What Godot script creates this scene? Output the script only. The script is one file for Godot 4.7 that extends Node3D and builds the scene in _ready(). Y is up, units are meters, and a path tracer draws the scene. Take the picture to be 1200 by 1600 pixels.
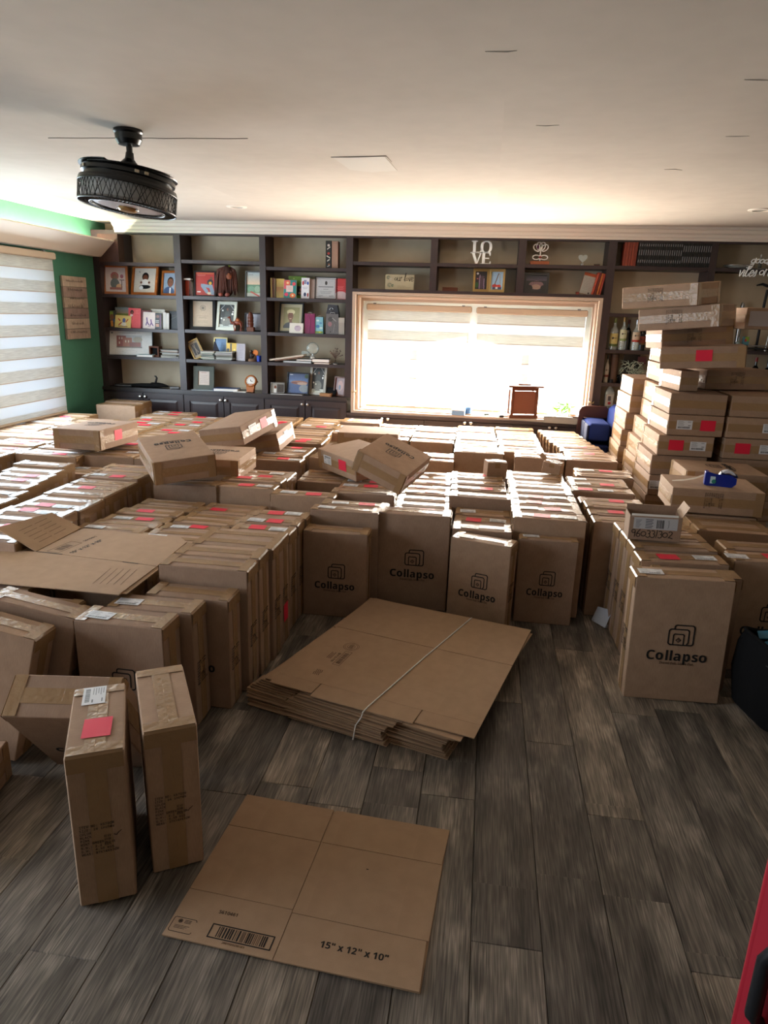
extends Node3D
# A room stacked with brown cartons before a dark built-in bookcase and a bright window. Units are metres; the camera stands over the origin and looks down -z.

var M := {}
var taken := {}
var cache := {}
var rng := RandomNumberGenerator.new()

func _ready() -> void:
	rng.seed = 4711
	var cam := Camera3D.new()
	cam.name = "camera"
	cam.position = Vector3(0, 1.583, 0)
	cam.rotation = Vector3(-0.28237, 0.13814, 0.03023)
	cam.fov = 73.22
	cam.near = 0.05
	cam.far = 200.0
	add_child(cam)
	var we := WorldEnvironment.new()
	we.name = "environment"
	var env := Environment.new()
	var sky := Sky.new()
	var sm := ProceduralSkyMaterial.new()
	sm.sky_top_color = Color(0.62, 0.78, 0.98)
	sm.sky_horizon_color = Color(0.86, 0.93, 1.0)
	sm.ground_bottom_color = Color(0.42, 0.42, 0.40)
	sm.ground_horizon_color = Color(0.72, 0.74, 0.74)
	sm.sky_energy_multiplier = 1.0
	sky.sky_material = sm
	env.background_mode = Environment.BG_SKY
	env.sky = sky
	env.background_energy_multiplier = SKY_ENERGY
	env.tonemap_mode = Environment.TONE_MAPPER_LINEAR
	env.tonemap_exposure = EXPOSURE
	env.sdfgi_enabled = true
	env.ssao_enabled = true
	env.ssil_enabled = true
	we.environment = env
	add_child(we)
	var sun := DirectionalLight3D.new()
	sun.name = "sun"
	sun.light_color = Color(1.0, 0.98, 0.94)
	sun.light_energy = SUN_ENERGY
	sun.light_angular_distance = 0.6
	sun.shadow_enabled = true
	sun.sky_mode = DirectionalLight3D.SKY_MODE_LIGHT_ONLY
	add_child(sun)
	sun.look_at_from_position(Vector3.ZERO, Vector3(-0.03, -0.70, 0.71), Vector3.UP)
	# daylight that the blinds spread into the room, at the room face of each window
	window_light("back_window_light", Vector3(-0.145, 0.98, -7.145), Vector3(-0.145, 0.98, 0), Vector2(2.1, 0.70), Color(1.0, 0.965, 0.91), BACK_LIGHT)
	window_light("side_window_light", Vector3(-3.93, 1.28, -5.2), Vector3(0, 1.2, -5.2), Vector2(1.9, 1.36), Color(0.86, 0.94, 1.0), SIDE_LIGHT)
	window_light("second_side_window_light", Vector3(-4.05, 1.28, -0.9), Vector3(0, 1.2, -0.9), Vector2(2.0, 1.3), Color(0.94, 0.97, 1.0), SECOND_SIDE_LIGHT)
	materials()
	room()
	bookcase()
	back_window()
	side_window()
	ceiling_things()
	cartons()
	flat_cartons()
	shelf_things()
	other_things()

const SKY_ENERGY := 3.2
const SUN_ENERGY := 40.0
const EXPOSURE := 1.16
const BACK_LIGHT := 20.0
const SIDE_LIGHT := 8.0
const COVE_LIGHT := 13.0
const SECOND_SIDE_LIGHT := 7.5

func window_light(called: String, at: Vector3, to: Vector3, size: Vector2, c: Color, energy: float) -> void:
	var l := AreaLight3D.new()
	l.name = called
	l.area_size = size
	l.light_color = c
	l.light_energy = energy
	l.area_range = 14.0
	l.area_attenuation = 2.0
	l.shadow_enabled = true
	add_child(l)
	l.look_at_from_position(at, to, Vector3.UP if absf((to - at).normalized().y) < 0.99 else Vector3.BACK)

# ------------------------------------------------------------------ naming

func numbered(called: String, under: Node) -> String:
	var key := str(under.get_instance_id()) + "/" + called
	var n: int = taken.get(key, 0)
	taken[key] = n + 1
	return called if n == 0 else "%s_%03d" % [called, n]

func tag(o: Node3D, label: String, category: String, group := "") -> Node3D:
	o.set_meta("label", label)
	o.set_meta("category", category)
	if group != "":
		o.set_meta("group", group)
	return o

func thing(called: String, label: String, category: String, at := Vector3.ZERO, turn := Vector3.ZERO, group := "") -> Node3D:
	var o := Node3D.new()
	o.name = numbered(called, self)
	add_child(o)
	o.position = at
	o.rotation_degrees = turn
	tag(o, label, category, group)
	return o

func part(called: String, mesh: Mesh, mat: Material, under: Node, at := Vector3.ZERO, turn := Vector3.ZERO) -> MeshInstance3D:
	var o := MeshInstance3D.new()
	o.name = numbered(called, under)
	o.mesh = mesh
	o.material_override = mat
	under.add_child(o)
	o.position = at
	o.rotation_degrees = turn
	return o

func struct(called: String, mesh: Mesh, mat: Material, at := Vector3.ZERO) -> MeshInstance3D:
	var o := part(called, mesh, mat, self, at)
	o.set_meta("kind", "structure")
	return o

# ------------------------------------------------------------------ mesh helpers (front faces run clockwise)

func begin() -> SurfaceTool:
	var st := SurfaceTool.new()
	st.begin(Mesh.PRIMITIVE_TRIANGLES)
	return st

func vert(st: SurfaceTool, p: Vector3, n: Vector3, uv: Vector2) -> void:
	st.set_normal(n)
	st.set_uv(uv)
	st.add_vertex(p)

func tri(st: SurfaceTool, a: Vector3, b: Vector3, c: Vector3, na: Vector3, nb: Vector3, nc: Vector3, ua := Vector2.ZERO, ub := Vector2.ZERO, uc := Vector2.ZERO) -> void:
	if (b - a).cross(c - a).dot(na + nb + nc) > 0.0:
		vert(st, a, na, ua)
		vert(st, c, nc, uc)
		vert(st, b, nb, ub)
	else:
		vert(st, a, na, ua)
		vert(st, b, nb, ub)
		vert(st, c, nc, uc)

func quad(st: SurfaceTool, a: Vector3, b: Vector3, c: Vector3, d: Vector3, n: Vector3, ua := Vector2(0, 1), ub := Vector2(1, 1), uc := Vector2(1, 0), ud := Vector2(0, 0)) -> void:
	tri(st, a, b, c, n, n, n, ua, ub, uc)
	tri(st, a, c, d, n, n, n, ua, uc, ud)

func box(st: SurfaceTool, c: Vector3, s: Vector3, basis := Basis()) -> void:
	for axis in 3:
		for side in [-1.0, 1.0]:
			var n := Vector3.ZERO
			n[axis] = side
			var u := Vector3.ZERO
			var v := Vector3.ZERO
			u[(axis + 1) % 3] = s[(axis + 1) % 3] / 2
			v[(axis + 2) % 3] = s[(axis + 2) % 3] / 2
			var m: Vector3 = n * s[axis] / 2
			if axis == 0:
				var w := u
				u = v
				v = w
			quad(st, c + basis * (m - u - v), c + basis * (m + u - v), c + basis * (m + u + v), c + basis * (m - u + v), basis * n)

func box_mesh(s: Vector3, off := Vector3.ZERO) -> ArrayMesh:
	var st := begin()
	box(st, off, s)
	return st.commit()

func boxes(list: Array) -> ArrayMesh:
	var st := begin()
	for b in list:
		box(st, b[0], b[1], b[2] if b.size() > 2 else Basis())
	return st.commit()

func span(x0: float, x1: float, y0: float, y1: float, z0: float, z1: float) -> Array:
	return [Vector3((x0 + x1) / 2, (y0 + y1) / 2, (z0 + z1) / 2), Vector3(absf(x1 - x0), absf(y1 - y0), absf(z1 - z0))]

# a box with rounded-off edges: 6 faces, 12 edge strips, 8 corners; bulge pushes the middle of each face outward
func rbox(s: Vector3, r := 0.004, seg := 1, bulge := 0.0) -> ArrayMesh:
	var key := "rbox %s %s %s %s" % [s, r, seg, bulge]
	if cache.has(key):
		return cache[key]
	var st := begin()
	var h := s / 2
	var i := h - Vector3(r, r, r)
	for axis in 3:
		var ua := (axis + 1) % 3
		var va := (axis + 2) % 3
		for side in [-1.0, 1.0]:
			for a in seg:
				for b in seg:
					var q := []
					for k in [[0, 0], [1, 0], [1, 1], [0, 1]]:
						var fu: float = float(a + k[0]) / seg
						var fv: float = float(b + k[1]) / seg
						var p := Vector3.ZERO
						p[axis] = side * (h[axis] + bulge * sin(PI * fu) * sin(PI * fv))
						p[ua] = lerpf(-i[ua], i[ua], fu)
						p[va] = lerpf(-i[va], i[va], fv)
						var n := Vector3.ZERO
						n[axis] = side
						n[ua] = -side * side * bulge * PI * cos(PI * fu) * sin(PI * fv) / maxf(s[ua], 0.01)
						n[va] = -bulge * PI * sin(PI * fu) * cos(PI * fv) / maxf(s[va], 0.01)
						q.append([p, n.normalized(), Vector2(fu, 1.0 - fv)])
					tri(st, q[0][0], q[1][0], q[2][0], q[0][1], q[1][1], q[2][1], q[0][2], q[1][2], q[2][2])
					tri(st, q[0][0], q[2][0], q[3][0], q[0][1], q[2][1], q[3][1], q[0][2], q[2][2], q[3][2])
	for axis in 3:
		var ua := (axis + 1) % 3
		var va := (axis + 2) % 3
		for su in [-1.0, 1.0]:
			for sv in [-1.0, 1.0]:
				var p0 := Vector3.ZERO
				p0[axis] = -i[axis]
				p0[ua] = su * h[ua]
				p0[va] = sv * i[va]
				var p1 := Vector3.ZERO
				p1[axis] = -i[axis]
				p1[ua] = su * i[ua]
				p1[va] = sv * h[va]
				var d := Vector3.ZERO
				d[axis] = 2 * i[axis]
				var n0 := Vector3.ZERO
				n0[ua] = su
				var n1 := Vector3.ZERO
				n1[va] = sv
				tri(st, p0, p1, p1 + d, n0, n1, n1)
				tri(st, p0, p1 + d, p0 + d, n0, n1, n0)
	for sx in [-1.0, 1.0]:
		for sy in [-1.0, 1.0]:
			for sz in [-1.0, 1.0]:
				var c := Vector3(sx, sy, sz)
				tri(st, c * Vector3(h.x, i.y, i.z), c * Vector3(i.x, h.y, i.z), c * Vector3(i.x, i.y, h.z), Vector3(sx, 0, 0), Vector3(0, sy, 0), Vector3(0, 0, sz))
	cache[key] = st.commit()
	return cache[key]

func lathe(profile: Array, segs := 20, into: SurfaceTool = null, xf := Transform3D()) -> ArrayMesh:
	var st := begin() if into == null else into
	for k in profile.size() - 1:
		var a: Vector2 = profile[k]
		var b: Vector2 = profile[k + 1]
		var t := b - a
		if t.length() < 1e-6:
			continue
		var nn := Vector2(t.y, -t.x).normalized()
		for s in segs:
			var t0 := TAU * s / segs
			var t1 := TAU * (s + 1) / segs
			var d0 := Vector3(cos(t0), 0, sin(t0))
			var d1 := Vector3(cos(t1), 0, sin(t1))
			var up := Vector3.UP
			var n0 := xf.basis * (d0 * nn.x + up * nn.y)
			var n1 := xf.basis * (d1 * nn.x + up * nn.y)
			var p := [xf * (d0 * a.x + up * a.y), xf * (d1 * a.x + up * a.y), xf * (d1 * b.x + up * b.y), xf * (d0 * b.x + up * b.y)]
			if a.x > 1e-6:
				tri(st, p[0], p[1], p[2], n0, n1, n1)
			if b.x > 1e-6:
				tri(st, p[0], p[2], p[3], n0, n1, n0)
	return st.commit() if into == null else null

# a tube along points; radius a number or a list of one per point
func tube(points: Array, radius, sides := 8, into: SurfaceTool = null, closed := false) -> ArrayMesh:
	var st := begin() if into == null else into
	var n := points.size()
	var rings := []
	var side := Vector3.ZERO
	for k in n:
		var a: Vector3 = points[(k - 1 + n) % n] if closed or k > 0 else points[0]
		var b: Vector3 = points[(k + 1) % n] if closed or k < n - 1 else points[n - 1]
		var t := (b - a).normalized()
		if side == Vector3.ZERO:
			side = t.cross(Vector3.UP if absf(t.y) < 0.9 else Vector3.RIGHT).normalized()
		side = (side - t * side.dot(t)).normalized()
		var up := t.cross(side)
		var r: float = radius[k] if radius is Array else radius
		var ring := []
		for s in sides:
			var d := side * cos(TAU * s / sides) + up * sin(TAU * s / sides)
			ring.append([points[k] + d * r, d])
		rings.append(ring)
	var count := n if closed else n - 1
	for k in count:
		for s in sides:
			var a = rings[k][s]
			var b = rings[k][(s + 1) % sides]
			var c = rings[(k + 1) % n][(s + 1) % sides]
			var d = rings[(k + 1) % n][s]
			tri(st, a[0], b[0], c[0], a[1], b[1], c[1])
			tri(st, a[0], c[0], d[0], a[1], c[1], d[1])
	if not closed:
		for e in [[0, points[0] - points[1]], [n - 1, points[n - 1] - points[n - 2]]]:
			var nn: Vector3 = e[1].normalized()
			var ring: Array = rings[e[0]]
			for s in range(1, sides - 1):
				tri(st, ring[0][0], ring[s][0], ring[s + 1][0], nn, nn, nn)
	return st.commit() if into == null else null

# a flat outline in x and y given thickness along z (0 .. depth)
func prism(outline: PackedVector2Array, depth: float, into: SurfaceTool = null, xf := Transform3D()) -> ArrayMesh:
	var st := begin() if into == null else into
	var idx := Geometry2D.triangulate_polygon(outline)
	var lo := outline[0]
	var hi := outline[0]
	for p in outline:
		lo = lo.min(p)
		hi = hi.max(p)
	var sz := (hi - lo).max(Vector2(0.0001, 0.0001))
	for k in range(0, idx.size(), 3):
		var q := [outline[idx[k]], outline[idx[k + 1]], outline[idx[k + 2]]]
		var uv := q.map(func(p): return Vector2((p.x - lo.x) / sz.x, 1.0 - (p.y - lo.y) / sz.y))
		for z in [0.0, depth]:
			var n := xf.basis * Vector3(0, 0, 1.0 if z > 0.0 else -1.0)
			tri(st, xf * Vector3(q[0].x, q[0].y, z), xf * Vector3(q[1].x, q[1].y, z), xf * Vector3(q[2].x, q[2].y, z), n, n, n, uv[0], uv[1], uv[2])
	var cw := Geometry2D.is_polygon_clockwise(outline)
	for k in outline.size():
		var a := outline[k]
		var b := outline[(k + 1) % outline.size()]
		var t := b - a
		var n2 := Vector2(t.y, -t.x).normalized() * (-1.0 if cw else 1.0)
		var n := xf.basis * Vector3(n2.x, n2.y, 0)
		quad(st, xf * Vector3(a.x, a.y, 0), xf * Vector3(b.x, b.y, 0), xf * Vector3(b.x, b.y, depth), xf * Vector3(a.x, a.y, depth), n)
	return st.commit() if into == null else null

func blob(st: SurfaceTool, c: Vector3, r: Vector3, basis := Basis(), rings := 8, segs := 12) -> void:
	for i in rings:
		for s in segs:
			var q := []
			for k in [[0, 0], [0, 1], [1, 1], [1, 0]]:
				var th: float = PI * (i + k[0]) / rings
				var ph: float = TAU * (s + k[1]) / segs
				var d := Vector3(sin(th) * cos(ph), cos(th), sin(th) * sin(ph))
				q.append([c + basis * (d * r), (basis * (d / r)).normalized()])
			if i > 0:
				tri(st, q[0][0], q[1][0], q[2][0], q[0][1], q[1][1], q[2][1])
			if i < rings - 1:
				tri(st, q[0][0], q[2][0], q[3][0], q[0][1], q[2][1], q[3][1])
			elif i == 0:
				pass

func ball(c: Vector3, r: Vector3) -> ArrayMesh:
	var st := begin()
	blob(st, c, r)
	return st.commit()

# a rectangular frame in the x-y plane, its back at z = 0
func ring_mesh(outer: Vector2, inner: Vector2, depth: float, c := Vector2.ZERO) -> ArrayMesh:
	var bx := (outer.x - inner.x) / 2
	var by := (outer.y - inner.y) / 2
	return boxes([
		[Vector3(c.x, c.y + (inner.y + by) / 2, depth / 2), Vector3(outer.x, by, depth)],
		[Vector3(c.x, c.y - (inner.y + by) / 2, depth / 2), Vector3(outer.x, by, depth)],
		[Vector3(c.x - (inner.x + bx) / 2, c.y, depth / 2), Vector3(bx, inner.y, depth)],
		[Vector3(c.x + (inner.x + bx) / 2, c.y, depth / 2), Vector3(bx, inner.y, depth)]])

func words(s: String, height: float, depth := 0.0008, font := "Droid Sans", bold := false, align := HORIZONTAL_ALIGNMENT_CENTER) -> TextMesh:
	var key := "words %s %s %s %s %s" % [s, height, depth, font, bold]
	if cache.has(key):
		return cache[key]
	var t := TextMesh.new()
	var f := SystemFont.new()
	f.font_names = PackedStringArray([font])
	f.font_weight = 700 if bold else 400
	t.font = f
	t.text = s
	t.font_size = 32
	t.pixel_size = height / 32.0
	t.depth = depth
	t.curve_step = 2.0
	t.horizontal_alignment = align
	cache[key] = t
	return t

# ------------------------------------------------------------------ materials

func mat(c: Color, rough := 0.8, metal := 0.0, spec := 0.5) -> StandardMaterial3D:
	var m := StandardMaterial3D.new()
	m.albedo_color = c
	m.roughness = rough
	m.metallic = metal
	m.metallic_specular = spec
	return m

func noise(seed_: int, freq: float, oct := 3) -> FastNoiseLite:
	var n := FastNoiseLite.new()
	n.seed = seed_
	n.noise_type = FastNoiseLite.TYPE_SIMPLEX_SMOOTH
	n.frequency = freq
	n.fractal_octaves = oct
	return n

func grey_noise(seed_: int, w: int, h: int, freq: float, to_w: int, to_h: int, oct := 3) -> PackedByteArray:
	var im := noise(seed_, freq, oct).get_image(w, h, false, false, true)
	im.convert(Image.FORMAT_L8)
	if w != to_w or h != to_h:
		im.resize(to_w, to_h, Image.INTERPOLATE_CUBIC)
	return im.get_data()

func tex_from(data: PackedByteArray, w: int, h: int) -> ImageTexture:
	var im := Image.create_from_data(w, h, false, Image.FORMAT_RGB8, data)
	return ImageTexture.create_from_image(im)

# mottled surface: two layers of noise between two colours; stretch pulls the fine layer along v
func mottled(seed_: int, c0: Color, c1: Color, size := 256, coarse := 0.01, fine := 0.12, share := 0.5, stretch := 1) -> ImageTexture:
	var a := grey_noise(seed_, size, size, coarse, size, size, 3)
	var b := grey_noise(seed_ + 7, size, size / stretch, fine, size, size, 2)
	var out := PackedByteArray()
	out.resize(size * size * 3)
	for k in size * size:
		var t := clampf((a[k] * (1.0 - share) + b[k] * share) / 255.0, 0, 1)
		out[k * 3] = int(lerpf(c0.r, c1.r, t) * 255)
		out[k * 3 + 1] = int(lerpf(c0.g, c1.g, t) * 255)
		out[k * 3 + 2] = int(lerpf(c0.b, c1.b, t) * 255)
	return tex_from(out, size, size)

func bump_of(seed_: int, size: int, freq: float, strength: float, oct := 3) -> ImageTexture:
	var im := noise(seed_, freq, oct).get_image(size, size, false, false, true)
	im.bump_map_to_normal_map(strength)
	return ImageTexture.create_from_image(im)

func tri_mat(tex: Texture2D, scale: float, rough := 0.85, spec := 0.4) -> StandardMaterial3D:
	var m := mat(Color.WHITE, rough, 0.0, spec)
	m.albedo_texture = tex
	m.uv1_triplanar = true
	m.uv1_scale = Vector3.ONE * scale
	return m

func materials() -> void:
	# corrugated board: four tones, faint vertical fluting and speckle
	var tones := [[Color(0.575, 0.465, 0.38), Color(0.67, 0.555, 0.46)], [Color(0.54, 0.435, 0.36), Color(0.63, 0.52, 0.435)], [Color(0.60, 0.485, 0.395), Color(0.695, 0.575, 0.475)]]
	for k in 3:
		var m := tri_mat(mottled(20 + k, tones[k][0], tones[k][1], 256, 0.012, 0.25, 0.55, 8), 4.0, 0.78, 0.35)
		M["board%d" % k] = m
	M.kraft = tri_mat(mottled(40, Color(0.61, 0.50, 0.40), Color(0.70, 0.585, 0.475), 256, 0.012, 0.4, 0.6), 4.0, 0.82, 0.3)
	M.board_edge = mat(Color(0.42, 0.31, 0.21), 0.9)
	var tape := mat(Color(0.585, 0.46, 0.325), 0.27, 0.0, 0.5)
	tape.normal_enabled = true
	tape.normal_texture = bump_of(61, 256, 0.02, 2.2, 3)
	tape.normal_scale = 0.8
	tape.uv1_triplanar = true
	tape.uv1_scale = Vector3.ONE * 5.0
	M.tape = tape
	M.ink = mat(Color(0.065, 0.055, 0.05), 0.8)
	M.faint_ink = mat(Color(0.24, 0.17, 0.12), 0.9)
	M.brown_ink = mat(Color(0.33, 0.24, 0.165), 0.9)
	M.pink = mat(Color(0.86, 0.07, 0.22), 0.55)
	M.white_label = mat(Color(0.82, 0.82, 0.83), 0.5)
	M.white_label.albedo_texture = label_print(5)
	M.grey_paper = mat(Color(0.58, 0.56, 0.52), 0.8)
	M.white_paper = mat(Color(0.86, 0.85, 0.83), 0.7)
	# room
	M.ceiling = tri_mat(mottled(70, Color(0.71, 0.67, 0.625), Color(0.755, 0.715, 0.67), 256, 0.008, 0.05, 0.4), 0.5, 0.9, 0.2)
	M.beige = tri_mat(mottled(71, Color(0.71, 0.65, 0.56), Color(0.76, 0.70, 0.61), 128, 0.02, 0.1, 0.4), 0.7, 0.9, 0.2)
	M.green = tri_mat(mottled(72, Color(0.255, 0.44, 0.355), Color(0.275, 0.47, 0.38), 128, 0.02, 0.2, 0.4), 0.7, 0.75, 0.3)
	M.cream = mat(Color(0.68, 0.60, 0.53), 0.6)
	M.white_trim = mat(Color(0.82, 0.78, 0.73), 0.6)
	M.wall_plain = mat(Color(0.70, 0.66, 0.60), 0.9)
	var dark := tri_mat(mottled(73, Color(0.155, 0.108, 0.115), Color(0.20, 0.145, 0.15), 256, 0.02, 0.2, 0.6, 8), 2.0, 0.42, 0.5)
	M.espresso = dark
	M.bench_top = dark
	M.espresso_top = mat(Color(0.15, 0.115, 0.115), 0.35)
	M.filler = tri_mat(mottled(77, Color(0.24, 0.15, 0.125), Color(0.30, 0.20, 0.165), 128, 0.02, 0.2, 0.6, 8), 2.0, 0.5)
	M.knob = mat(Color(0.80, 0.79, 0.77), 0.25, 0.9)
	M.black = mat(Color(0.14, 0.14, 0.15), 0.35, 0.0, 0.3)
	M.matte_black = mat(Color(0.10, 0.10, 0.105), 0.9, 0.0, 0.2)
	M.grey = mat(Color(0.45, 0.45, 0.46), 0.6)
	M.white = mat(Color(0.85, 0.84, 0.82), 0.5)
	M.steel = mat(Color(0.62, 0.62, 0.63), 0.25, 0.9)
	M.gold = mat(Color(0.60, 0.49, 0.29), 0.4, 0.4)
	M.navy = mat(Color(0.12, 0.17, 0.36), 0.95, 0.0, 0.2)
	M.honey = tri_mat(mottled(74, Color(0.55, 0.30, 0.12), Color(0.68, 0.40, 0.18), 128, 0.02, 0.2, 0.6, 8), 5.0, 0.4)
	M.walnut = tri_mat(mottled(75, Color(0.30, 0.15, 0.08), Color(0.40, 0.21, 0.11), 128, 0.02, 0.2, 0.6, 8), 5.0, 0.45)
	M.glass = mat(Color(0.9, 0.95, 0.95, 0.12), 0.03)
	M.glass.transparency = BaseMaterial3D.TRANSPARENCY_ALPHA
	M.bottle_glass = mat(Color(0.85, 0.9, 0.88, 0.25), 0.05)
	M.bottle_glass.transparency = BaseMaterial3D.TRANSPARENCY_ALPHA
	M.leaf = mat(Color(0.22, 0.42, 0.10), 0.6)
	M.leaf.backlight_enabled = true
	M.leaf.backlight = Color(0.35, 0.6, 0.15)
	# zebra blinds
	M.band = mat(Color(0.92, 0.925, 0.92, 0.95), 0.95, 0.0, 0.1)
	M.band.transparency = BaseMaterial3D.TRANSPARENCY_ALPHA
	M.band.albedo_texture = slub(76)
	M.band.uv1_triplanar = true
	M.band.uv1_world_triplanar = true
	M.band.uv1_scale = Vector3(0.8, 6.0, 0.8)
	M.band.backlight_enabled = true
	M.band.backlight = Color(1.0, 1.0, 0.98)
	M.sheer = mat(Color(0.90, 0.945, 0.97, 0.84), 0.95, 0.0, 0.1)
	M.sheer.transparency = BaseMaterial3D.TRANSPARENCY_ALPHA
	M.sheer.backlight_enabled = true
	M.sheer.backlight = Color(1, 1, 1)
	M.fabric_rail = mat(Color(0.70, 0.63, 0.55), 0.9)
	floor_materials()

# cloth with slubs running across
func slub(seed_: int) -> ImageTexture:
	var a := grey_noise(seed_, 64, 256, 0.11, 256, 256, 3)
	var out := PackedByteArray()
	out.resize(256 * 256 * 3)
	for k in 256 * 256:
		var v := int(232 + 23 * clampf((a[k] - 70) / 120.0, 0, 1))
		out[k * 3] = v
		out[k * 3 + 1] = v
		out[k * 3 + 2] = v - 2
	return tex_from(out, 256, 256)

# bars and lines of a shipping label
func label_print(seed_: int) -> ImageTexture:
	var im := Image.create(96, 64, false, Image.FORMAT_RGB8)
	im.fill(Color.WHITE)
	var r := RandomNumberGenerator.new()
	r.seed = seed_
	var x := 10
	while x < 84:
		var w := r.randi_range(1, 3)
		im.fill_rect(Rect2i(x, 44, w, 13), Color(0.2, 0.2, 0.2))
		x += w + r.randi_range(1, 2)
	for k in 5:
		im.fill_rect(Rect2i(8, 6 + k * 7, r.randi_range(20, 44), 2), Color(0.5, 0.5, 0.5))
	im.fill_rect(Rect2i(66, 8, 20, 3), Color(0.4, 0.4, 0.4))
	im.fill_rect(Rect2i(70, 34, 16, 4), Color(0.25, 0.25, 0.25))
	return ImageTexture.create_from_image(im)

func floor_materials() -> void:
	var w := 640
	var h := 1280
	var a := grey_noise(101, 160, 64, 0.035, w, h, 3)      # broad dark clouds along the board
	var b := grey_noise(102, 640, 40, 0.12, w, h, 3)       # grain
	var c := grey_noise(103, 640, 56, 0.22, w, h, 2)      # fine pores
	var d := grey_noise(104, 128, 128, 0.03, w, h, 4)      # worn, limed places
	var out := PackedByteArray()
	out.resize(w * h * 3)
	for k in w * h:
		var t := a[k] / 255.0
		var g := b[k] / 255.0
		var f := c[k] / 255.0
		var worn := d[k] / 255.0
		var v := 0.27 + 0.20 * t + 0.20 * (g - 0.5) + 0.17 * (f - 0.5)
		v += maxf(0.0, worn - 0.5) * 0.35 * (0.4 + f)
		v = clampf(v, 0.07, 0.72)
		out[k * 3] = int(v * 255 * 1.06)
		out[k * 3 + 1] = int(v * 255 * 0.985)
		out[k * 3 + 2] = int(v * 255 * 0.90)
	var tex := tex_from(out, w, h)
	for k in 4:
		var m := mat([Color(1, 1, 1), Color(0.9, 0.9, 0.9), Color(1.12, 1.1, 1.07), Color(0.82, 0.82, 0.83)][k], 0.5, 0.0, 0.45)
		m.albedo_texture = tex
		M["plank%d" % k] = m
	M.subfloor = tri_mat(tex, 0.9, 0.6)

# ------------------------------------------------------------------ the room

const LEFT := -4.07
const RIGHT := 3.4
const BACK := -7.29
const REAR := 2.8
const TOP := 2.39

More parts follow.
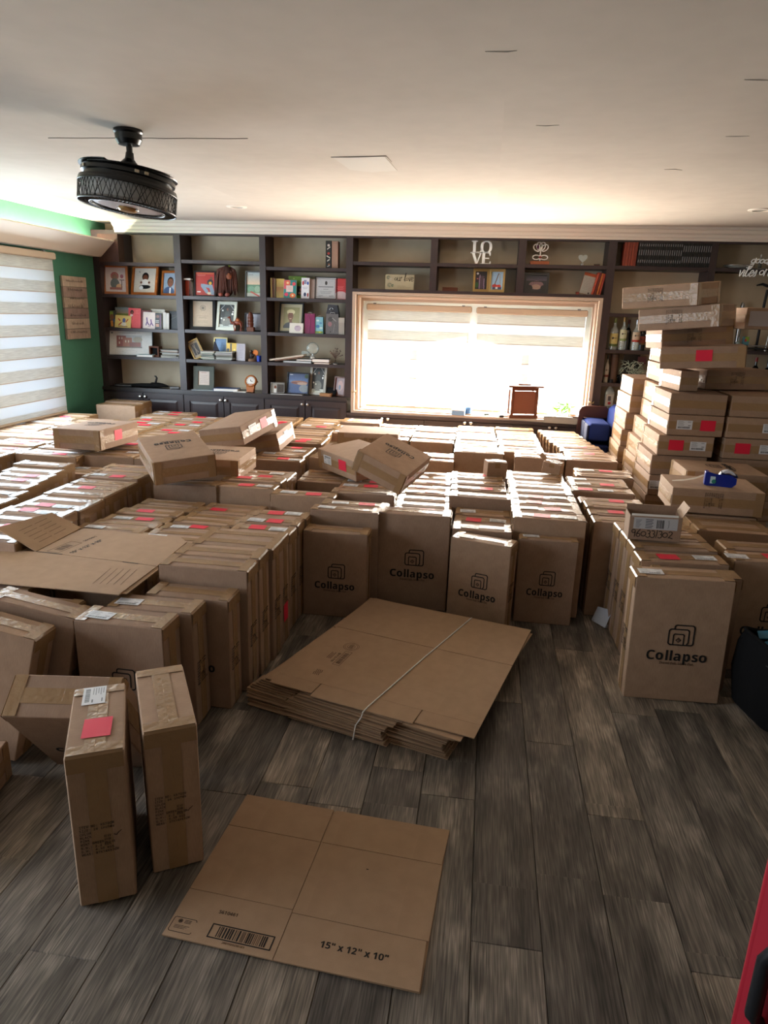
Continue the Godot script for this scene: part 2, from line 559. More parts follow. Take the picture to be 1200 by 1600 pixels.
func room() -> void:
	var fl := struct("floor", box_mesh(Vector3(RIGHT - LEFT + 0.3, 0.1, REAR - BACK + 0.3), Vector3((LEFT + RIGHT) / 2, -0.058, (BACK + REAR) / 2)), M.subfloor)
	# vinyl planks, 185 mm wide and 1.2 m long, each a board of its own where the floor shows
	var joints := {-1: -2.006, 0: -1.453, 1: -2.385, 2: -2.005, 3: -1.46}
	var meshes := []
	for v in 10:
		meshes.append(plank_mesh(0.0 + 0.289 * (v % 3), 0.37 * v))
	for i in range(-12, 9):
		var x := 0.063 + 0.1853 * i
		var z0: float = joints.get(i, -1.2 - rng.randf() * 1.2)
		while z0 < 0.2:
			z0 += 1.2
		var z := z0
		while z > -4.6:
			part("plank", meshes[rng.randi() % 10], M["plank%d" % (rng.randi() % 4)], fl, Vector3(x + 0.0925, -0.008, z - 0.6))
			z -= 1.2
	struct("ceiling", box_mesh(Vector3(RIGHT - LEFT + 0.3, 0.12, REAR - BACK + 0.3), Vector3((LEFT + RIGHT) / 2, TOP + 0.06, (BACK + REAR) / 2)), M.ceiling)
	# window wall with its opening
	struct("wall_back", boxes([
		span(LEFT - 0.15, -1.30, -0.06, TOP, BACK, BACK - 0.14), span(1.01, RIGHT + 0.15, -0.06, TOP, BACK, BACK - 0.14),
		span(-1.30, 1.01, -0.06, 0.575, BACK, BACK - 0.14), span(-1.30, 1.01, 1.70, TOP, BACK, BACK - 0.14)]), M.beige)
	struct("wall_left", boxes([
		span(LEFT - 0.15, LEFT, -0.06, TOP, BACK, -6.13), span(LEFT - 0.15, LEFT, -0.06, TOP, -4.25, -2.0), span(LEFT - 0.15, LEFT, -0.06, TOP, 0.2, REAR), span(LEFT - 0.15, LEFT, -0.06, 0.56, -2.0, 0.2), span(LEFT - 0.15, LEFT, 2.0, TOP, -2.0, 0.2),
		span(LEFT - 0.15, LEFT, -0.06, 0.56, -6.13, -4.25), span(LEFT - 0.15, LEFT, 2.0, TOP, -6.13, -4.25)]), M.green)
	struct("wall_right", boxes([span(RIGHT, RIGHT + 0.15, -0.06, TOP, BACK, REAR)]), M.wall_plain)
	struct("wall_rear", boxes([span(LEFT - 0.15, RIGHT + 0.15, -0.06, TOP, REAR, REAR + 0.14)]), M.wall_plain)
	# crown moulding over the bookcase: a stepped profile swept along the wall
	var prof := PackedVector2Array([Vector2(0, 0), Vector2(0.02, 0), Vector2(0.022, 0.02), Vector2(0.035, 0.028), Vector2(0.038, 0.05), Vector2(0.06, 0.062), Vector2(0.075, 0.085), Vector2(0.09, 0.09), Vector2(0.09, 0.112), Vector2(0, 0.112)])
	struct("trim_1", prism(prof, RIGHT + 3.80, null, Transform3D(Basis(Vector3(0, 0, 1), Vector3(0, 1, 0), Vector3(-1, 0, 0)), Vector3(RIGHT, TOP - 0.112, -7.0))), M.white_trim)
	# slanted cove board on the window wall, open above to the bright green strip
	var cove := PackedVector2Array([Vector2(0, 0), Vector2(0.012, -0.014), Vector2(0.165, 0.130), Vector2(0.160, 0.142), Vector2(0.148, 0.138)])
	struct("trim_2", prism(cove, 6.4, null, Transform3D(Basis(Vector3(1, 0, 0), Vector3(0, 1, 0), Vector3(0, 0, 1)), Vector3(-3.985, 2.058, -7.0))), M.white_trim)
	var led := thing("cove_light", "white light strip hidden in the slanted cove over the green wall", "light strip", Vector3(-4.0, 2.095, -3.9))
	var glow := mat(Color(1, 0.97, 0.9), 0.5)
	glow.emission_enabled = true
	glow.emission = Color(1.0, 0.96, 0.86)
	glow.emission_energy_multiplier = 2.0
	part("strip", rbox(Vector3(0.014, 0.006, 6.0), 0.002), glow, led)
	part("channel", box_mesh(Vector3(0.024, 0.004, 6.02), Vector3(0, -0.006, 0)), M.white_trim, led)
	window_light("cove_strip_light", Vector3(-4.0, 2.102, -3.9), Vector3(-4.0, 3.0, -3.9), Vector2(0.014, 6.0), Color(1.0, 0.96, 0.86), COVE_LIGHT)
	struct("trim_3", box_mesh(Vector3(0.09, 0.02, 6.4), Vector3(LEFT + 0.045, 2.05, -3.8)), M.white_trim)

func plank_mesh(u0: float, v0: float) -> ArrayMesh:
	var st := begin()
	var x := 0.0918
	var z := 0.5993
	var b := 0.0010
	var f := func(px: float, pz: float) -> Vector2: return Vector2(u0 + (px + x) * 1.55, v0 + (pz + z) * 0.78)
	quad(st, Vector3(-x + b, 0.008, z - b), Vector3(x - b, 0.008, z - b), Vector3(x - b, 0.008, -z + b), Vector3(-x + b, 0.008, -z + b), Vector3.UP, f.call(-x + b, z - b), f.call(x - b, z - b), f.call(x - b, -z + b), f.call(-x + b, -z + b))
	for e in [[Vector3(-1, 0, 0), Vector3(0, 0, 1), x, z], [Vector3(1, 0, 0), Vector3(0, 0, 1), x, z], [Vector3(0, 0, 1), Vector3(1, 0, 0), z, x], [Vector3(0, 0, -1), Vector3(1, 0, 0), z, x]]:
		var n: Vector3 = e[0]
		var t: Vector3 = e[1]
		var p0: Vector3 = n * (e[2] - b) + t * (e[3] - b) + Vector3(0, 0.008, 0)
		var p1: Vector3 = n * (e[2] - b) - t * (e[3] - b) + Vector3(0, 0.008, 0)
		var q0: Vector3 = n * e[2] + t * e[3]
		var q1: Vector3 = n * e[2] - t * e[3]
		quad(st, p0, p1, q1, q0, (n + Vector3.UP).normalized(), f.call(p0.x, p0.z), f.call(p1.x, p1.z), f.call(q1.x, q1.z), f.call(q0.x, q0.z))
	return st.commit()

func ceiling_things() -> void:
	var c: Node3D = get_node("ceiling")
	var patch := PackedVector2Array([Vector2(-0.91, -4.08), Vector2(-0.62, -4.05), Vector2(-0.60, -4.44), Vector2(-0.76, -4.49), Vector2(-0.88, -4.42)])
	part("plaster_patch", prism(patch, 0.002, null, Transform3D(Basis(Vector3(1, 0, 0), Vector3(0, 0, 1), Vector3(0, -1, 0)), Vector3(0, TOP, 0))), mat(Color(0.74, 0.71, 0.67), 0.95), c)
	part("scuffed_edge", tube([Vector3(-0.92, TOP - 0.001, -4.08), Vector3(-0.80, TOP - 0.001, -4.07), Vector3(-0.61, TOP - 0.001, -4.05), Vector3(-0.60, TOP - 0.001, -4.2)], [0.002, 0.005, 0.003, 0.001], 5), mat(Color(0.60, 0.57, 0.54), 0.95), c)
	var r := RandomNumberGenerator.new()
	r.seed = 3
	var pts := []
	for k in 18:
		pts.append(Vector3(-2.30 + k * 0.062, TOP - 0.0003, -3.63 - 0.03 * k / 18.0 + r.randf_range(-0.004, 0.004)))
	part("ceiling_crack", tube(pts, 0.0022, 5), M.faint_ink, c)
	for k in 5:
		var p := Vector3(r.randf_range(-0.2, 1.6), TOP - 0.0004, r.randf_range(-4.4, -2.4))
		part("plaster_scuff", tube([p, p + Vector3(r.randf_range(0.03, 0.08), 0, r.randf_range(-0.01, 0.01)), p + Vector3(0.1, 0, r.randf_range(-0.02, 0.02))], [0.001, 0.0022, 0.0008], 5), mat(Color(0.68, 0.65, 0.61), 0.95), c)
	# recessed downlights
	for d in [[Vector3(-2.147, TOP, -5.976), "round recessed ceiling downlight behind the black ceiling fan"], [Vector3(1.93, TOP, -5.87), "round recessed ceiling downlight above the tower of stacked cartons"]]:
		var o := thing("downlight", d[1], "downlight", d[0], Vector3.ZERO, "recessed downlights")
		part("trim_ring", lathe([Vector2(0.052, -0.002), Vector2(0.056, -0.008), Vector2(0.082, -0.006), Vector2(0.088, 0.0)], 28), M.white_trim, o)
		part("reflector", lathe([Vector2(0.0, -0.0015), Vector2(0.03, -0.0015), Vector2(0.053, -0.004)], 28), mat(Color(0.62, 0.60, 0.56), 0.4), o)
	fan()

func fan() -> void:
	var o := thing("ceiling_fan", "black ceiling fan light with a lattice drum hanging from a short rod", "ceiling fan", Vector3(-1.785, TOP, -3.48))
	o.scale = Vector3(0.91, 1.0, 0.91)
	var b := mat(Color(0.02, 0.022, 0.024), 0.32)
	part("canopy", lathe([Vector2(0.0, 0.0), Vector2(0.074, 0.0), Vector2(0.076, -0.012), Vector2(0.07, -0.02), Vector2(0.068, -0.045), Vector2(0.055, -0.066), Vector2(0.02, -0.070), Vector2(0, -0.07)], 32), b, o)
	part("rod", lathe([Vector2(0.0, -0.06), Vector2(0.016, -0.06), Vector2(0.016, -0.125), Vector2(0.0, -0.125)], 16), b, o)
	part("motor_cover", lathe([Vector2(0.0, -0.10), Vector2(0.020, -0.10), Vector2(0.024, -0.128), Vector2(0.044, -0.148), Vector2(0.048, -0.156), Vector2(0.085, -0.168), Vector2(0.10, -0.185), Vector2(0.0, -0.185)], 32), b, o)
	# folded blades: four curved leaves lying on the drum
	for k in 4:
		var st := begin()
		var n := 14
		for i in n:
			var q := []
			for e in [[0, 0], [1, 0], [1, 1], [0, 1]]:
				var f: float = float(i + e[0]) / n
				var ang: float = TAU * k / 4.0 + f * 2.0
				var r0: float = lerpf(0.17, 0.235, f) - 0.07 * sin(PI * f)
				var r: float = lerpf(r0, 0.252, float(e[1]))
				q.append(Vector3(cos(ang) * r, -0.187 - 0.012 * f + 0.004 * e[1], sin(ang) * r))
			quad(st, q[0], q[1], q[2], q[3], Vector3.UP)
			var dn := Vector3(0, -0.005, 0)
			quad(st, q[0] + dn, q[1] + dn, q[2] + dn, q[3] + dn, Vector3.DOWN)
			quad(st, q[3], q[2], q[2] + dn, q[3] + dn, (q[2] + q[3]).normalized())
		part("folded_blade", st.commit(), b, o)
	part("drum_body", lathe([Vector2(0.0, -0.198), Vector2(0.235, -0.198), Vector2(0.24, -0.205), Vector2(0.24, -0.222), Vector2(0.225, -0.226), Vector2(0.225, -0.242), Vector2(0.248, -0.246), Vector2(0.252, -0.256), Vector2(0.252, -0.268), Vector2(0.0, -0.268)], 48), b, o)
	var win := mat(Color(0.72, 0.66, 0.56), 0.5)
	for a in [0.55, 1.85, 2.05]:
		part("slot_light", rbox(Vector3(0.022, 0.014, 0.006), 0.002), win, o, Vector3(sin(a - 1.2) * 0.243, -0.213, cos(a - 1.2) * 0.243), Vector3(0, rad_to_deg(a - 1.2), 0))
	# lattice drum: slanting bars between two hoops, over a grey inner shade
	var st := begin()
	var r := RandomNumberGenerator.new()
	r.seed = 9
	var top := -0.268
	var low := -0.352
	for k in 64:
		var a0 := TAU * k / 64.0
		for s in [r.randf_range(0.08, 0.22), -r.randf_range(0.08, 0.22)]:
			var pts := []
			for i in 4:
				var a: float = a0 + s * i / 3.0
				pts.append(Vector3(cos(a) * 0.252, lerpf(top, low, i / 3.0), sin(a) * 0.252))
			tube(pts, 0.0019, 4, st)
	for k in 72:
		var a0 := TAU * k / 72.0
		for s in [0.09, -0.07]:
			tube([Vector3(cos(a0) * 0.252, low, sin(a0) * 0.252), Vector3(cos(a0 + s) * 0.195, low - 0.002, sin(a0 + s) * 0.195)], 0.0018, 4, st)
	for rr in [[0.252, top, 0.004], [0.252, low, 0.0045], [0.193, low - 0.002, 0.004]]:
		var ring := []
		for i in 48:
			ring.append(Vector3(cos(TAU * i / 48) * rr[0], rr[1], sin(TAU * i / 48) * rr[0]))
		tube(ring, rr[2], 6, st, true)
	part("lattice_drum", st.commit(), b, o)
	part("inner_shade", lathe([Vector2(0.235, -0.268), Vector2(0.235, -0.335), Vector2(0.18, -0.352)], 48), mat(Color(0.60, 0.60, 0.59), 0.8), o)
	part("diffuser", lathe([Vector2(0.0, -0.352), Vector2(0.15, -0.352), Vector2(0.182, -0.347), Vector2(0.184, -0.335), Vector2(0.0, -0.335)], 48), mat(Color(0.60, 0.54, 0.52), 0.45), o)
	part("light_cap", lathe([Vector2(0.0, -0.372), Vector2(0.04, -0.370), Vector2(0.05, -0.36), Vector2(0.05, -0.352), Vector2(0.0, -0.352)], 28), mat(Color(0.62, 0.48, 0.30), 0.3, 0.4), o)
	part("clip", rbox(Vector3(0.012, 0.012, 0.02), 0.003), M.knob, o, Vector3(-0.055, -0.358, 0.0))
	part("clip", rbox(Vector3(0.012, 0.012, 0.02), 0.003), M.knob, o, Vector3(0.055, -0.358, 0.0))
	# the drum hangs a little askew on its rod
	var pivot := Transform3D(Basis(), Vector3(0, -0.11, 0))
	var askew := pivot * Transform3D(Basis.from_euler(Vector3(deg_to_rad(-4), 0, deg_to_rad(-5.5))), Vector3.ZERO) * pivot.affine_inverse()
	for piece in o.get_children():
		if piece.name != "canopy" and piece.name != "rod":
			piece.transform = askew * piece.transform

# ------------------------------------------------------------------ bookcase and cabinets

func bookcase() -> void:
	var o := thing("bookcase", "dark built-in bookcase that covers the window wall up to the ceiling moulding", "bookcase")
	var zf := -7.0
	var zb := BACK + 0.001
	# uprights, from the worktop or the window head up to the rail
	var ups := [[-4.068, -4.0, 0.729], [-3.19, -3.12, 0.729], [-2.297, -2.235, 0.729], [-1.42, -1.354, 0.729], [-0.598, -0.532, 1.795], [0.228, 0.298, 1.795], [1.045, 1.118, 0.729], [1.942, 2.002, 0.729], [2.85, 2.92, 0.729]]
	for u in ups:
		part("upright", boxes([span(u[0], u[1], u[2], 2.277, zb, zf)]), M.espresso, o)
	part("filler_panel", boxes([span(-4.0, -3.783, 1.995, 2.277, -7.12, zf + 0.001)]), M.filler, o)
	part("side_panel", boxes([span(-3.803, -3.783, 1.995, 2.277, zb, -7.12)]), M.espresso, o)
	part("top_rail", boxes([span(-4.068, RIGHT - 0.002, 2.262, 2.3, -7.06, zf + 0.002)]), M.espresso, o)
	part("header_board", boxes([span(-1.354, 1.045, 1.77, 1.796, zb, zf + 0.006)]), M.espresso, o)
	var rows := [
		[-4.0, -3.19, [1.995, 1.68, 1.341, 1.053]], [-3.12, -2.297, [2.03, 1.682, 1.35, 1.048]], [-2.235, -1.42, [1.982, 1.69, 1.35, 1.052]],
		[-1.354, -0.598, [2.048]], [-0.532, 0.228, [2.05]], [0.298, 1.045, [2.055]], [1.118, 1.942, [2.058, 1.635, 1.30, 0.985]], [2.002, 2.85, [2.058, 1.335, 0.985]]]
	for r in rows:
		for y in r[2]:
			part("shelf", boxes([span(r[0] - 0.001, r[1] + 0.001, y - 0.032, y, zb, zf - 0.008)]), M.espresso, o)
	# base cabinets with raised-panel doors
	for c in [[-4.068, -3.156, "under the framed toddler portraits"], [-3.154, -2.268, "under the long-haired toy animal"], [-2.266, -1.392, "under the silver filigree bag, beside the window"], [1.082, 1.97, "behind the navy armchair"]]:
		var cab := thing("base_cabinet", "dark base cabinet with two panelled doors " + c[2], "cabinet", Vector3((c[0] + c[1]) / 2, 0, -7.0), Vector3.ZERO, "base cabinets of the wall unit")
		cabinet(cab, c[1] - c[0], 0.692, false)
	var wt := tag(part("worktop", boxes([span(-4.068, -1.392, 0.694, 0.729, zb, -6.975)]), M.espresso_top, self), "long dark worktop on the base cabinets beside the green wall", "worktop")
	wt = tag(part("worktop", boxes([span(1.082, 2.92, 0.694, 0.729, zb, -6.975)]), M.espresso_top, self), "dark worktop under the bottle shelves behind the stacked cartons", "worktop")
	# low bench under the window
	var xs := [-1.390, -0.989, -0.587, -0.145, 0.296, 0.692, 1.080]
	var bench := thing("window_bench", "low dark drawer bench under the bright window", "cabinet", Vector3(0, 0, -7.0))
	part("body", boxes([span(-1.390, 1.080, 0.0, 0.548, BACK + 0.002, -7.0)]), M.espresso, bench)
	part("bench_top", boxes([span(-1.390, 1.080, 0.55, 0.577, BACK + 0.15, -6.975)]).duplicate(), M.bench_top, bench)
	for i in bench.get_children():
		i.position.z = 7.0
	for k in 6:
		var w: float = xs[k + 1] - xs[k] - 0.008
		var d := part("drawer_front", raised_panel(w, 0.30), M.espresso, bench, Vector3((xs[k] + xs[k + 1]) / 2, 0.385, 0.0))
		part("knob", knob_mesh(), M.knob, d, Vector3((w / 2 - 0.027) * (1.0 if k % 2 == 0 else -1.0), 0.145, 0.02), Vector3(90, 0, 0))

func cabinet(o: Node3D, w: float, h: float, _x: bool) -> void:
	part("body", boxes([span(-w / 2, w / 2, 0.0, h, BACK + 7.002, 0.0)]), M.espresso, o)
	for s in [-1.0, 1.0]:
		var d := part("door", raised_panel(w / 2 - 0.008, h - 0.03), M.espresso, o, Vector3(s * w / 4, h / 2, 0))
		part("knob", knob_mesh(), M.knob, d, Vector3(-s * (w / 4 - 0.028), h / 2 - 0.052, 0.02), Vector3(90, 0, 0))

func knob_mesh() -> ArrayMesh:
	if not cache.has("knob"):
		cache.knob = lathe([Vector2(0.005, 0), Vector2(0.005, 0.012), Vector2(0.014, 0.016), Vector2(0.016, 0.022), Vector2(0.012, 0.028), Vector2(0, 0.03)], 16)
	return cache.knob

# frame-and-panel front with its back at z = 0
func raised_panel(w: float, h: float) -> ArrayMesh:
	var st := begin()
	var fr := 0.06
	for b in [[Vector3(0, h / 2 - fr / 2, 0.01), Vector3(w, fr, 0.02)], [Vector3(0, -h / 2 + fr / 2, 0.01), Vector3(w, fr, 0.02)], [Vector3(-w / 2 + fr / 2, 0, 0.01), Vector3(fr, h - 2 * fr, 0.02)], [Vector3(w / 2 - fr / 2, 0, 0.01), Vector3(fr, h - 2 * fr, 0.02)]]:
		box(st, b[0], b[1])
	var a := Vector2(w / 2 - fr, h / 2 - fr)
	var i := a - Vector2(0.03, 0.03)
	var z0 := 0.008
	var z1 := 0.018
	for k in 4:
		var c0: Vector2 = [Vector2(-1, -1), Vector2(1, -1), Vector2(1, 1), Vector2(-1, 1)][k]
		var c1: Vector2 = [Vector2(-1, -1), Vector2(1, -1), Vector2(1, 1), Vector2(-1, 1)][(k + 1) % 4]
		var mid := (c0 + c1) / 2
		quad(st, Vector3(a.x * c0.x, a.y * c0.y, z0), Vector3(a.x * c1.x, a.y * c1.y, z0), Vector3(i.x * c1.x, i.y * c1.y, z1), Vector3(i.x * c0.x, i.y * c0.y, z1), Vector3(mid.x * 0.3, mid.y * 0.3, 1).normalized())
	quad(st, Vector3(-i.x, -i.y, z1), Vector3(i.x, -i.y, z1), Vector3(i.x, i.y, z1), Vector3(-i.x, i.y, z1), Vector3.BACK)
	return st.commit()

# ------------------------------------------------------------------ windows

func back_window() -> void:
	# stepped casing between the bookcase and the window
	var o := struct("window_1", ring_mesh(Vector2(2.396, 1.19), Vector2(2.33, 1.14), 0.05, Vector2(-0.154, 1.172)), M.cream, Vector3(0, 0, -7.045))
	part("casing_step", ring_mesh(Vector2(2.33, 1.14), Vector2(2.28, 1.10), 0.10, Vector2(-0.147, 1.165)), M.cream, o, Vector3(0, 0, -0.10))
	part("casing_step", ring_mesh(Vector2(2.34, 1.15), Vector2(2.255, 1.075), 0.08, Vector2(-0.147, 1.148)), M.cream, o, Vector3(0, 0, -0.178))
	part("sill_board", box_mesh(Vector3(2.3, 0.02, 0.32), Vector3(-0.147, 0.592, -0.23)), M.white_trim, o)
	# sashes
	var white := mat(Color(0.86, 0.85, 0.82), 0.5)
	var zs := -0.34
	part("sash_frame", ring_mesh(Vector2(2.30, 1.12), Vector2(2.20, 1.03), 0.05, Vector2(-0.147, 1.137)), white, o, Vector3(0, 0, zs))
	for x in [-0.735, -0.155, 0.39]:
		part("mullion", box_mesh(Vector3(0.07 if x != -0.155 else 0.10, 1.03, 0.05), Vector3(x, 1.137, zs + 0.025)), white, o)
	for x in [[-1.247, -0.77], [-0.70, -0.205], [-0.105, 0.355], [0.425, 0.953]]:
		part("pane", box_mesh(Vector3(x[1] - x[0], 1.03, 0.006), Vector3((x[0] + x[1]) / 2, 1.137, zs + 0.02)), M.glass, o)
	# eave outside that shades the top of the blinds
	struct("roof", prism(PackedVector2Array([Vector2(-2.6, 0), Vector2(-2.6, -0.40), Vector2(-0.75, -0.40), Vector2(-0.22, -0.30), Vector2(0.35, -0.40), Vector2(2.4, -0.40), Vector2(2.4, 0)]), 0.12, null, Transform3D(Basis(Vector3(1, 0, 0), Vector3(0, 0, 1), Vector3(0, -1, 0)), Vector3(0, 2.02, BACK - 0.14))), M.white_trim)
	blind("roller_blind", Vector3(-0.7075, 1.66, -7.185), Vector3(0, 0, 0), 1.06, 1.035, "zebra roller blind over the window half nearer the bookcase shelves of photographs", 0)
	blind("roller_blind", Vector3(0.4035, 1.655, -7.185), Vector3(0, 0, 0), 1.075, 1.03, "zebra roller blind over the window half behind the wooden lantern and plant", 1)
	for s in [[-1.30, -1], [1.02, 1]]:
		var h := thing("curtain_hook", "small brass tieback hook on the window casing beside the " + ("bookcase photographs" if s[1] < 0 else "navy armchair"), "hook", Vector3(s[0] * 1.0, 0.80, -6.995), Vector3.ZERO, "tieback hooks")
		part("hook", tube([Vector3(0, 0, 0), Vector3(0, 0, 0.02), Vector3(s[1] * 0.012, -0.008, 0.03), Vector3(s[1] * 0.035, -0.012, 0.025), Vector3(s[1] * 0.04, 0.002, 0.012)], 0.004, 6), M.gold, h)

# a zebra blind hanging down from its rail: dense and sheer bands by turns
func blind(called: String, at: Vector3, turn: Vector3, w: float, h: float, label: String, kind: int) -> void:
	var o := thing(called, label, "blind", at, turn, "zebra blinds")
	var rail := part("head_rail", rbox(Vector3(w, 0.062, 0.07), 0.012), M.fabric_rail, o, Vector3(0, -0.031, 0))
	for s in [-0.42, 0.42]:
		part("bracket", rbox(Vector3(0.03, 0.012, 0.02), 0.003), M.grey, rail, Vector3(s * w, 0.034, 0.02))
	var y := -0.062
	var k := 0
	while y > -h + 0.02:
		var bh: float = minf(0.095, h - 0.02 + y)
		part("dense_band" if k % 2 == 0 else "sheer_band", box_mesh(Vector3(w - 0.03, bh, 0.0016), Vector3(0, y - bh / 2, 0.0)), M.band if k % 2 == 0 else M.sheer, o)
		if k % 2 == 0:
			part("band_hem", box_mesh(Vector3(w - 0.03, 0.006, 0.004), Vector3(0, y - bh, 0.0)), M.fabric_rail, o)
		y -= bh
		k += 1
	part("bottom_bar", rbox(Vector3(w - 0.02, 0.022, 0.016), 0.006), M.fabric_rail, o, Vector3(0, -h + 0.011, 0))

func side_window() -> void:
	var white := mat(Color(0.86, 0.85, 0.82), 0.5)
	var o := struct("window_2", ring_mesh(Vector2(1.88, 1.44), Vector2(1.76, 1.32), 0.06), white, Vector3(LEFT - 0.14, 1.28, -5.19))
	o.rotation_degrees = Vector3(0, 90, 0)
	part("pane", box_mesh(Vector3(1.76, 1.32, 0.006), Vector3(0, 0, 0.03)), M.glass, o)
	part("mullion", box_mesh(Vector3(0.06, 1.32, 0.05), Vector3(0, 0, 0.03)), white, o)
	blind("roller_blind", Vector3(LEFT + 0.075, 2.015, -5.16), Vector3(0, 90, 0), 2.08, 1.46, "zebra roller blind on the green wall beside the wooden plaque", 2)
	var p := struct("window_3", ring_mesh(Vector2(2.2, 1.44), Vector2(2.08, 1.32), 0.06), white, Vector3(LEFT - 0.14, 1.28, -0.9))
	p.rotation_degrees = Vector3(0, 90, 0)
	part("pane", box_mesh(Vector3(2.08, 1.32, 0.006), Vector3(0, 0, 0.03)), M.glass, p)
	part("mullion", box_mesh(Vector3(0.06, 1.32, 0.05), Vector3(0, 0, 0.03)), white, p)

# ------------------------------------------------------------------ cartons

const SMALL := Vector3(0.345, 0.478, 0.138)
const LARGE := Vector3(0.385, 0.55, 0.138)
const ORDINAL := ["first", "second", "third", "fourth", "fifth", "sixth", "seventh", "eighth", "ninth", "tenth", "eleventh", "twelfth", "thirteenth", "fourteenth", "fifteenth", "sixteenth", "seventeenth", "eighteenth"]

func tape_mesh(d: Vector3) -> ArrayMesh:
	var key := "tape %s" % d
	if not cache.has(key):
		var st := begin()
		var t := 0.0007
		var e := 0.0021
		box(st, Vector3(0, d.y + e, 0), Vector3(d.x - 0.012, t, 0.05))
		box(st, Vector3(0, -e, 0), Vector3(d.x - 0.012, t, 0.05))
		for s in [-1.0, 1.0]:
			box(st, Vector3(s * (d.x / 2 + e), d.y / 2, 0), Vector3(t, d.y - 0.012, 0.05))
			box(st, Vector3(s * (d.x / 2 - 0.024), d.y + e + 0.0004, 0), Vector3(0.04, t, d.z - 0.006))
			box(st, Vector3(s * (d.x / 2 + e + 0.0004), d.y - 0.026, 0), Vector3(t, 0.045, d.z - 0.006))
			# the fold round the edge
			quad(st, Vector3(s * (d.x / 2 - 0.006), d.y + e, -d.z / 2 + 0.004), Vector3(s * (d.x / 2 - 0.006), d.y + e, d.z / 2 - 0.004), Vector3(s * (d.x / 2 + e), d.y - 0.006, d.z / 2 - 0.004), Vector3(s * (d.x / 2 + e), d.y - 0.006, -d.z / 2 + 0.004), Vector3(s, 1, 0).normalized())
		cache[key] = st.commit()
	return cache[key]

# a flat stroke along a line of points in the x-y plane, facing +z
func stroke(st: SurfaceTool, pts: Array, w: float, z := 0.0) -> void:
	for k in pts.size() - 1:
		var a: Vector2 = pts[k]
		var b: Vector2 = pts[k + 1]
		var t := (b - a).normalized() * w * 0.5
		var n := Vector2(-t.y, t.x)
		a -= t * 0.55
		b += t * 0.55
		var q := [a - n, b - n, b + n, a + n]
		quad(st, Vector3(q[0].x, q[0].y, z), Vector3(q[1].x, q[1].y, z), Vector3(q[2].x, q[2].y, z), Vector3(q[3].x, q[3].y, z), Vector3.BACK)

func arc(c: Vector2, r: float, a0: float, a1: float, n := 6) -> Array:
	var out := []
	for k in n + 1:
		var a := deg_to_rad(lerpf(a0, a1, float(k) / n))
		out.append(c + Vector2(cos(a), sin(a)) * r)
	return out

# the printed mark: three nested rounded arches with a small diamond; one unit across, origin at its middle
func mark_mesh(size: float) -> ArrayMesh:
	var key := "mark %s" % size
	if not cache.has(key):
		var st := begin()
		var f := func(list: Array) -> Array: return list.map(func(p): return (p - Vector2(0.5, 0.45)) * size)
		var p := [Vector2(0.21, 0.72)] + arc(Vector2(0.31, 0.80), 0.10, 180, 90) + arc(Vector2(0.89, 0.79), 0.11, 90, 0) + arc(Vector2(0.89, 0.11), 0.11, 0, -90) + arc(Vector2(0.11, 0.11), 0.11, 270, 180) + arc(Vector2(0.11, 0.60), 0.11, 180, 90) + arc(Vector2(0.69, 0.60), 0.11, 90, 0) + [Vector2(0.80, 0.12), Vector2(0.75, 0.04)]
		stroke(st, f.call(p), 0.058 * size)
		stroke(st, f.call([Vector2(0.19, 0.02)] + arc(Vector2(0.25, 0.43), 0.06, 180, 90, 4) + arc(Vector2(0.55, 0.43), 0.06, 90, 0, 4) + [Vector2(0.61, 0.02)]), 0.05 * size)
		stroke(st, f.call([Vector2(0.40, 0.12), Vector2(0.50, 0.22), Vector2(0.40, 0.32), Vector2(0.30, 0.22), Vector2(0.40, 0.12)]), 0.03 * size)
		stroke(st, f.call([Vector2(0.36, 0.22), Vector2(0.40, 0.26), Vector2(0.44, 0.22), Vector2(0.40, 0.18)]), 0.02 * size)
		cache[key] = st.commit()
	return cache[key]

func logo(o: Node3D, d: Vector3, face: float) -> void:
	var z := face * (d.z / 2 + 0.0027)
	var turn := Vector3(0, 0 if face > 0 else 180, 0)
	var m := part("printed_mark", mark_mesh(d.x * 0.255), M.ink, o, Vector3(0.01 * face, d.y * 0.555, z), turn)
	part("brand_lettering", words("Collapso", d.x * 0.155, 0.0006, "Droid Sans", true), M.ink, m, Vector3(-0.01, -d.y * 0.175, 0))
	part("tag_line", words("Travel full. Store flat.", d.x * 0.036, 0.0006, "Droid Serif"), M.faint_ink, m, Vector3(-0.006, -d.y * 0.235, 0))

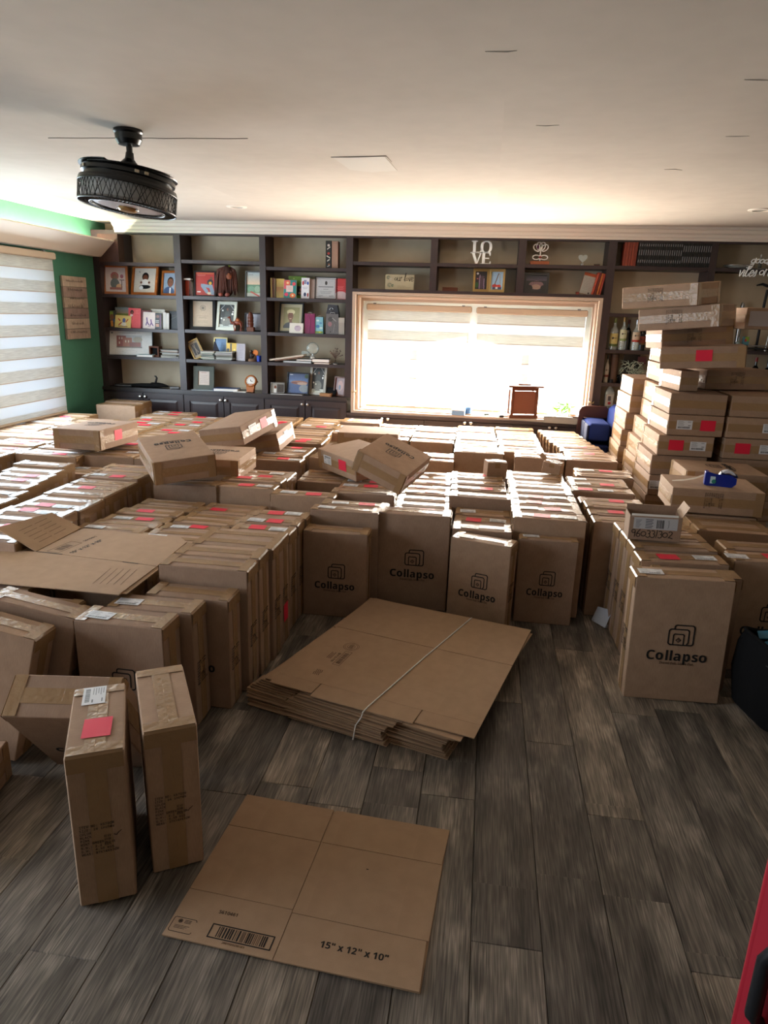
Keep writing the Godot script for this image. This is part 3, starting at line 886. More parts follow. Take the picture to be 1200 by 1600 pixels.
func spec(o: Node3D, d: Vector3, side: float, tick := -1) -> void:
	var at := Vector3(side * (d.x / 2 + 0.0036), d.y * 0.455, 0)
	var text := "ITEM NO: K5700M\nSIZE: 24 inches\nCOLOR\nBLACK\nPINK\nMINT GREEN\nN.W.: 2.2 KGS\nG.W.: 4.59 KGS\nMEAS: 37X14X51CM"
	var p := part("spec_print", words(text, 0.0092, 0.0005, "Droid Sans Mono", false, HORIZONTAL_ALIGNMENT_LEFT), M.ink, o, at + Vector3(0, 0, side * 0.052), Vector3(0, 90 * side, 0))
	var st := begin()
	# the second column: small square characters of three and four strokes
	for row in [[0, 2], [1, 2], [2, 3]]:
		for k in row[1]:
			var c := Vector2(0.060 + 0.0085 * k, 0.0045 - 0.0103 * row[0])
			for s in [[-1, 1, 1, 1], [-1, 0, 1, 0], [-1, -1, 1, -1], [-0.8, -1, -0.8, 1], [0.8, -1, 0.8, 1], [0, -1, 0, 1]].slice(0, 4 + (k + row[0]) % 3):
				stroke(st, [c + Vector2(s[0], s[1]) * 0.003, c + Vector2(s[2], s[3]) * 0.003], 0.0009)
	part("second_column", st.commit(), M.ink, p)
	if tick >= 0:
		var t := begin()
		var y := 0.004 - 0.0103 * tick
		stroke(t, [Vector2(0.080, y + 0.002), Vector2(0.086, y - 0.002), Vector2(0.090, y + 0.004), Vector2(0.098, y + 0.011)], 0.002)
		part("tick_mark", t.commit(), M.ink, p)

func sticker_mesh(kind: String) -> ArrayMesh:
	if not cache.has(kind):
		var st := begin()
		var s := Vector2(0.098, 0.06) if kind == "shipping_label" else Vector2(0.092, 0.07)
		quad(st, Vector3(-s.x / 2, 0, s.y / 2), Vector3(s.x / 2, 0, s.y / 2), Vector3(s.x / 2, 0, -s.y / 2), Vector3(-s.x / 2, 0, -s.y / 2), Vector3.UP)
		cache[kind] = st.commit()
	return cache[kind]

# One carton. Its own axes: x across the broad face, y up, z through; the base stands on y = 0.
# opts: size, board (0-2), white / pink (where along the top, -0.5 .. 0.5), side_white / side_pink (sign of the narrow side, at that height), front_white, front_pink, logo ("f", "b", "fb"), spec (sign), tick
func carton(kind: String, at: Vector3, basis: Basis, label: String, group: String, opts := {}) -> Node3D:
	var d: Vector3 = LARGE if kind == "L" else SMALL
	var scl: Vector3 = opts.get("scale", Vector3.ONE)
	var o := thing("carton", label, "carton", at, Vector3.ZERO, group)
	o.basis = basis * Basis.from_scale(scl)
	part("body", rbox(d, 0.005, 4, 0.0016), M["board%d" % opts.get("board", rng.randi() % 3)], o, Vector3(0, d.y / 2, 0))
	part("packing_tape", tape_mesh(d), M.tape, o)
	for s in ["white", "pink"]:
		if opts.has(s):
			part("shipping_label" if s == "white" else "pink_sticker", sticker_mesh("shipping_label" if s == "white" else "pink_sticker"), M.white_label if s == "white" else M.pink, o, Vector3(opts[s] * d.x, d.y + 0.0040, rng.randf_range(-0.018, 0.018)), Vector3(0, rng.randf_range(-6, 6), 0))
		if opts.has("side_" + s):
			var v: Vector2 = opts["side_" + s]
			part("shipping_label" if s == "white" else "pink_sticker", sticker_mesh("shipping_label" if s == "white" else "pink_sticker"), M.white_label if s == "white" else M.pink, o, Vector3(v.x * (d.x / 2 + 0.0046), d.y * v.y, 0.012), Vector3(0, 0, -90 * v.x))
	if opts.has("logo"):
		for c in opts.logo:
			logo(o, d, 1.0 if c == "f" else -1.0)
	if opts.has("spec"):
		spec(o, d, opts.spec, opts.get("tick", -1))
	return o

# a file of upright cartons one behind the other, from its front face centre to its back face centre
func file(kind: String, n: int, front: Vector2, back: Vector2, phrase: String, opts := {}) -> void:
	var d: Vector3 = LARGE if kind == "L" else SMALL
	var step := (front - back).length() / n
	for i in n:
		var p := front.lerp(back, (i + 0.5) / n)
		var sticks: float = rng.randf()
		var my := {"scale": Vector3(opts.get("w", d.x) / d.x * rng.randf_range(0.985, 1.0), opts.get("h", d.y) / d.y * rng.randf_range(0.985, 1.012), (step - 0.006) / d.z)}
		if sticks > 0.38:
			var flip := rng.randf() < 0.3
			if sticks < 0.85:
				my.white = (0.22 if flip else -0.26) + rng.randf_range(-0.05, 0.05)
			if sticks > 0.52:
				my.pink = (-0.12 if flip else 0.10) + rng.randf_range(-0.06, 0.06)
		if i == 0 and opts.has("first"):
			my.merge(opts.first, true)
			for k in ["white", "pink"]:
				if not opts.first.has(k):
					my.erase(k)
		if opts.has("each"):
			my.merge(opts.each, true)
		var what: String = ("%s brown carton %s" % [ORDINAL[i], phrase]) if n > 1 else "brown carton " + phrase
		carton(kind, Vector3(p.x + rng.randf_range(-0.004, 0.004), 0, p.y), Basis.from_euler(Vector3(deg_to_rad(rng.randf_range(-0.5, 0.3)), deg_to_rad(opts.get("yaw", 0.0) + rng.randf_range(-0.8, 0.8)), deg_to_rad(rng.randf_range(-0.4, 0.4)))), what, "brown cartons packed upright across the floor", my)

# a carton lying on its broad face: c its middle; yaw, pitch and roll in degrees; spin turns the printed face on top (0: its head points away)
func lying(c: Vector3, turn: Vector3, spin: float, label: String, group: String, opts := {}, kind := "S") -> Node3D:
	var b := Basis.from_euler(Vector3(deg_to_rad(turn.y), deg_to_rad(turn.x), deg_to_rad(turn.z))) * Basis(Vector3.UP, deg_to_rad(spin)) * Basis(Vector3.RIGHT, -PI / 2)
	var d: Vector3 = LARGE if kind == "L" else SMALL
	var scl: Vector3 = opts.get("scale", Vector3.ONE)
	return carton(kind, c - b * Vector3(0, d.y * scl.y / 2, 0), b, label, group, opts)

func cartons() -> void:
	# the four printed cartons that face the clear floor
	file("S", 1, Vector2(-0.722, -3.335), Vector2(-0.72, -3.47), "with printed logo, first of the four facing the strapped flat bundle", {"first": {"logo": "f", "board": 1}, "yaw": 1.5})
	file("L", 1, Vector2(-0.33, -3.525), Vector2(-0.325, -3.665), "tallest of the four logo cartons facing the strapped flat bundle", {"first": {"logo": "f", "board": 1}, "w": 0.395})
	file("S", 1, Vector2(0.035, -3.36), Vector2(0.07, -3.485), "with logo, turned askew among the four facing the strapped bundle", {"first": {"logo": "f", "white": -0.3, "board": 0, "spec": 1.0}, "yaw": -18.0, "w": 0.325})
	file("S", 1, Vector2(0.385, -3.48), Vector2(0.385, -3.578), "with logo in shade beside the aisle of the fallen white card", {"first": {"logo": "f", "white": -0.3, "board": 1}, "yaw": 1.0, "w": 0.305, "h": 0.47})
	# files behind them, over to the window
	file("L", 9, Vector2(0.395, -3.59), Vector2(0.37, -4.80), "behind the shaded logo carton beside the aisle", {"first": {"pink": -0.1, "white": 0.25}})
	file("S", 3, Vector2(0.035, -3.53), Vector2(0.04, -3.975), "behind the askew logo carton", {"w": 0.32, "first": {"white": -0.2}})
	file("L", 1, Vector2(0.025, -3.98), Vector2(0.02, -4.125), "with bare front standing proud behind three lower ones and the askew logo carton", {"first": {"board": 1}})
	file("L", 4, Vector2(0.01, -4.13), Vector2(-0.015, -4.66), "behind the bare-fronted one, before the gap with a paper corner", {"w": 0.345})
	file("L", 1, Vector2(-0.005, -5.32), Vector2(-0.01, -5.455), "with bare front heading the window file beside a small labelled carton", {"first": {"white": -0.2, "pink": 0.25}})
	file("L", 10, Vector2(-0.03, -5.46), Vector2(-0.06, -6.86), "in the window file below the blue box on the bench", {"h": 0.53, "w": 0.355})
	file("L", 2, Vector2(0.445, -5.265), Vector2(0.46, -5.515), "of the pair behind the open little carton, below the wooden lantern", {"w": 0.375, "first": {"white": -0.22}})
	file("L", 9, Vector2(0.33, -5.54), Vector2(0.315, -6.83), "in the window file below the wooden lantern", {"h": 0.53, "w": 0.36})
	file("L", 2, Vector2(0.84, -5.285), Vector2(0.85, -5.57), "of the pair in front of the navy armchair", {"first": {}})
	file("L", 9, Vector2(0.86, -5.60), Vector2(0.70, -6.80), "in the window file below the potted plant", {"h": 0.53, "w": 0.355})
	file("L", 2, Vector2(0.845, -4.73), Vector2(0.86, -4.975), "of the pair at the foot of the carton tower", {"w": 0.38, "first": {}})
	file("L", 3, Vector2(0.775, -4.30), Vector2(0.77, -4.70), "of three between the aisle files and the carton tower", {"w": 0.375, "first": {"pink": -0.28, "white": 0.05}})
	file("L", 4, Vector2(0.81, -3.645), Vector2(0.785, -4.17), "in the file behind the handwritten carton", {"w": 0.36, "first": {}})
	file("L", 4, Vector2(0.945, -3.062), Vector2(0.915, -3.635), "in the file under the handwritten carton", {"first": {"pink": -0.15, "white": 0.28}, "each": {"spec": -1.0}, "yaw": 2.5})
	file("S", 8, Vector2(-0.305, -3.80), Vector2(-0.36, -4.90), "in the low file behind the tallest logo carton", {"w": 0.345})
	file("S", 3, Vector2(-0.36, -5.29), Vector2(-0.375, -5.63), "behind the paper corner piece, under the window glare", {"w": 0.34})
	file("L", 5, Vector2(-0.425, -5.83), Vector2(-0.42, -6.68), "in the short file under the window's dark mullion", {"h": 0.53, "w": 0.375})
	file("L", 5, Vector2(-0.80, -5.83), Vector2(-0.79, -6.66), "in the short window file nearest the bookcase end", {"h": 0.53, "w": 0.35})
	file("L", 1, Vector2(-0.71, -3.495), Vector2(-0.70, -3.605), "right behind the first logo carton, with worn top", {"first": {"white": -0.28}, "w": 0.38})
	file("L", 1, Vector2(-0.685, -3.612), Vector2(-0.675, -3.73), "with white and pink labels, second behind the first logo carton", {"first": {"white": -0.22, "pink": 0.18}, "w": 0.38})
	file("L", 1, Vector2(-0.66, -3.87), Vector2(-0.68, -3.99), "standing under the tilted logo carton's low corner", {"first": {"board": 1}})
	file("S", 5, Vector2(-0.71, -4.05), Vector2(-0.73, -4.75), "under the two tilted logo cartons at the middle", {"h": 0.50})
	file("L", 1, Vector2(-1.005, -3.76), Vector2(-1.005, -3.89), "with white and pink labels, alone before a low gap", {"first": {"white": -0.25, "pink": 0.15}})
	file("S", 3, Vector2(-1.03, -4.36), Vector2(-1.04, -4.74), "in the low gap beside the two tilted logo cartons", {"each": {"board": 1}})
	file("L", 2, Vector2(-1.03, -4.78), Vector2(-1.04, -5.02), "behind the low gap beside the tilted logo cartons")
	for k in 2:
		carton("L", Vector3(-1.16 + 0.145 * k, 0, -5.26), Basis(Vector3.UP, deg_to_rad(88)), ["brown carton turned edge-on behind the low gap", "second brown carton turned edge-on behind the low gap"][k], "brown cartons packed upright across the floor", {"scale": Vector3(0.95, 1, 0.98)})
	file("L", 3, Vector2(-1.15, -5.90), Vector2(-1.15, -6.36), "behind the carton lying flat at the window's bookcase end", {"w": 0.38})
	file("L", 2, Vector2(-1.14, -6.40), Vector2(-1.16, -6.66), "against the bench at the bookcase end", {"w": 0.38, "h": 0.575})
	# the side towards the green wall
	file("L", 3, Vector2(-1.105, -2.515), Vector2(-1.075, -2.945), "in the edge-on row by the strapped bundle", {"first": {"board": 1}, "each": {"spec": 1.0}, "h": 0.55})
	file("L", 1, Vector2(-1.075, -2.95), Vector2(-1.085, -3.085), "fourth in the edge-on row, with pink sticker low on its side", {"each": {"spec": 1.0, "side_pink": Vector2(1, 0.3)}, "first": {}})
	file("S", 3, Vector2(-1.06, -3.12), Vector2(-1.045, -3.54), "behind the pink-stickered one in the edge-on row", {"w": 0.315, "h": 0.515, "each": {"spec": 1.0}, "first": {"pink": -0.1, "white": 0.25}})
	file("S", 1, Vector2(-1.105, -2.375), Vector2(-1.115, -2.51), "showing a ring of its logo beside the edge-on row", {"first": {"logo": "f", "spec": 1.0, "board": 1}})
	file("S", 1, Vector2(-1.245, -2.09), Vector2(-1.24, -2.23), "with white label on top and half its logo hidden", {"first": {"logo": "f", "white": -0.28, "spec": 1.0, "board": 1}})
	file("S", 1, Vector2(-1.20, -2.235), Vector2(-1.19, -2.37), "whose white label peeps out under the opened carton sheet", {"first": {"white": -0.3, "spec": 1.0, "board": 1}})
	file("S", 7, Vector2(-1.48, -2.98), Vector2(-1.375, -3.74), "in the low file past the opened sheet, beside the edge-on row", {"w": 0.35})
	file("S", 4, Vector2(-1.55, -2.44), Vector2(-1.52, -2.96), "under the opened carton sheet, near the edge-on row", {"w": 0.34})
	file("S", 8, Vector2(-1.87, -2.86), Vector2(-1.745, -3.71), "in the low file past the opened sheet's raised flap", {"w": 0.36})
	file("S", 4, Vector2(-1.90, -2.30), Vector2(-1.885, -2.84), "under the opened carton sheet, towards the green wall", {"w": 0.34})
	file("L", 12, Vector2(-2.20, -2.62), Vector2(-2.25, -4.22), "in the long file with taped ends beside the opened sheet", {"w": 0.375})
	file("L", 9, Vector2(-2.60, -2.92), Vector2(-2.86, -4.15), "in the second file from the opened sheet towards the blind", {"w": 0.36})
	file("L", 3, Vector2(-3.01, -4.33), Vector2(-2.985, -4.68), "of three with taped ends before the carton lying by the green wall", {"w": 0.46})
	file("L", 14, Vector2(-3.0, -4.70), Vector2(-3.06, -6.62), "in the file under the carton lying by the green wall", {"w": 0.42})
	file("L", 12, Vector2(-3.43, -4.15), Vector2(-3.50, -5.92), "in the second file from the blind, towards the green wall", {"w": 0.40})
	file("L", 8, Vector2(-3.83, -4.95), Vector2(-3.85, -6.18), "in the file along the blind and green wall", {"w": 0.36})
	file("L", 2, Vector2(-3.62, -6.42), Vector2(-3.64, -6.80), "standing proud in the corner of green wall and cabinets", {"w": 0.42, "h": 0.62, "first": {}})
	file("S", 2, Vector2(-2.62, -4.19), Vector2(-2.62, -4.40), "in the low dip beside the taped file ends", {"w": 0.36, "first": {}})
	file("L", 14, Vector2(-2.59, -4.43), Vector2(-2.67, -6.38), "in the file headed by a plain bare front beside the dip", {"w": 0.385, "first": {"board": 1}})
	file("L", 15, Vector2(-2.20, -4.40), Vector2(-2.29, -6.62), "in the file behind the tilted logo carton, towards the cabinets", {"w": 0.36})
	file("L", 1, Vector2(-1.75, -3.81), Vector2(-1.76, -3.945), "with bare front under the tilted logo carton near the green side", {"first": {"board": 1}, "yaw": 8.0})
	file("L", 4, Vector2(-1.78, -4.06), Vector2(-1.80, -4.62), "under the flat carton beside the tilted logo carton", {"h": 0.50})
	file("L", 2, Vector2(-1.39, -3.85), Vector2(-1.39, -4.11), "of a labelled pair in front of the flat-lying logo carton", {"first": {"pink": 0.0, "white": 0.3}})
	file("L", 2, Vector2(-1.40, -4.14), Vector2(-1.41, -4.42), "behind the labelled pair, beside the flat-lying logo carton", {"h": 0.53})
	file("L", 4, Vector2(-1.43, -4.64), Vector2(-1.46, -5.20), "in the short file under the propped carton with bright end", {"w": 0.36, "first": {"pink": 0.1, "white": 0.35, "board": 1}})
	file("L", 5, Vector2(-1.44, -5.30), Vector2(-1.50, -5.98), "in the short file behind the propped carton with bright end", {"w": 0.38, "first": {"pink": 0.0}})
	file("L", 4, Vector2(-1.50, -6.12), Vector2(-1.54, -6.70), "against the cabinets below the framed diver-blue photograph", {"w": 0.38, "first": {"white": -0.3, "pink": 0.1}})
	file("L", 3, Vector2(-1.83, -4.66), Vector2(-1.84, -5.04), "under the propped carton with white and pink labels", {"w": 0.34})
	file("L", 7, Vector2(-1.88, -5.66), Vector2(-1.94, -6.66), "against the cabinets below the wooden clock", {"w": 0.34})
	near_corner()
	loose_cartons()
	tower()
	far_side()

func upright(kind: String, at: Vector3, yaw: float, pitch: float, roll: float, label: String, opts := {}) -> Node3D:
	return carton(kind, at, Basis.from_euler(Vector3(deg_to_rad(pitch), deg_to_rad(yaw), deg_to_rad(roll))), label, "brown cartons around the clear floor", opts)

func near_corner() -> void:
	# the two narrow-side-on cartons by the single flat sheet; the narrow side looks at us
	upright("S", Vector3(-1.005, 0.004, -1.555), 27.5 - 90, 0, 0, "narrow side-on brown carton with white label and big pink sticker on top", {"scale": Vector3(1, 0.985, 1.05), "white": -0.34, "pink": 0.16, "spec": 1.0, "tick": 0, "board": 0})
	upright("S", Vector3(-0.878, 0.004, -1.70), 30.5 - 90, 0, -1.0, "narrow side-on brown carton with plain taped top touching the flat sheet", {"scale": Vector3(1, 0.985, 1.04), "spec": 1.0, "tick": 2, "board": 2})
	upright("S", Vector3(-1.25, 0.05, -1.99), 8, 37, 0, "brown carton tipped forward behind the white-and-pink labelled narrow one", {"logo": "f", "board": 1, "scale": Vector3(0.98, 0.98, 1.0)})
	upright("S", Vector3(-1.73, 0.045, -1.95), 5, -4, -13, "leaning brown carton with taped narrow side at the photograph's lower edge", {"pink": -0.2})
	upright("S", Vector3(-1.665, 0.04, -2.115), 4, -5, -11, "leaning brown carton between the tipped one and the half-hidden logo", {"spec": 1.0})
	file("S", 1, Vector2(-1.66, -2.235), Vector2(-1.66, -2.29), "with bare front in the shade under the opened sheet", {"first": {"board": 1}, "w": 0.37})
	lying(Vector3(-1.64, 0.07, -1.60), Vector3(12, 0, 0), 0, "brown carton lying on the floor beneath the tipped and leaning ones", "brown cartons around the clear floor", {"scale": Vector3(0.9, 0.9, 1)})

const LOOSE := "brown cartons lying loose on top of the packed ones"

func loose_cartons() -> void:
	lying(Vector3(-2.80, 0.655, -4.68), Vector3(-2.6, -1.0, 0.5), 180, "brown carton lying flat by the green wall, pink sticker folded over its side", LOOSE, {"scale": Vector3(1.05, 1.05, 1.05), "logo": "f", "side_pink": Vector2(-1, 0.55)})
	lying(Vector3(-1.83, 0.70, -3.90), Vector3(36.5, 6.9, 4.3), 180, "tilted brown carton, upside-down logo on top, over the low file", LOOSE, {"scale": Vector3(1.03, 1.03, 1.03), "logo": "f"})
	lying(Vector3(-1.76, 0.735, -4.82), Vector3(-12, 8, 9.7), 0, "propped brown carton with white and pink labels on its end, highest of the loose ones", LOOSE, {"scale": Vector3(1.02, 1.02, 1.0), "side_white": Vector2(1, 0.3), "side_pink": Vector2(1, 0.62)})
	lying(Vector3(-1.695, 0.588, -4.29), Vector3(4, 0, 0), 180, "flat-lying brown logo carton half hidden behind the tilted one", LOOSE, {"logo": "f", "scale": Vector3(1.0, 0.95, 1.03)})
	lying(Vector3(-1.67, 0.60, -5.14), Vector3(2, 2, 12.0), 0, "propped brown carton whose bright end faces the window", LOOSE, {"side_white": Vector2(1, 0.5)})
	lying(Vector3(-0.834, 0.600, -4.60), Vector3(-46.5, 6.0, -0.6), 90, "tilted brown carton, white and pink labels on its long side, under a logo carton", LOOSE, {"logo": "b", "scale": Vector3(1.01, 1.01, 1.01), "side_white": Vector2(-1, 0.72), "side_pink": Vector2(-1, 0.32)})
	lying(Vector3(-0.526, 0.700, -4.10), Vector3(-13.6, 4.5, -22.2), 180, "steeply tilted brown carton showing an upside-down logo in the middle", LOOSE, {"logo": "f", "scale": Vector3(0.95, 0.95, 0.95)})
	lying(Vector3(-0.90, 0.60, -5.50), Vector3(4, 0, 0), 90, "brown carton lying flat with spec print beside the short window files", LOOSE, {"spec": -1.0, "scale": Vector3(1, 1, 0.85)})
	lying(Vector3(1.31, 0.632, -4.05), Vector3(-2.1, 0.0, 0.0), -90, "flat brown carton that carries the blue tape dispenser", LOOSE, {"spec": 1.0, "board": 0})
	lying(Vector3(1.50, 0.63, -4.55), Vector3(1, 0.5, -1.0), 90, "flat brown logo carton behind the one with the tape dispenser", LOOSE, {"logo": "f", "board": 0})

func tower() -> void:
	var g := "brown cartons stacked flat in the tower"
	var level := ["bottom", "second", "third", "fourth", "fifth", "sixth", "seventh", "topmost"]
	var xs := [1.345, 1.34, 1.335, 1.335, 1.34, 1.365, 1.40, 1.405]
	for k in 8:
		var o := {"scale": Vector3(1.04, 1.03, 1.0)}
		if k == 6:
			o.front_white = true
		var c := lying(Vector3(xs[k], 0.07 + 0.1405 * k, -5.09 + rng.randf_range(-0.01, 0.01)), Vector3(rng.randf_range(-1.5, 2.5), 0, 0), 0, "flat brown carton, %s of the tower's front stack by the tape dispenser" % level[k], g, o)
		if k == 6 or k == 5 or k == 3:
			front_stickers(c, k)
		lying(Vector3(xs[k] + 0.035 - 0.004 * (7 - k), 0.07 + 0.1405 * k, -5.60 + rng.randf_range(-0.01, 0.01)), Vector3(rng.randf_range(-2, 2), 0, 0), 0, "flat brown carton, %s of the tower's middle stack, its end towards the window" % level[k], g, {"side_white": Vector2(-1, 0.5)} if k == 7 else {"scale": Vector3(1, 1, 1)})
		var xb: float = lerpf(1.285, 1.365, k / 7.0)
		lying(Vector3(xb, 0.07 + 0.1405 * k, -6.17), Vector3(rng.randf_range(-2, 2), 0, 0), 0, "flat brown carton, %s of the tower's rear stack beside the navy armchair" % level[k], g, {"side_white": Vector2(-1, 0.5)} if k > 5 else {"scale": Vector3(1, 1, 1)})
		var r := lying(Vector3(1.795 + rng.randf_range(-0.012, 0.012), 0.07 + 0.1405 * k, -5.09), Vector3(rng.randf_range(-1.5, 1.5), 0, 0), 0, "flat brown carton, %s of the stack at the photograph's edge behind the tower" % level[k], g, {"scale": Vector3(1.05, 1.03, 1.0)})
		if k == 6 or k == 5:
			front_stickers(r, k + 4)
	var u := "brown cartons heaped on top of the tower"
	lying(Vector3(1.70, 1.20, -5.34), Vector3(17, 0, 0), -90, "brown carton with spec print lying across the gap atop the tower", u, {"spec": 1.0, "scale": Vector3(1.02, 1.06, 1.0)})
	lying(Vector3(1.475, 1.20, -5.72), Vector3(1, 0, 0), 0, "lower of two cartons behind the tower heap, end white in the light", u, {"side_white": Vector2(-1, 0.5)})
	lying(Vector3(1.475, 1.345, -5.73), Vector3(-1, 0, 0), 0, "upper of two cartons behind the tower heap, end white in the light", u, {"side_white": Vector2(-1, 0.5)})
	lying(Vector3(1.335, 1.195, -5.13), Vector3(8, 0, 0), 0, "narrow brown carton wedged under the pink-stickered one on the tower", u, {"scale": Vector3(0.36, 0.75, 0.97)})
	lying(Vector3(1.41, 1.362, -4.94), Vector3(-14.7, 0, 4.0), -90, "brown carton with pink sticker on its long side, third from the heap's summit", u, {"side_pink": Vector2(1, 0.52), "scale": Vector3(1.03, 1.05, 1.0)})
	lying(Vector3(1.405, 1.478, -5.32), Vector3(5.4, -2.0, 4.3), -90, "brown carton with spec print, lit white at its end, fourth from the summit", u, {"spec": 1.0})
	lying(Vector3(1.29, 1.604, -4.98), Vector3(-31.6, 1.0, 5.3), -90, "brown carton with spec print, second from the summit of the heap", u, {"spec": 1.0, "scale": Vector3(1.05, 1.06, 1.0)})
	lying(Vector3(1.18, 1.745, -5.03), Vector3(-36.2, 4.2, 3.6), -90, "summit carton of the heap, spec print on its long side", u, {"spec": 1.0, "scale": Vector3(1.05, 1.05, 1.0)})
	var e := lying(Vector3(1.90, 1.612, -5.20), Vector3(3, 0, 0), -90, "brown carton jutting out level from the heap, covered by one large white label", u, {})
	var big := part("large_label", rbox(Vector3(0.13, 0.0012, 0.095), 0.0004), mat(Color(0.66, 0.62, 0.62), 0.5), e, Vector3(0.1762, 0.085, 0.0))
	big.basis = Basis(Vector3(0, 1, 0), Vector3(1, 0, 0), Vector3(0, 0, -1))

# labels on the front edge of a lying carton (its base side looks at us)
func front_stickers(c: Node3D, k: int) -> void:
	var sets := {3: [["shipping_label", -0.12]], 5: [["pink_sticker", -0.06], ["shipping_label", 0.075]], 6: [["shipping_label", -0.07], ["pink_sticker", 0.075]], 9: [["pink_sticker", -0.06], ["shipping_label", 0.09]], 10: [["shipping_label", 0.09]]}
	for s in sets.get(k, []):
		part(s[0], sticker_mesh(s[0]), M.white_label if s[0] == "shipping_label" else M.pink, c, Vector3(s[1], -0.004, 0.004), Vector3(180, 0, 0))

func far_side() -> void:
	# the logo carton that stands by itself on the clear floor
	upright("L", Vector3(0.886, 0.0, -2.87), 0.4, -0.6, 1.2, "brown logo carton standing by itself on the floor in front of the side-on file", {"logo": "f", "white": -0.32, "spec": -1.0, "board": 2, "scale": Vector3(1.025, 1.02, 1.0)})
	upright("L", Vector3(0.965, 0, -2.99), 0.5, 0, 0, "brown carton peeping out behind the self-standing logo carton", {"board": 1, "scale": Vector3(0.93, 0.965, 0.8)})
	upright("L", Vector3(1.365, 0, -3.22), 3, 0, 0, "brown logo carton behind the black bag", {"logo": "f", "white": -0.44, "pink": 0.02, "board": 2})
	upright("L", Vector3(1.375, 0, -3.38), 2, 0, 0, "brown carton hidden behind the logo carton at the black bag", {"board": 1})
	file("L", 5, Vector2(1.335, -3.60), Vector2(1.335, -4.30), "in the file under the tape dispenser's carton", {"first": {"board": 2}})
	file("L", 3, Vector2(1.47, -4.34), Vector2(1.49, -4.80), "under the flat logo carton behind the tape dispenser", {"w": 0.40})

# ------------------------------------------------------------------ flattened cartons

func board_part(called: String, outline: PackedVector2Array, thick: float, m: Material, under: Node, y := 0.0) -> MeshInstance3D:
	# an outline in x and z laid flat at height y
	return part(called, prism(outline, thick, null, Transform3D(Basis(Vector3(1, 0, 0), Vector3(0, 0, 1), Vector3(0, -1, 0)), Vector3(0, thick, 0))), m, under, Vector3(0, y, 0))

func rect2(x0: float, x1: float, z0: float, z1: float) -> PackedVector2Array:
	return PackedVector2Array([Vector2(x0, z0), Vector2(x1, z0), Vector2(x1, z1), Vector2(x0, z1)])

func bars(st: SurfaceTool, x0: float, x1: float, y0: float, y1: float, seed_: int, n := 40) -> void:
	var r := RandomNumberGenerator.new()
	r.seed = seed_
	var x := x0
	while x < x1:
		var w := r.randf_range(0.4, 1.7) * (x1 - x0) / n
		quad(st, Vector3(x, y0, 0), Vector3(x + w, y0, 0), Vector3(x + w, y1, 0), Vector3(x, y1, 0), Vector3.BACK)
		x += w + r.randf_range(0.5, 1.5) * (x1 - x0) / n

func outline_box(st: SurfaceTool, x0: float, x1: float, y0: float, y1: float, w: float) -> void:
	stroke(st, [Vector2(x0, y0), Vector2(x1, y0), Vector2(x1, y1), Vector2(x0, y1), Vector2(x0, y0)], w)

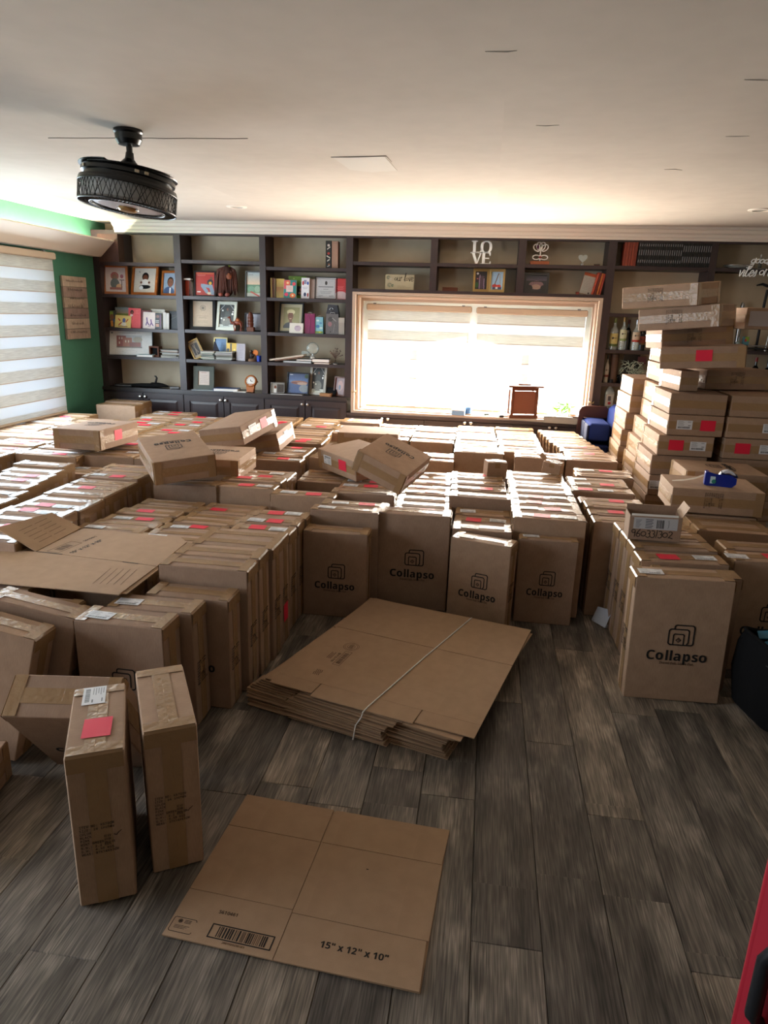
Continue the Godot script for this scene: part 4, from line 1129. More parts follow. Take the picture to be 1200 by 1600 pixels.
func flat_cartons() -> void:
	var up := Vector3(-90, 0, 0)
	# the single flattened carton in front
	var o := thing("flattened_carton", "single flattened carton marked with its size in inches, lying on the grey floor", "carton", Vector3(-0.375, 0.0, -1.582), Vector3(0, -3.9, 0))
	board_part("under_ply", rect2(-0.343, 0.340, -0.279, 0.277), 0.0038, M.kraft, o)
	var y := 0.0042
	var t := 0.0038
	board_part("panel", rect2(-0.343, -0.0385, -0.1315, 0.124), t, M.kraft, o, y)
	board_part("panel", rect2(-0.0365, 0.339, -0.1315, 0.134), t, M.kraft, o, y)
	board_part("flap", rect2(-0.343, -0.040, -0.280, -0.1335), t, M.kraft, o, y)
	board_part("flap", PackedVector2Array([Vector2(-0.031, -0.279), Vector2(0.343, -0.281), Vector2(0.337, -0.1335), Vector2(-0.034, -0.1335)]), t, M.kraft, o, y)
	var f1 := board_part("flap", PackedVector2Array([Vector2(-0.343, 0.126), Vector2(-0.038, 0.126), Vector2(-0.037, 0.281), Vector2(-0.342, 0.280)]), t, M.kraft, o, y)
	var f2 := board_part("flap", PackedVector2Array([Vector2(-0.036, 0.136), Vector2(0.333, 0.136), Vector2(0.338, 0.278), Vector2(-0.035, 0.281)]), t, M.kraft, o, y)
	var top := t + 0.0004
	part("size_print", words("15\" x 12\" x 10\"", 0.0265, 0.0004, "Droid Sans", true), M.ink, f2, Vector3(0.157, top, 0.209), up)
	part("number_print", words("5610461", 0.0135, 0.0004, "Droid Sans Mono"), M.ink, f1, Vector3(-0.201, top, 0.179), up)
	var st := begin()
	outline_box(st, -0.086, 0.086, -0.020, 0.020, 0.0035)
	bars(st, -0.066, 0.072, -0.016, 0.016, 8, 46)
	part("barcode", st.commit(), M.ink, f1, Vector3(-0.140, top, 0.238), up)
	part("barcode_number", words("2001020256123", 0.008, 0.0004, "Droid Sans Mono"), M.brown_ink, f1, Vector3(-0.15, top, 0.266), up)
	st = begin()
	stroke(st, arc(Vector2(0.026, 0.016), 0.006, 0, 90) + arc(Vector2(-0.026, 0.016), 0.006, 90, 180) + arc(Vector2(-0.026, -0.016), 0.006, 180, 270) + arc(Vector2(0.026, -0.016), 0.006, 270, 360), 0.0016)
	for a in [0, 72, 144, 216, 288]:
		stroke(st, arc(Vector2(-0.012, 0.012) + Vector2(cos(deg_to_rad(a)), sin(deg_to_rad(a))) * 0.003, 0.003, 0, 360, 8), 0.001)
	for k in 3:
		stroke(st, [Vector2(0.0, 0.016 - 0.004 * k), Vector2(0.018, 0.016 - 0.004 * k)], 0.0016)
		stroke(st, [Vector2(-0.022, -0.002 - 0.004 * k), Vector2(0.020 - 0.006 * k, -0.002 - 0.004 * k)], 0.0012)
	part("maker_stamp", st.commit(), M.ink, f1, Vector3(-0.303, top, 0.242), up)
	part("tear_mark", prism(PackedVector2Array([Vector2(-0.004, 0), Vector2(0.002, -0.002), Vector2(0.005, 0.001), Vector2(0, 0.002)]), 0.0004), M.ink, o, Vector3(0.126, y + t, -0.062), up)

	# the strapped bundle: fifteen flattened cartons, each two plies with slotted flaps
	var n := 15
	var names := ["bottom flattened carton of the strapped bundle, touching the grey floor", "top flattened carton of the strapped bundle, barcode and round stamp on it"]
	var r := RandomNumberGenerator.new()
	r.seed = 12
	var a := Basis(Vector3.UP, deg_to_rad(-15.5))
	var h := 0.0078
	for i in n:
		var f := float(i) / (n - 1)
		var low := 1.0 - f
		var off := Vector3(-0.085 * pow(low, 0.8) - 0.03 * sin(f * PI) + r.randf_range(-0.004, 0.004), 0, -0.002 + 0.03 * low + r.randf_range(-0.006, 0.006))
		var label: String = names[0] if i == 0 else (names[1] if i == n - 1 else "%s flattened carton from the top of the strapped bundle on the floor" % ORDINAL[n - 1 - i])
		var b := thing("flattened_carton", label, "carton", Vector3(-0.24, 0.0005 + h * i, -2.77) + a * off, Vector3(0, -15.5 + (-3.0 * sin(f * 2.4) if i < n - 1 else 0.0) + r.randf_range(-0.5, 0.5), 0), "flattened cartons strapped in the bundle")
		var e := r.randf_range(-0.004, 0.008)
		var w := 0.43
		board_part("under_ply", rect2(-w + 0.006, w - 0.004, -0.49, 0.46 + e), 0.0036, M.kraft, b)
		var yy := 0.0039
		board_part("back_flap", rect2(-w, w, -0.496, -0.105), 0.0036, M.kraft, b, yy)
		board_part("slot", rect2(-w + 0.002, -0.20, -0.105, -0.1005), 0.0010, M.ink, b, yy)
		board_part("slot", rect2(0.23, w - 0.002, -0.105, -0.1005), 0.0010, M.ink, b, yy)
		board_part("panel", rect2(-w, w, -0.1005, 0.40), 0.0036, M.kraft, b, yy)
		board_part("front_flap", rect2(-w - 0.01, -0.245, 0.401, 0.482 + r.randf_range(-0.01, 0.012)), 0.0036, M.kraft, b, yy)
		board_part("front_flap", rect2(-0.24, 0.195, 0.401, 0.497 + r.randf_range(-0.006, 0.01)), 0.0036, M.kraft, b, yy)
		board_part("front_flap", rect2(0.20, w - 0.02 * (1.0 - f), 0.401, (0.50 if i > n - 3 else 0.43) + r.randf_range(-0.012, 0.016)), 0.0036, M.kraft, b, yy)
		if i == n - 1:
			var tp := yy + 0.0041
			var d := begin()
			outline_box(d, -0.065, 0.065, -0.016, 0.016, 0.002)
			bars(d, -0.05, 0.05, -0.010, 0.010, 4, 30)
			part("barcode", d.commit(), M.brown_ink, b, Vector3(-0.262, tp, 0.17), Vector3(-90, 90, 0))
			d = begin()
			for k in 3:
				stroke(d, [Vector2(-0.03, 0.012 - 0.008 * k), Vector2(0.03 - 0.008 * (k % 2), 0.012 - 0.008 * k)], 0.003)
			part("small_print", d.commit(), M.brown_ink, b, Vector3(-0.315, tp, 0.165), Vector3(-90, 90, 0))
			part("number_print", words("10 x 12 x 15", 0.016, 0.0004, "Droid Sans", true), M.brown_ink, b, Vector3(-0.292, tp, 0.175), Vector3(-90, 90, 0))
			d = begin()
			for rr in [0.036, 0.029, 0.018]:
				stroke(d, arc(Vector2.ZERO, rr, 0, 360, 24), 0.0016)
			for k in 5:
				stroke(d, [Vector2(-0.014, 0.008 - 0.004 * k), Vector2(0.014, 0.008 - 0.004 * k)], 0.0014)
			part("round_stamp", d.commit(), M.brown_ink, b, Vector3(-0.275, tp, 0.055), Vector3(-90, 90, 0))
			d = begin()
			for k in 4:
				stroke(d, [Vector2(-0.02, 0.012 - 0.008 * k), Vector2(-0.004, 0.016 - 0.008 * k), Vector2(0.008, 0.010 - 0.008 * k), Vector2(0.024, 0.014 - 0.008 * k)], 0.003)
			part("faint_stamp", d.commit(), M.brown_ink, b, Vector3(-0.30, tp, 0.325), Vector3(-90, 90, 0))
	# the white string: over the top, down the front
	var s := thing("string", "white strapping string tied across the bundle of flattened cartons", "string", Vector3(-0.24, 0, -2.77), Vector3(0, -15.5, 0))
	var tp2 := h * n + 0.003
	var pts := [Vector3(0.135, 0.004, -0.525), Vector3(0.13, tp2 - 0.01, -0.51), Vector3(0.125, tp2, -0.495), Vector3(0.06, tp2 + 0.0005, 0.0), Vector3(0.005, tp2, 0.47), Vector3(0.002, tp2 - 0.002, 0.512), Vector3(0.0, tp2 - 0.02, 0.518), Vector3(-0.022, 0.06, 0.523), Vector3(-0.026, 0.004, 0.535)]
	part("strand", tube(pts, 0.0028, 6), mat(Color(0.93, 0.92, 0.90), 0.5), s)

	# the opened sheet lying over the low cartons
	var p := thing("opened_carton", "opened flattened carton sheet lying over low cartons, one flap raised", "carton", Vector3(0, 0.503, 0))
	var front := board_part("panel", PackedVector2Array([Vector2(-2.42, -2.30), Vector2(-1.337, -2.285), Vector2(-1.335, -2.595), Vector2(-1.45, -2.612), Vector2(-1.93, -2.65), Vector2(-2.42, -2.655)]), 0.004, M.kraft, p, 0.004)
	board_part("panel", PackedVector2Array([Vector2(-1.93, -2.655), Vector2(-1.45, -2.617), Vector2(-1.335, -2.60), Vector2(-1.345, -2.93), Vector2(-1.40, -2.985), Vector2(-1.92, -3.01)]), 0.004, M.kraft, p, 0.0042)
	var under := board_part("under_ply", PackedVector2Array([Vector2(-2.38, -2.33), Vector2(-1.318, -2.31), Vector2(-1.318, -2.62), Vector2(-1.36, -2.93), Vector2(-1.85, -2.98), Vector2(-2.30, -2.78)]), 0.0036, M.kraft, p, -0.001)
	under.rotation_degrees.y = -0.0
	for q in [[-1.93, -1.80, -2.652], [-1.50, -1.425, -2.6155]]:
		board_part("slot", PackedVector2Array([Vector2(q[0], q[2] - 0.003), Vector2(q[1], q[2] + 0.004), Vector2(q[1], q[2] + 0.009), Vector2(q[0], q[2] + 0.003)]), 0.0005, M.ink, p, 0.0085)
	var hinge := Vector3(-1.932, 0.007, -2.83)
	var fl := part("raised_flap", prism(PackedVector2Array([Vector2(-0.21, -0.172), Vector2(0.0, -0.178), Vector2(0.0, 0.178), Vector2(-0.16, 0.17)]), 0.004), M.kraft, p, hinge)
	fl.basis = Basis(Vector3(1, 0, 0), Vector3(0, 0, -1), Vector3(0, 1, 0)) * Basis(Vector3(0, 1, 0), deg_to_rad(26))
	var lines := begin()
	for k in 5:
		for side in [-1.0, 1.0]:
			var yy: float = side * 0.045 + (0.012 if side > 0 else -0.012)
			stroke(lines, [Vector2(-0.14 + 0.026 * k, yy - 0.05), Vector2(-0.14 + 0.026 * k, yy + 0.045)], 0.0022)
	part("vent_lines", lines.commit(), M.brown_ink, fl, Vector3(0, 0, 0.0046))
	lines = begin()
	for k in 5:
		stroke(lines, [Vector2(-0.07 + 0.028 * k, -0.09), Vector2(-0.07 + 0.028 * k, 0.08)], 0.0022)
	part("vent_lines", lines.commit(), M.brown_ink, front, Vector3(-1.43, 0.0046, -2.46), Vector3(-90, 6, 0))
	var d2 := begin()
	outline_box(d2, -0.075, 0.075, -0.03, 0.03, 0.003)
	bars(d2, -0.045, 0.03, -0.02, 0.02, 3, 24)
	part("barcode", d2.commit(), M.brown_ink, p, Vector3(-1.845, 0.0088, -2.735), Vector3(-90, 80, 0))
	part("size_print", words("15\" x 12\" x 10\"", 0.03, 0.0004, "Droid Sans", true), M.ink, p, Vector3(-1.755, 0.0088, -2.765), Vector3(-90, 80, 0))
	part("number_print", words("5610461", 0.02, 0.0004, "Droid Sans Mono", true), M.ink, p, Vector3(-1.80, 0.0088, -2.87), Vector3(-90, 80, 0))
	# short walls of the low cartons keep it up: they are part of the file below

# ------------------------------------------------------------------ painted pictures (flat prints)

func pic(w: int, h: int, bg: Color, ops: Array, seed_ := 0, rough := 0.05) -> ImageTexture:
	var im := Image.create(w, h, false, Image.FORMAT_RGB8)
	im.fill(bg)
	for o in ops:
		match o[0]:
			"r":
				im.fill_rect(Rect2i(int(o[1] * w), int(o[2] * h), maxi(1, int(o[3] * w)), maxi(1, int(o[4] * h))), o[5])
			"e":
				var x0 := int((o[1] - o[3]) * w)
				var y0 := int((o[2] - o[4]) * h)
				for y in range(maxi(0, y0), mini(h, int((o[2] + o[4]) * h) + 1)):
					for x in range(maxi(0, x0), mini(w, int((o[1] + o[3]) * w) + 1)):
						var d := Vector2((float(x) / w - o[1]) / o[3], (float(y) / h - o[2]) / o[4])
						if d.length_squared() < 1.0:
							im.set_pixel(x, y, o[5])
			"l":
				var a := Vector2(o[1] * w, o[2] * h)
				var b := Vector2(o[3] * w, o[4] * h)
				var steps := int(a.distance_to(b)) + 1
				for s in steps + 1:
					var p := a.lerp(b, float(s) / steps)
					var t: int = o[5]
					im.fill_rect(Rect2i(int(p.x) - t / 2, int(p.y) - t / 2, t, t), o[6])
			"g":
				for y in range(int(o[1] * h), int(o[2] * h)):
					im.fill_rect(Rect2i(0, y, w, 1), (o[3] as Color).lerp(o[4], (float(y) / h - o[1]) / (o[2] - o[1])))
			"t":
				# lines of small print
				var r := RandomNumberGenerator.new()
				r.seed = int(o[1] * 1000) + int(o[5] * 77)
				for k in int(o[5]):
					var ww: float = o[3] * r.randf_range(0.6, 1.0)
					im.fill_rect(Rect2i(int((o[1] + (o[3] - ww) / 2) * w), int((o[2] + o[4] * k / o[5]) * h), int(ww * w), maxi(1, h / 70)), o[6])
	if rough > 0.0:
		var r2 := RandomNumberGenerator.new()
		r2.seed = seed_ + 99
		for y in h:
			for x in w:
				var c := im.get_pixel(x, y)
				var d := r2.randf_range(-rough, rough)
				im.set_pixel(x, y, Color(clampf(c.r + d, 0, 1), clampf(c.g + d, 0, 1), clampf(c.b + d, 0, 1)))
	return ImageTexture.create_from_image(im)

func print_mat(t: Texture2D, rough := 0.35) -> StandardMaterial3D:
	var m := mat(Color.WHITE, rough)
	m.albedo_texture = t
	return m

# a front-facing picture quad
func face_mesh(w: float, h: float) -> ArrayMesh:
	var st := begin()
	quad(st, Vector3(-w / 2, 0, 0), Vector3(w / 2, 0, 0), Vector3(w / 2, h, 0), Vector3(-w / 2, h, 0), Vector3.BACK)
	return st.commit()

# framed picture standing on its lower edge; lean tips it back
func frame(called: String, label: String, at: Vector3, w: float, h: float, border: float, fm: Material, picture: Texture2D, yaw := 0.0, lean := 10.0, roll := 0.0, mount := 0.0, mount_mat: Material = null, cat := "picture frame", group := "") -> Node3D:
	var o := thing(called, label, cat, at, Vector3(-lean, yaw, roll), group)
	var iw := w - 2 * border
	var ih := h - 2 * border
	part("moulding", ring_mesh(Vector2(w, h), Vector2(iw, ih), 0.018, Vector2(0, h / 2)), fm, o, Vector3(0, 0, -0.004))
	part("back_board", box_mesh(Vector3(w - 0.006, h - 0.006, 0.006), Vector3(0, h / 2, -0.005)), M.matte_black, o)
	if mount > 0.0:
		part("mount", box_mesh(Vector3(iw, ih, 0.002), Vector3(0, h / 2, 0.0)), mount_mat, o)
	part("picture", face_mesh(iw - 2 * mount, ih - 2 * mount), print_mat(picture), o, Vector3(0, border + mount, 0.0022))
	return o

# a book or card: cover boards, pages, front print. th is its thickness
func book(called: String, label: String, at: Vector3, w: float, h: float, th: float, cover: Material, front: Material, turn := Vector3.ZERO, cat := "book", group := "") -> Node3D:
	var o := thing(called, label, cat, at, turn, group)
	part("cover", boxes([[Vector3(0, h / 2, th / 2 - 0.001), Vector3(w, h, 0.002)], [Vector3(0, h / 2, -th / 2 + 0.001), Vector3(w, h, 0.002)], [Vector3(-w / 2 + 0.001, h / 2, 0), Vector3(0.002, h, th - 0.004)]]), cover, o)
	part("pages", box_mesh(Vector3(w - 0.006, h - 0.008, maxf(th - 0.004, 0.001)), Vector3(0.0015, h / 2, 0)), M.white_paper, o)
	if front != null:
		part("front_print", face_mesh(w - 0.002, h - 0.002), front, o, Vector3(0, 0.001, th / 2 + 0.0006))
	return o

# a low stack of papers and booklets, each its own thing
func booklet_stack(at: Vector3, w: float, d: float, n: int, colours: Array, label: String, group: String, seed_: int) -> void:
	var r := RandomNumberGenerator.new()
	r.seed = seed_
	var y := at.y
	for k in n:
		var t := r.randf_range(0.006, 0.013)
		var o := thing("booklet", ("%s booklet from the shelf up in %s" % [ORDINAL[k], label]), "booklet", Vector3(at.x + r.randf_range(-0.012, 0.012), y, at.z + r.randf_range(-0.01, 0.01)), Vector3(0, r.randf_range(-9, 9), 0), group)
		var c: Color = colours[k % colours.size()]
		part("cover", boxes([[Vector3(0, 0.0015, 0), Vector3(w, 0.003, d)], [Vector3(0, t - 0.0015, 0), Vector3(w, 0.003, d)], [Vector3(-w / 2, t / 2, 0), Vector3(0.0015, t - 0.001, d)]]), mat(c, 0.5), o)
		part("pages", box_mesh(Vector3(w - 0.004, t - 0.006, d - 0.004), Vector3(0.001, t / 2, 0)), M.grey_paper, o)
		y += t

# ------------------------------------------------------------------ what stands on the shelves

const SKIN := Color(0.42, 0.25, 0.17)

func shelf_things() -> void:
	var z := -7.12
	# --- first bay, beside the green wall
	var t := pic(80, 90, Color(0.72, 0.66, 0.66), [["e", 0.45, 0.34, 0.2, 0.16, Color(0.55, 0.25, 0.25)], ["e", 0.45, 0.40, 0.14, 0.13, SKIN], ["e", 0.45, 0.66, 0.22, 0.22, Color(0.25, 0.28, 0.3)], ["e", 0.66, 0.78, 0.16, 0.12, Color(0.72, 0.55, 0.4)], ["r", 0.2, 0.82, 0.6, 0.1, Color(0.5, 0.25, 0.22)], ["e", 0.8, 0.35, 0.08, 0.08, Color(0.5, 0.2, 0.3)], ["l", 0.7, 0.5, 0.9, 0.5, 3, Color(0.3, 0.2, 0.25)], ["l", 0.8, 0.5, 0.78, 0.8, 3, Color(0.3, 0.2, 0.25)]], 1)
	frame("framed_photo", "oak-framed studio portrait of a toddler with a red hat, against the green wall", Vector3(-3.895, 1.68, z + 0.02), 0.25, 0.295, 0.024, M.honey, t, 18, 9, 0, 0, null, "picture frame", "oak-framed toddler portraits")
	t = pic(96, 84, Color(0.80, 0.77, 0.72), [["e", 0.5, 0.34, 0.15, 0.17, Color(0.08, 0.06, 0.06)], ["e", 0.5, 0.38, 0.11, 0.13, SKIN], ["e", 0.5, 0.58, 0.17, 0.14, Color(0.88, 0.86, 0.84)], ["e", 0.32, 0.58, 0.05, 0.05, SKIN], ["e", 0.68, 0.58, 0.05, 0.05, SKIN], ["e", 0.5, 0.76, 0.26, 0.08, Color(0.07, 0.07, 0.08)], ["e", 0.33, 0.8, 0.09, 0.08, Color(0.9, 0.9, 0.9)], ["l", 0.2, 0.15, 0.26, 0.17, 2, Color(0.3, 0.3, 0.3)]], 2)
	frame("framed_photo", "wide oak-framed portrait of a seated baby in white, middle of three", Vector3(-3.60, 1.68, z - 0.01), 0.335, 0.30, 0.026, M.honey, t, -14, 12, 0, 0, null, "picture frame", "oak-framed toddler portraits")
	t = pic(64, 84, Color(0.55, 0.62, 0.70), [["e", 0.55, 0.42, 0.26, 0.24, Color(0.1, 0.07, 0.06)], ["e", 0.55, 0.46, 0.22, 0.21, SKIN.lightened(0.1)], ["e", 0.45, 0.92, 0.45, 0.26, Color(0.25, 0.33, 0.48)], ["r", 0.5, 0.72, 0.14, 0.28, Color(0.88, 0.88, 0.88)], ["e", 0.47, 0.43, 0.03, 0.02, Color(0.05, 0.04, 0.04)], ["e", 0.63, 0.43, 0.03, 0.02, Color(0.05, 0.04, 0.04)], ["e", 0.55, 0.56, 0.08, 0.02, Color(0.6, 0.3, 0.28)]], 3)
	frame("framed_photo", "oak-framed portrait of a boy in a blue jacket beside the bookcase upright", Vector3(-3.315, 1.68, z + 0.01), 0.20, 0.25, 0.022, M.honey, t, -16, 10, 0, 0, null, "picture frame", "oak-framed toddler portraits")
	var y := 1.341
	var g := "picture books and cards below the toddler portraits"
	book("picture_book", "green and orange picture book leaning by the green wall", Vector3(-3.965, y, z), 0.085, 0.175, 0.012, mat(Color(0.16, 0.2, 0.12), 0.5), print_mat(pic(40, 80, Color(0.14, 0.16, 0.13), [["r", 0.1, 0.05, 0.5, 0.5, Color(0.45, 0.55, 0.15)], ["e", 0.4, 0.4, 0.25, 0.2, Color(0.45, 0.25, 0.12)], ["r", 0.2, 0.6, 0.3, 0.35, Color(0.8, 0.5, 0.1)], ["r", 0.5, 0.5, 0.5, 0.2, Color(0.12, 0.25, 0.4)]], 4)), Vector3(-8, 12, 3), "book", g)
	book("picture_book", "picture book with pastel landscape cover behind the yellow one", Vector3(-3.885, y, z - 0.04), 0.16, 0.21, 0.01, mat(Color(0.55, 0.55, 0.45), 0.5), print_mat(pic(64, 80, Color(0.55, 0.62, 0.6), [["g", 0.0, 0.3, Color(0.5, 0.58, 0.62), Color(0.7, 0.6, 0.5)], ["r", 0, 0.3, 1, 0.3, Color(0.5, 0.55, 0.25)], ["e", 0.7, 0.5, 0.2, 0.1, Color(0.65, 0.5, 0.3)]], 5)), Vector3(-7, 0, 0), "book", g)
	book("picture_book", "yellow picture book with dancing figures, tipped in front", Vector3(-3.845, y, z + 0.03), 0.17, 0.13, 0.01, mat(Color(0.75, 0.65, 0.35), 0.5), print_mat(pic(80, 64, Color(0.85, 0.76, 0.45), [["e", 0.55, 0.4, 0.1, 0.2, Color(0.3, 0.35, 0.55)], ["e", 0.55, 0.7, 0.16, 0.15, Color(0.85, 0.82, 0.75)], ["l", 0.2, 0.3, 0.32, 0.45, 4, Color(0.7, 0.15, 0.1)], ["l", 0.8, 0.3, 0.7, 0.5, 4, Color(0.7, 0.2, 0.1)], ["l", 0.25, 0.8, 0.4, 0.6, 4, Color(0.6, 0.15, 0.12)], ["r", 0.2, 0.88, 0.6, 0.05, Color(0.25, 0.12, 0.08)]], 6)), Vector3(-14, 8, -3), "book", g)
	book("picture_book", "pink book with a girl's profile on the cover", Vector3(-3.725, y, z), 0.14, 0.205, 0.012, mat(Color(0.80, 0.30, 0.33), 0.5), print_mat(pic(64, 96, Color(0.86, 0.36, 0.38), [["e", 0.28, 0.2, 0.13, 0.1, Color(0.08, 0.06, 0.07)], ["e", 0.29, 0.22, 0.08, 0.07, Color(0.55, 0.3, 0.22)], ["e", 0.24, 0.36, 0.12, 0.06, Color(0.9, 0.8, 0.78)], ["t", 0.55, 0.12, 0.3, 0.18, 3, Color(0.95, 0.7, 0.6)], ["l", 0.3, 0.4, 0.3, 0.6, 2, Color(0.6, 0.15, 0.3)]], 7)), Vector3(-6, 0, -1.5), "book", g)
	book("book", "dark red book, only its edge showing, between pink and white", Vector3(-3.60, y, z - 0.02), 0.11, 0.185, 0.02, mat(Color(0.42, 0.13, 0.12), 0.5), null, Vector3(-4, 4, 0), "book", g)
	book("greeting_card", "white card printed with purple dancing figures", Vector3(-3.55, y, z + 0.03), 0.135, 0.17, 0.006, M.white_paper, print_mat(pic(64, 80, Color(0.86, 0.80, 0.78), [["l", 0.3, 0.35, 0.35, 0.6, 5, Color(0.28, 0.12, 0.42)], ["l", 0.35, 0.6, 0.25, 0.8, 4, Color(0.28, 0.12, 0.42)], ["l", 0.35, 0.6, 0.5, 0.78, 4, Color(0.28, 0.12, 0.42)], ["l", 0.65, 0.45, 0.7, 0.65, 5, Color(0.35, 0.15, 0.45)], ["l", 0.7, 0.65, 0.6, 0.8, 4, Color(0.35, 0.15, 0.45)], ["l", 0.7, 0.65, 0.85, 0.8, 4, Color(0.35, 0.15, 0.45)], ["r", 0.4, 0.86, 0.25, 0.03, Color(0.3, 0.15, 0.4)]], 8)), Vector3(-7, 0, -2), "card", g)
	book("greeting_card", "tall cream card half hidden behind the purple-figured one", Vector3(-3.475, y, z - 0.03), 0.155, 0.20, 0.006, M.white_paper, print_mat(pic(48, 64, Color(0.80, 0.79, 0.74), [["t", 0.1, 0.1, 0.8, 0.2, 2, Color(0.6, 0.6, 0.55)]], 9)), Vector3(-5, -4, 0), "card", g)
	book("book", "book with striped black spine beside the thin white cards", Vector3(-3.445, y, z + 0.02), 0.075, 0.16, 0.02, M.matte_black, print_mat(pic(40, 80, Color(0.08, 0.07, 0.08), [["e", 0.4, 0.2, 0.25, 0.1, Color(0.5, 0.35, 0.3)], ["r", 0.1, 0.45, 0.5, 0.06, Color(0.8, 0.78, 0.75)], ["r", 0.1, 0.56, 0.5, 0.06, Color(0.8, 0.78, 0.75)], ["r", 0.1, 0.68, 0.5, 0.2, Color(0.75, 0.55, 0.45)], ["r", 0.75, 0.1, 0.1, 0.8, Color(0.5, 0.2, 0.4)]], 10)), Vector3(-6, 0, 0), "book", g)
	for k in 2:
		book("greeting_card", ["thin white card standing edge-on before the black book", "second thin white card edge-on, nearer the black book"][k], Vector3(-3.385 + 0.035 * k, y, z + 0.01), 0.03, 0.172 - 0.008 * k, 0.01, M.white_paper, null, Vector3(-3, 12, -2), "card", g)
	book("book", "black book with a faint landscape against the first upright", Vector3(-3.285, y, z - 0.02), 0.11, 0.185, 0.02, M.matte_black, print_mat(pic(48, 72, Color(0.06, 0.06, 0.07), [["l", 0.05, 0.5, 0.9, 0.25, 4, Color(0.22, 0.22, 0.2)], ["l", 0.1, 0.3, 0.7, 0.2, 2, Color(0.3, 0.25, 0.22)]], 11)), Vector3(-5, -6, 0), "book", g)
	# large print of a brick building
	y = 1.053
	t = pic(160, 96, Color(0.78, 0.77, 0.75), [["r", 0.22, 0.2, 0.56, 0.52, Color(0.62, 0.62, 0.62)], ["r", 0.23, 0.22, 0.2, 0.46, Color(0.5, 0.25, 0.2)], ["r", 0.36, 0.3, 0.2, 0.38, Color(0.58, 0.36, 0.26)], ["r", 0.5, 0.48, 0.25, 0.2, Color(0.48, 0.26, 0.22)], ["e", 0.68, 0.36, 0.1, 0.12, Color(0.55, 0.52, 0.45)], ["r", 0.22, 0.66, 0.56, 0.06, Color(0.4, 0.37, 0.33)], ["t", 0.25, 0.09, 0.5, 0.04, 2, Color(0.45, 0.45, 0.45)], ["e", 0.5, 0.85, 0.16, 0.06, Color(0.68, 0.68, 0.66)], ["e", 0.5, 0.85, 0.15, 0.05, Color(0.78, 0.77, 0.75)], ["e", 0.12, 0.1, 0.02, 0.03, Color(0.3, 0.3, 0.35)], ["r", 0.27, 0.28, 0.03, 0.1, Color(0.75, 0.72, 0.65)], ["r", 0.33, 0.28, 0.03, 0.1, Color(0.75, 0.72, 0.65)], ["r", 0.27, 0.46, 0.03, 0.1, Color(0.75, 0.72, 0.65)], ["r", 0.41, 0.4, 0.03, 0.1, Color(0.8, 0.75, 0.65)], ["r", 0.47, 0.4, 0.03, 0.1, Color(0.8, 0.75, 0.65)]], 12)
	frame("framed_photo", "large black-edged print of a red brick building on white mount", Vector3(-3.79, y, z + 0.03), 0.50, 0.272, 0.008, M.black, t, 10, 10, 0)
	var o := thing("small_box", "small dark wooden box standing beside the brick building print", "box", Vector3(-3.50, y, z - 0.03), Vector3(0, -6, 0))
	part("body", ring_mesh(Vector2(0.115, 0.11), Vector2(0.085, 0.08), 0.07, Vector2(0, 0.055)), M.walnut, o)
	part("lining", box_mesh(Vector3(0.086, 0.081, 0.02), Vector3(0, 0.055, 0.02)), M.matte_black, o)
	book("booklet", "pale blue booklet lying before the brick building print", Vector3(-3.585, y + 0.006, z + 0.10), 0.17, 0.12, 0.03, mat(Color(0.6, 0.7, 0.72), 0.4), null, Vector3(-88, 6, 0), "booklet")
	booklet_stack(Vector3(-3.32, y, z + 0.01), 0.19, 0.13, 8, [Color(0.8, 0.8, 0.76), Color(0.1, 0.1, 0.1), Color(0.45, 0.42, 0.3), Color(0.7, 0.72, 0.72), Color(0.15, 0.2, 0.15), Color(0.5, 0.3, 0.22)], "the pile beside the small dark box", "booklets piled beside the small dark box", 21)
	y = 0.729
	o = thing("tripod_bag", "black folded bag with a curved handle lying on the worktop", "bag", Vector3(-3.58, y, -7.08), Vector3(0, 4, 0))
	var st := begin()
	blob(st, Vector3(0.0, 0.02, 0), Vector3(0.22, 0.022, 0.06), Basis(), 6, 14)
	blob(st, Vector3(0.11, 0.03, 0.0), Vector3(0.1, 0.02, 0.05), Basis(Vector3.BACK, -0.15), 6, 12)
	part("body", st.commit(), M.matte_black, o)
	part("handle", tube([Vector3(0.06, 0.03, 0), Vector3(0.075, 0.07, 0), Vector3(0.085, 0.10, 0), Vector3(0.075, 0.118, 0), Vector3(0.06, 0.122, 0)], [0.011, 0.012, 0.011, 0.009, 0.005], 8), M.black, o)
	o = thing("flat_console", "thin black player lying along the worktop beside the green wall", "player", Vector3(-3.86, y, -7.10))
	part("body", rbox(Vector3(0.20, 0.022, 0.14), 0.004), M.black, o, Vector3(0, 0.011, 0))
	part("front_strip", box_mesh(Vector3(0.18, 0.004, 0.002), Vector3(0, 0.012, 0.071)), M.grey, o)
	o = thing("remote_control", "small grey handset on the worktop at the first upright", "remote", Vector3(-3.285, y, -7.06), Vector3(0, 12, 0))
	part("body", rbox(Vector3(0.10, 0.02, 0.04), 0.005), M.grey, o, Vector3(0, 0.01, 0))
	part("keypad", rbox(Vector3(0.06, 0.003, 0.026), 0.001), M.black, o, Vector3(-0.01, 0.021, 0))

	# --- second bay
	y = 1.682
	g = "books at the left of the red magazine cover"
	book("book", "orange book standing at the upright beside the red magazine frame", Vector3(-3.105, y, z + 0.02), 0.045, 0.16, 0.03, mat(Color(0.62, 0.20, 0.06), 0.5), null, Vector3(0, 0, -2), "book", "books beside the red magazine frame")
	book("book", "brown leaning book beside the orange one", Vector3(-3.062, y, z + 0.0), 0.03, 0.15, 0.06, M.walnut, null, Vector3(0, 0, 5), "book", "books beside the red magazine frame")
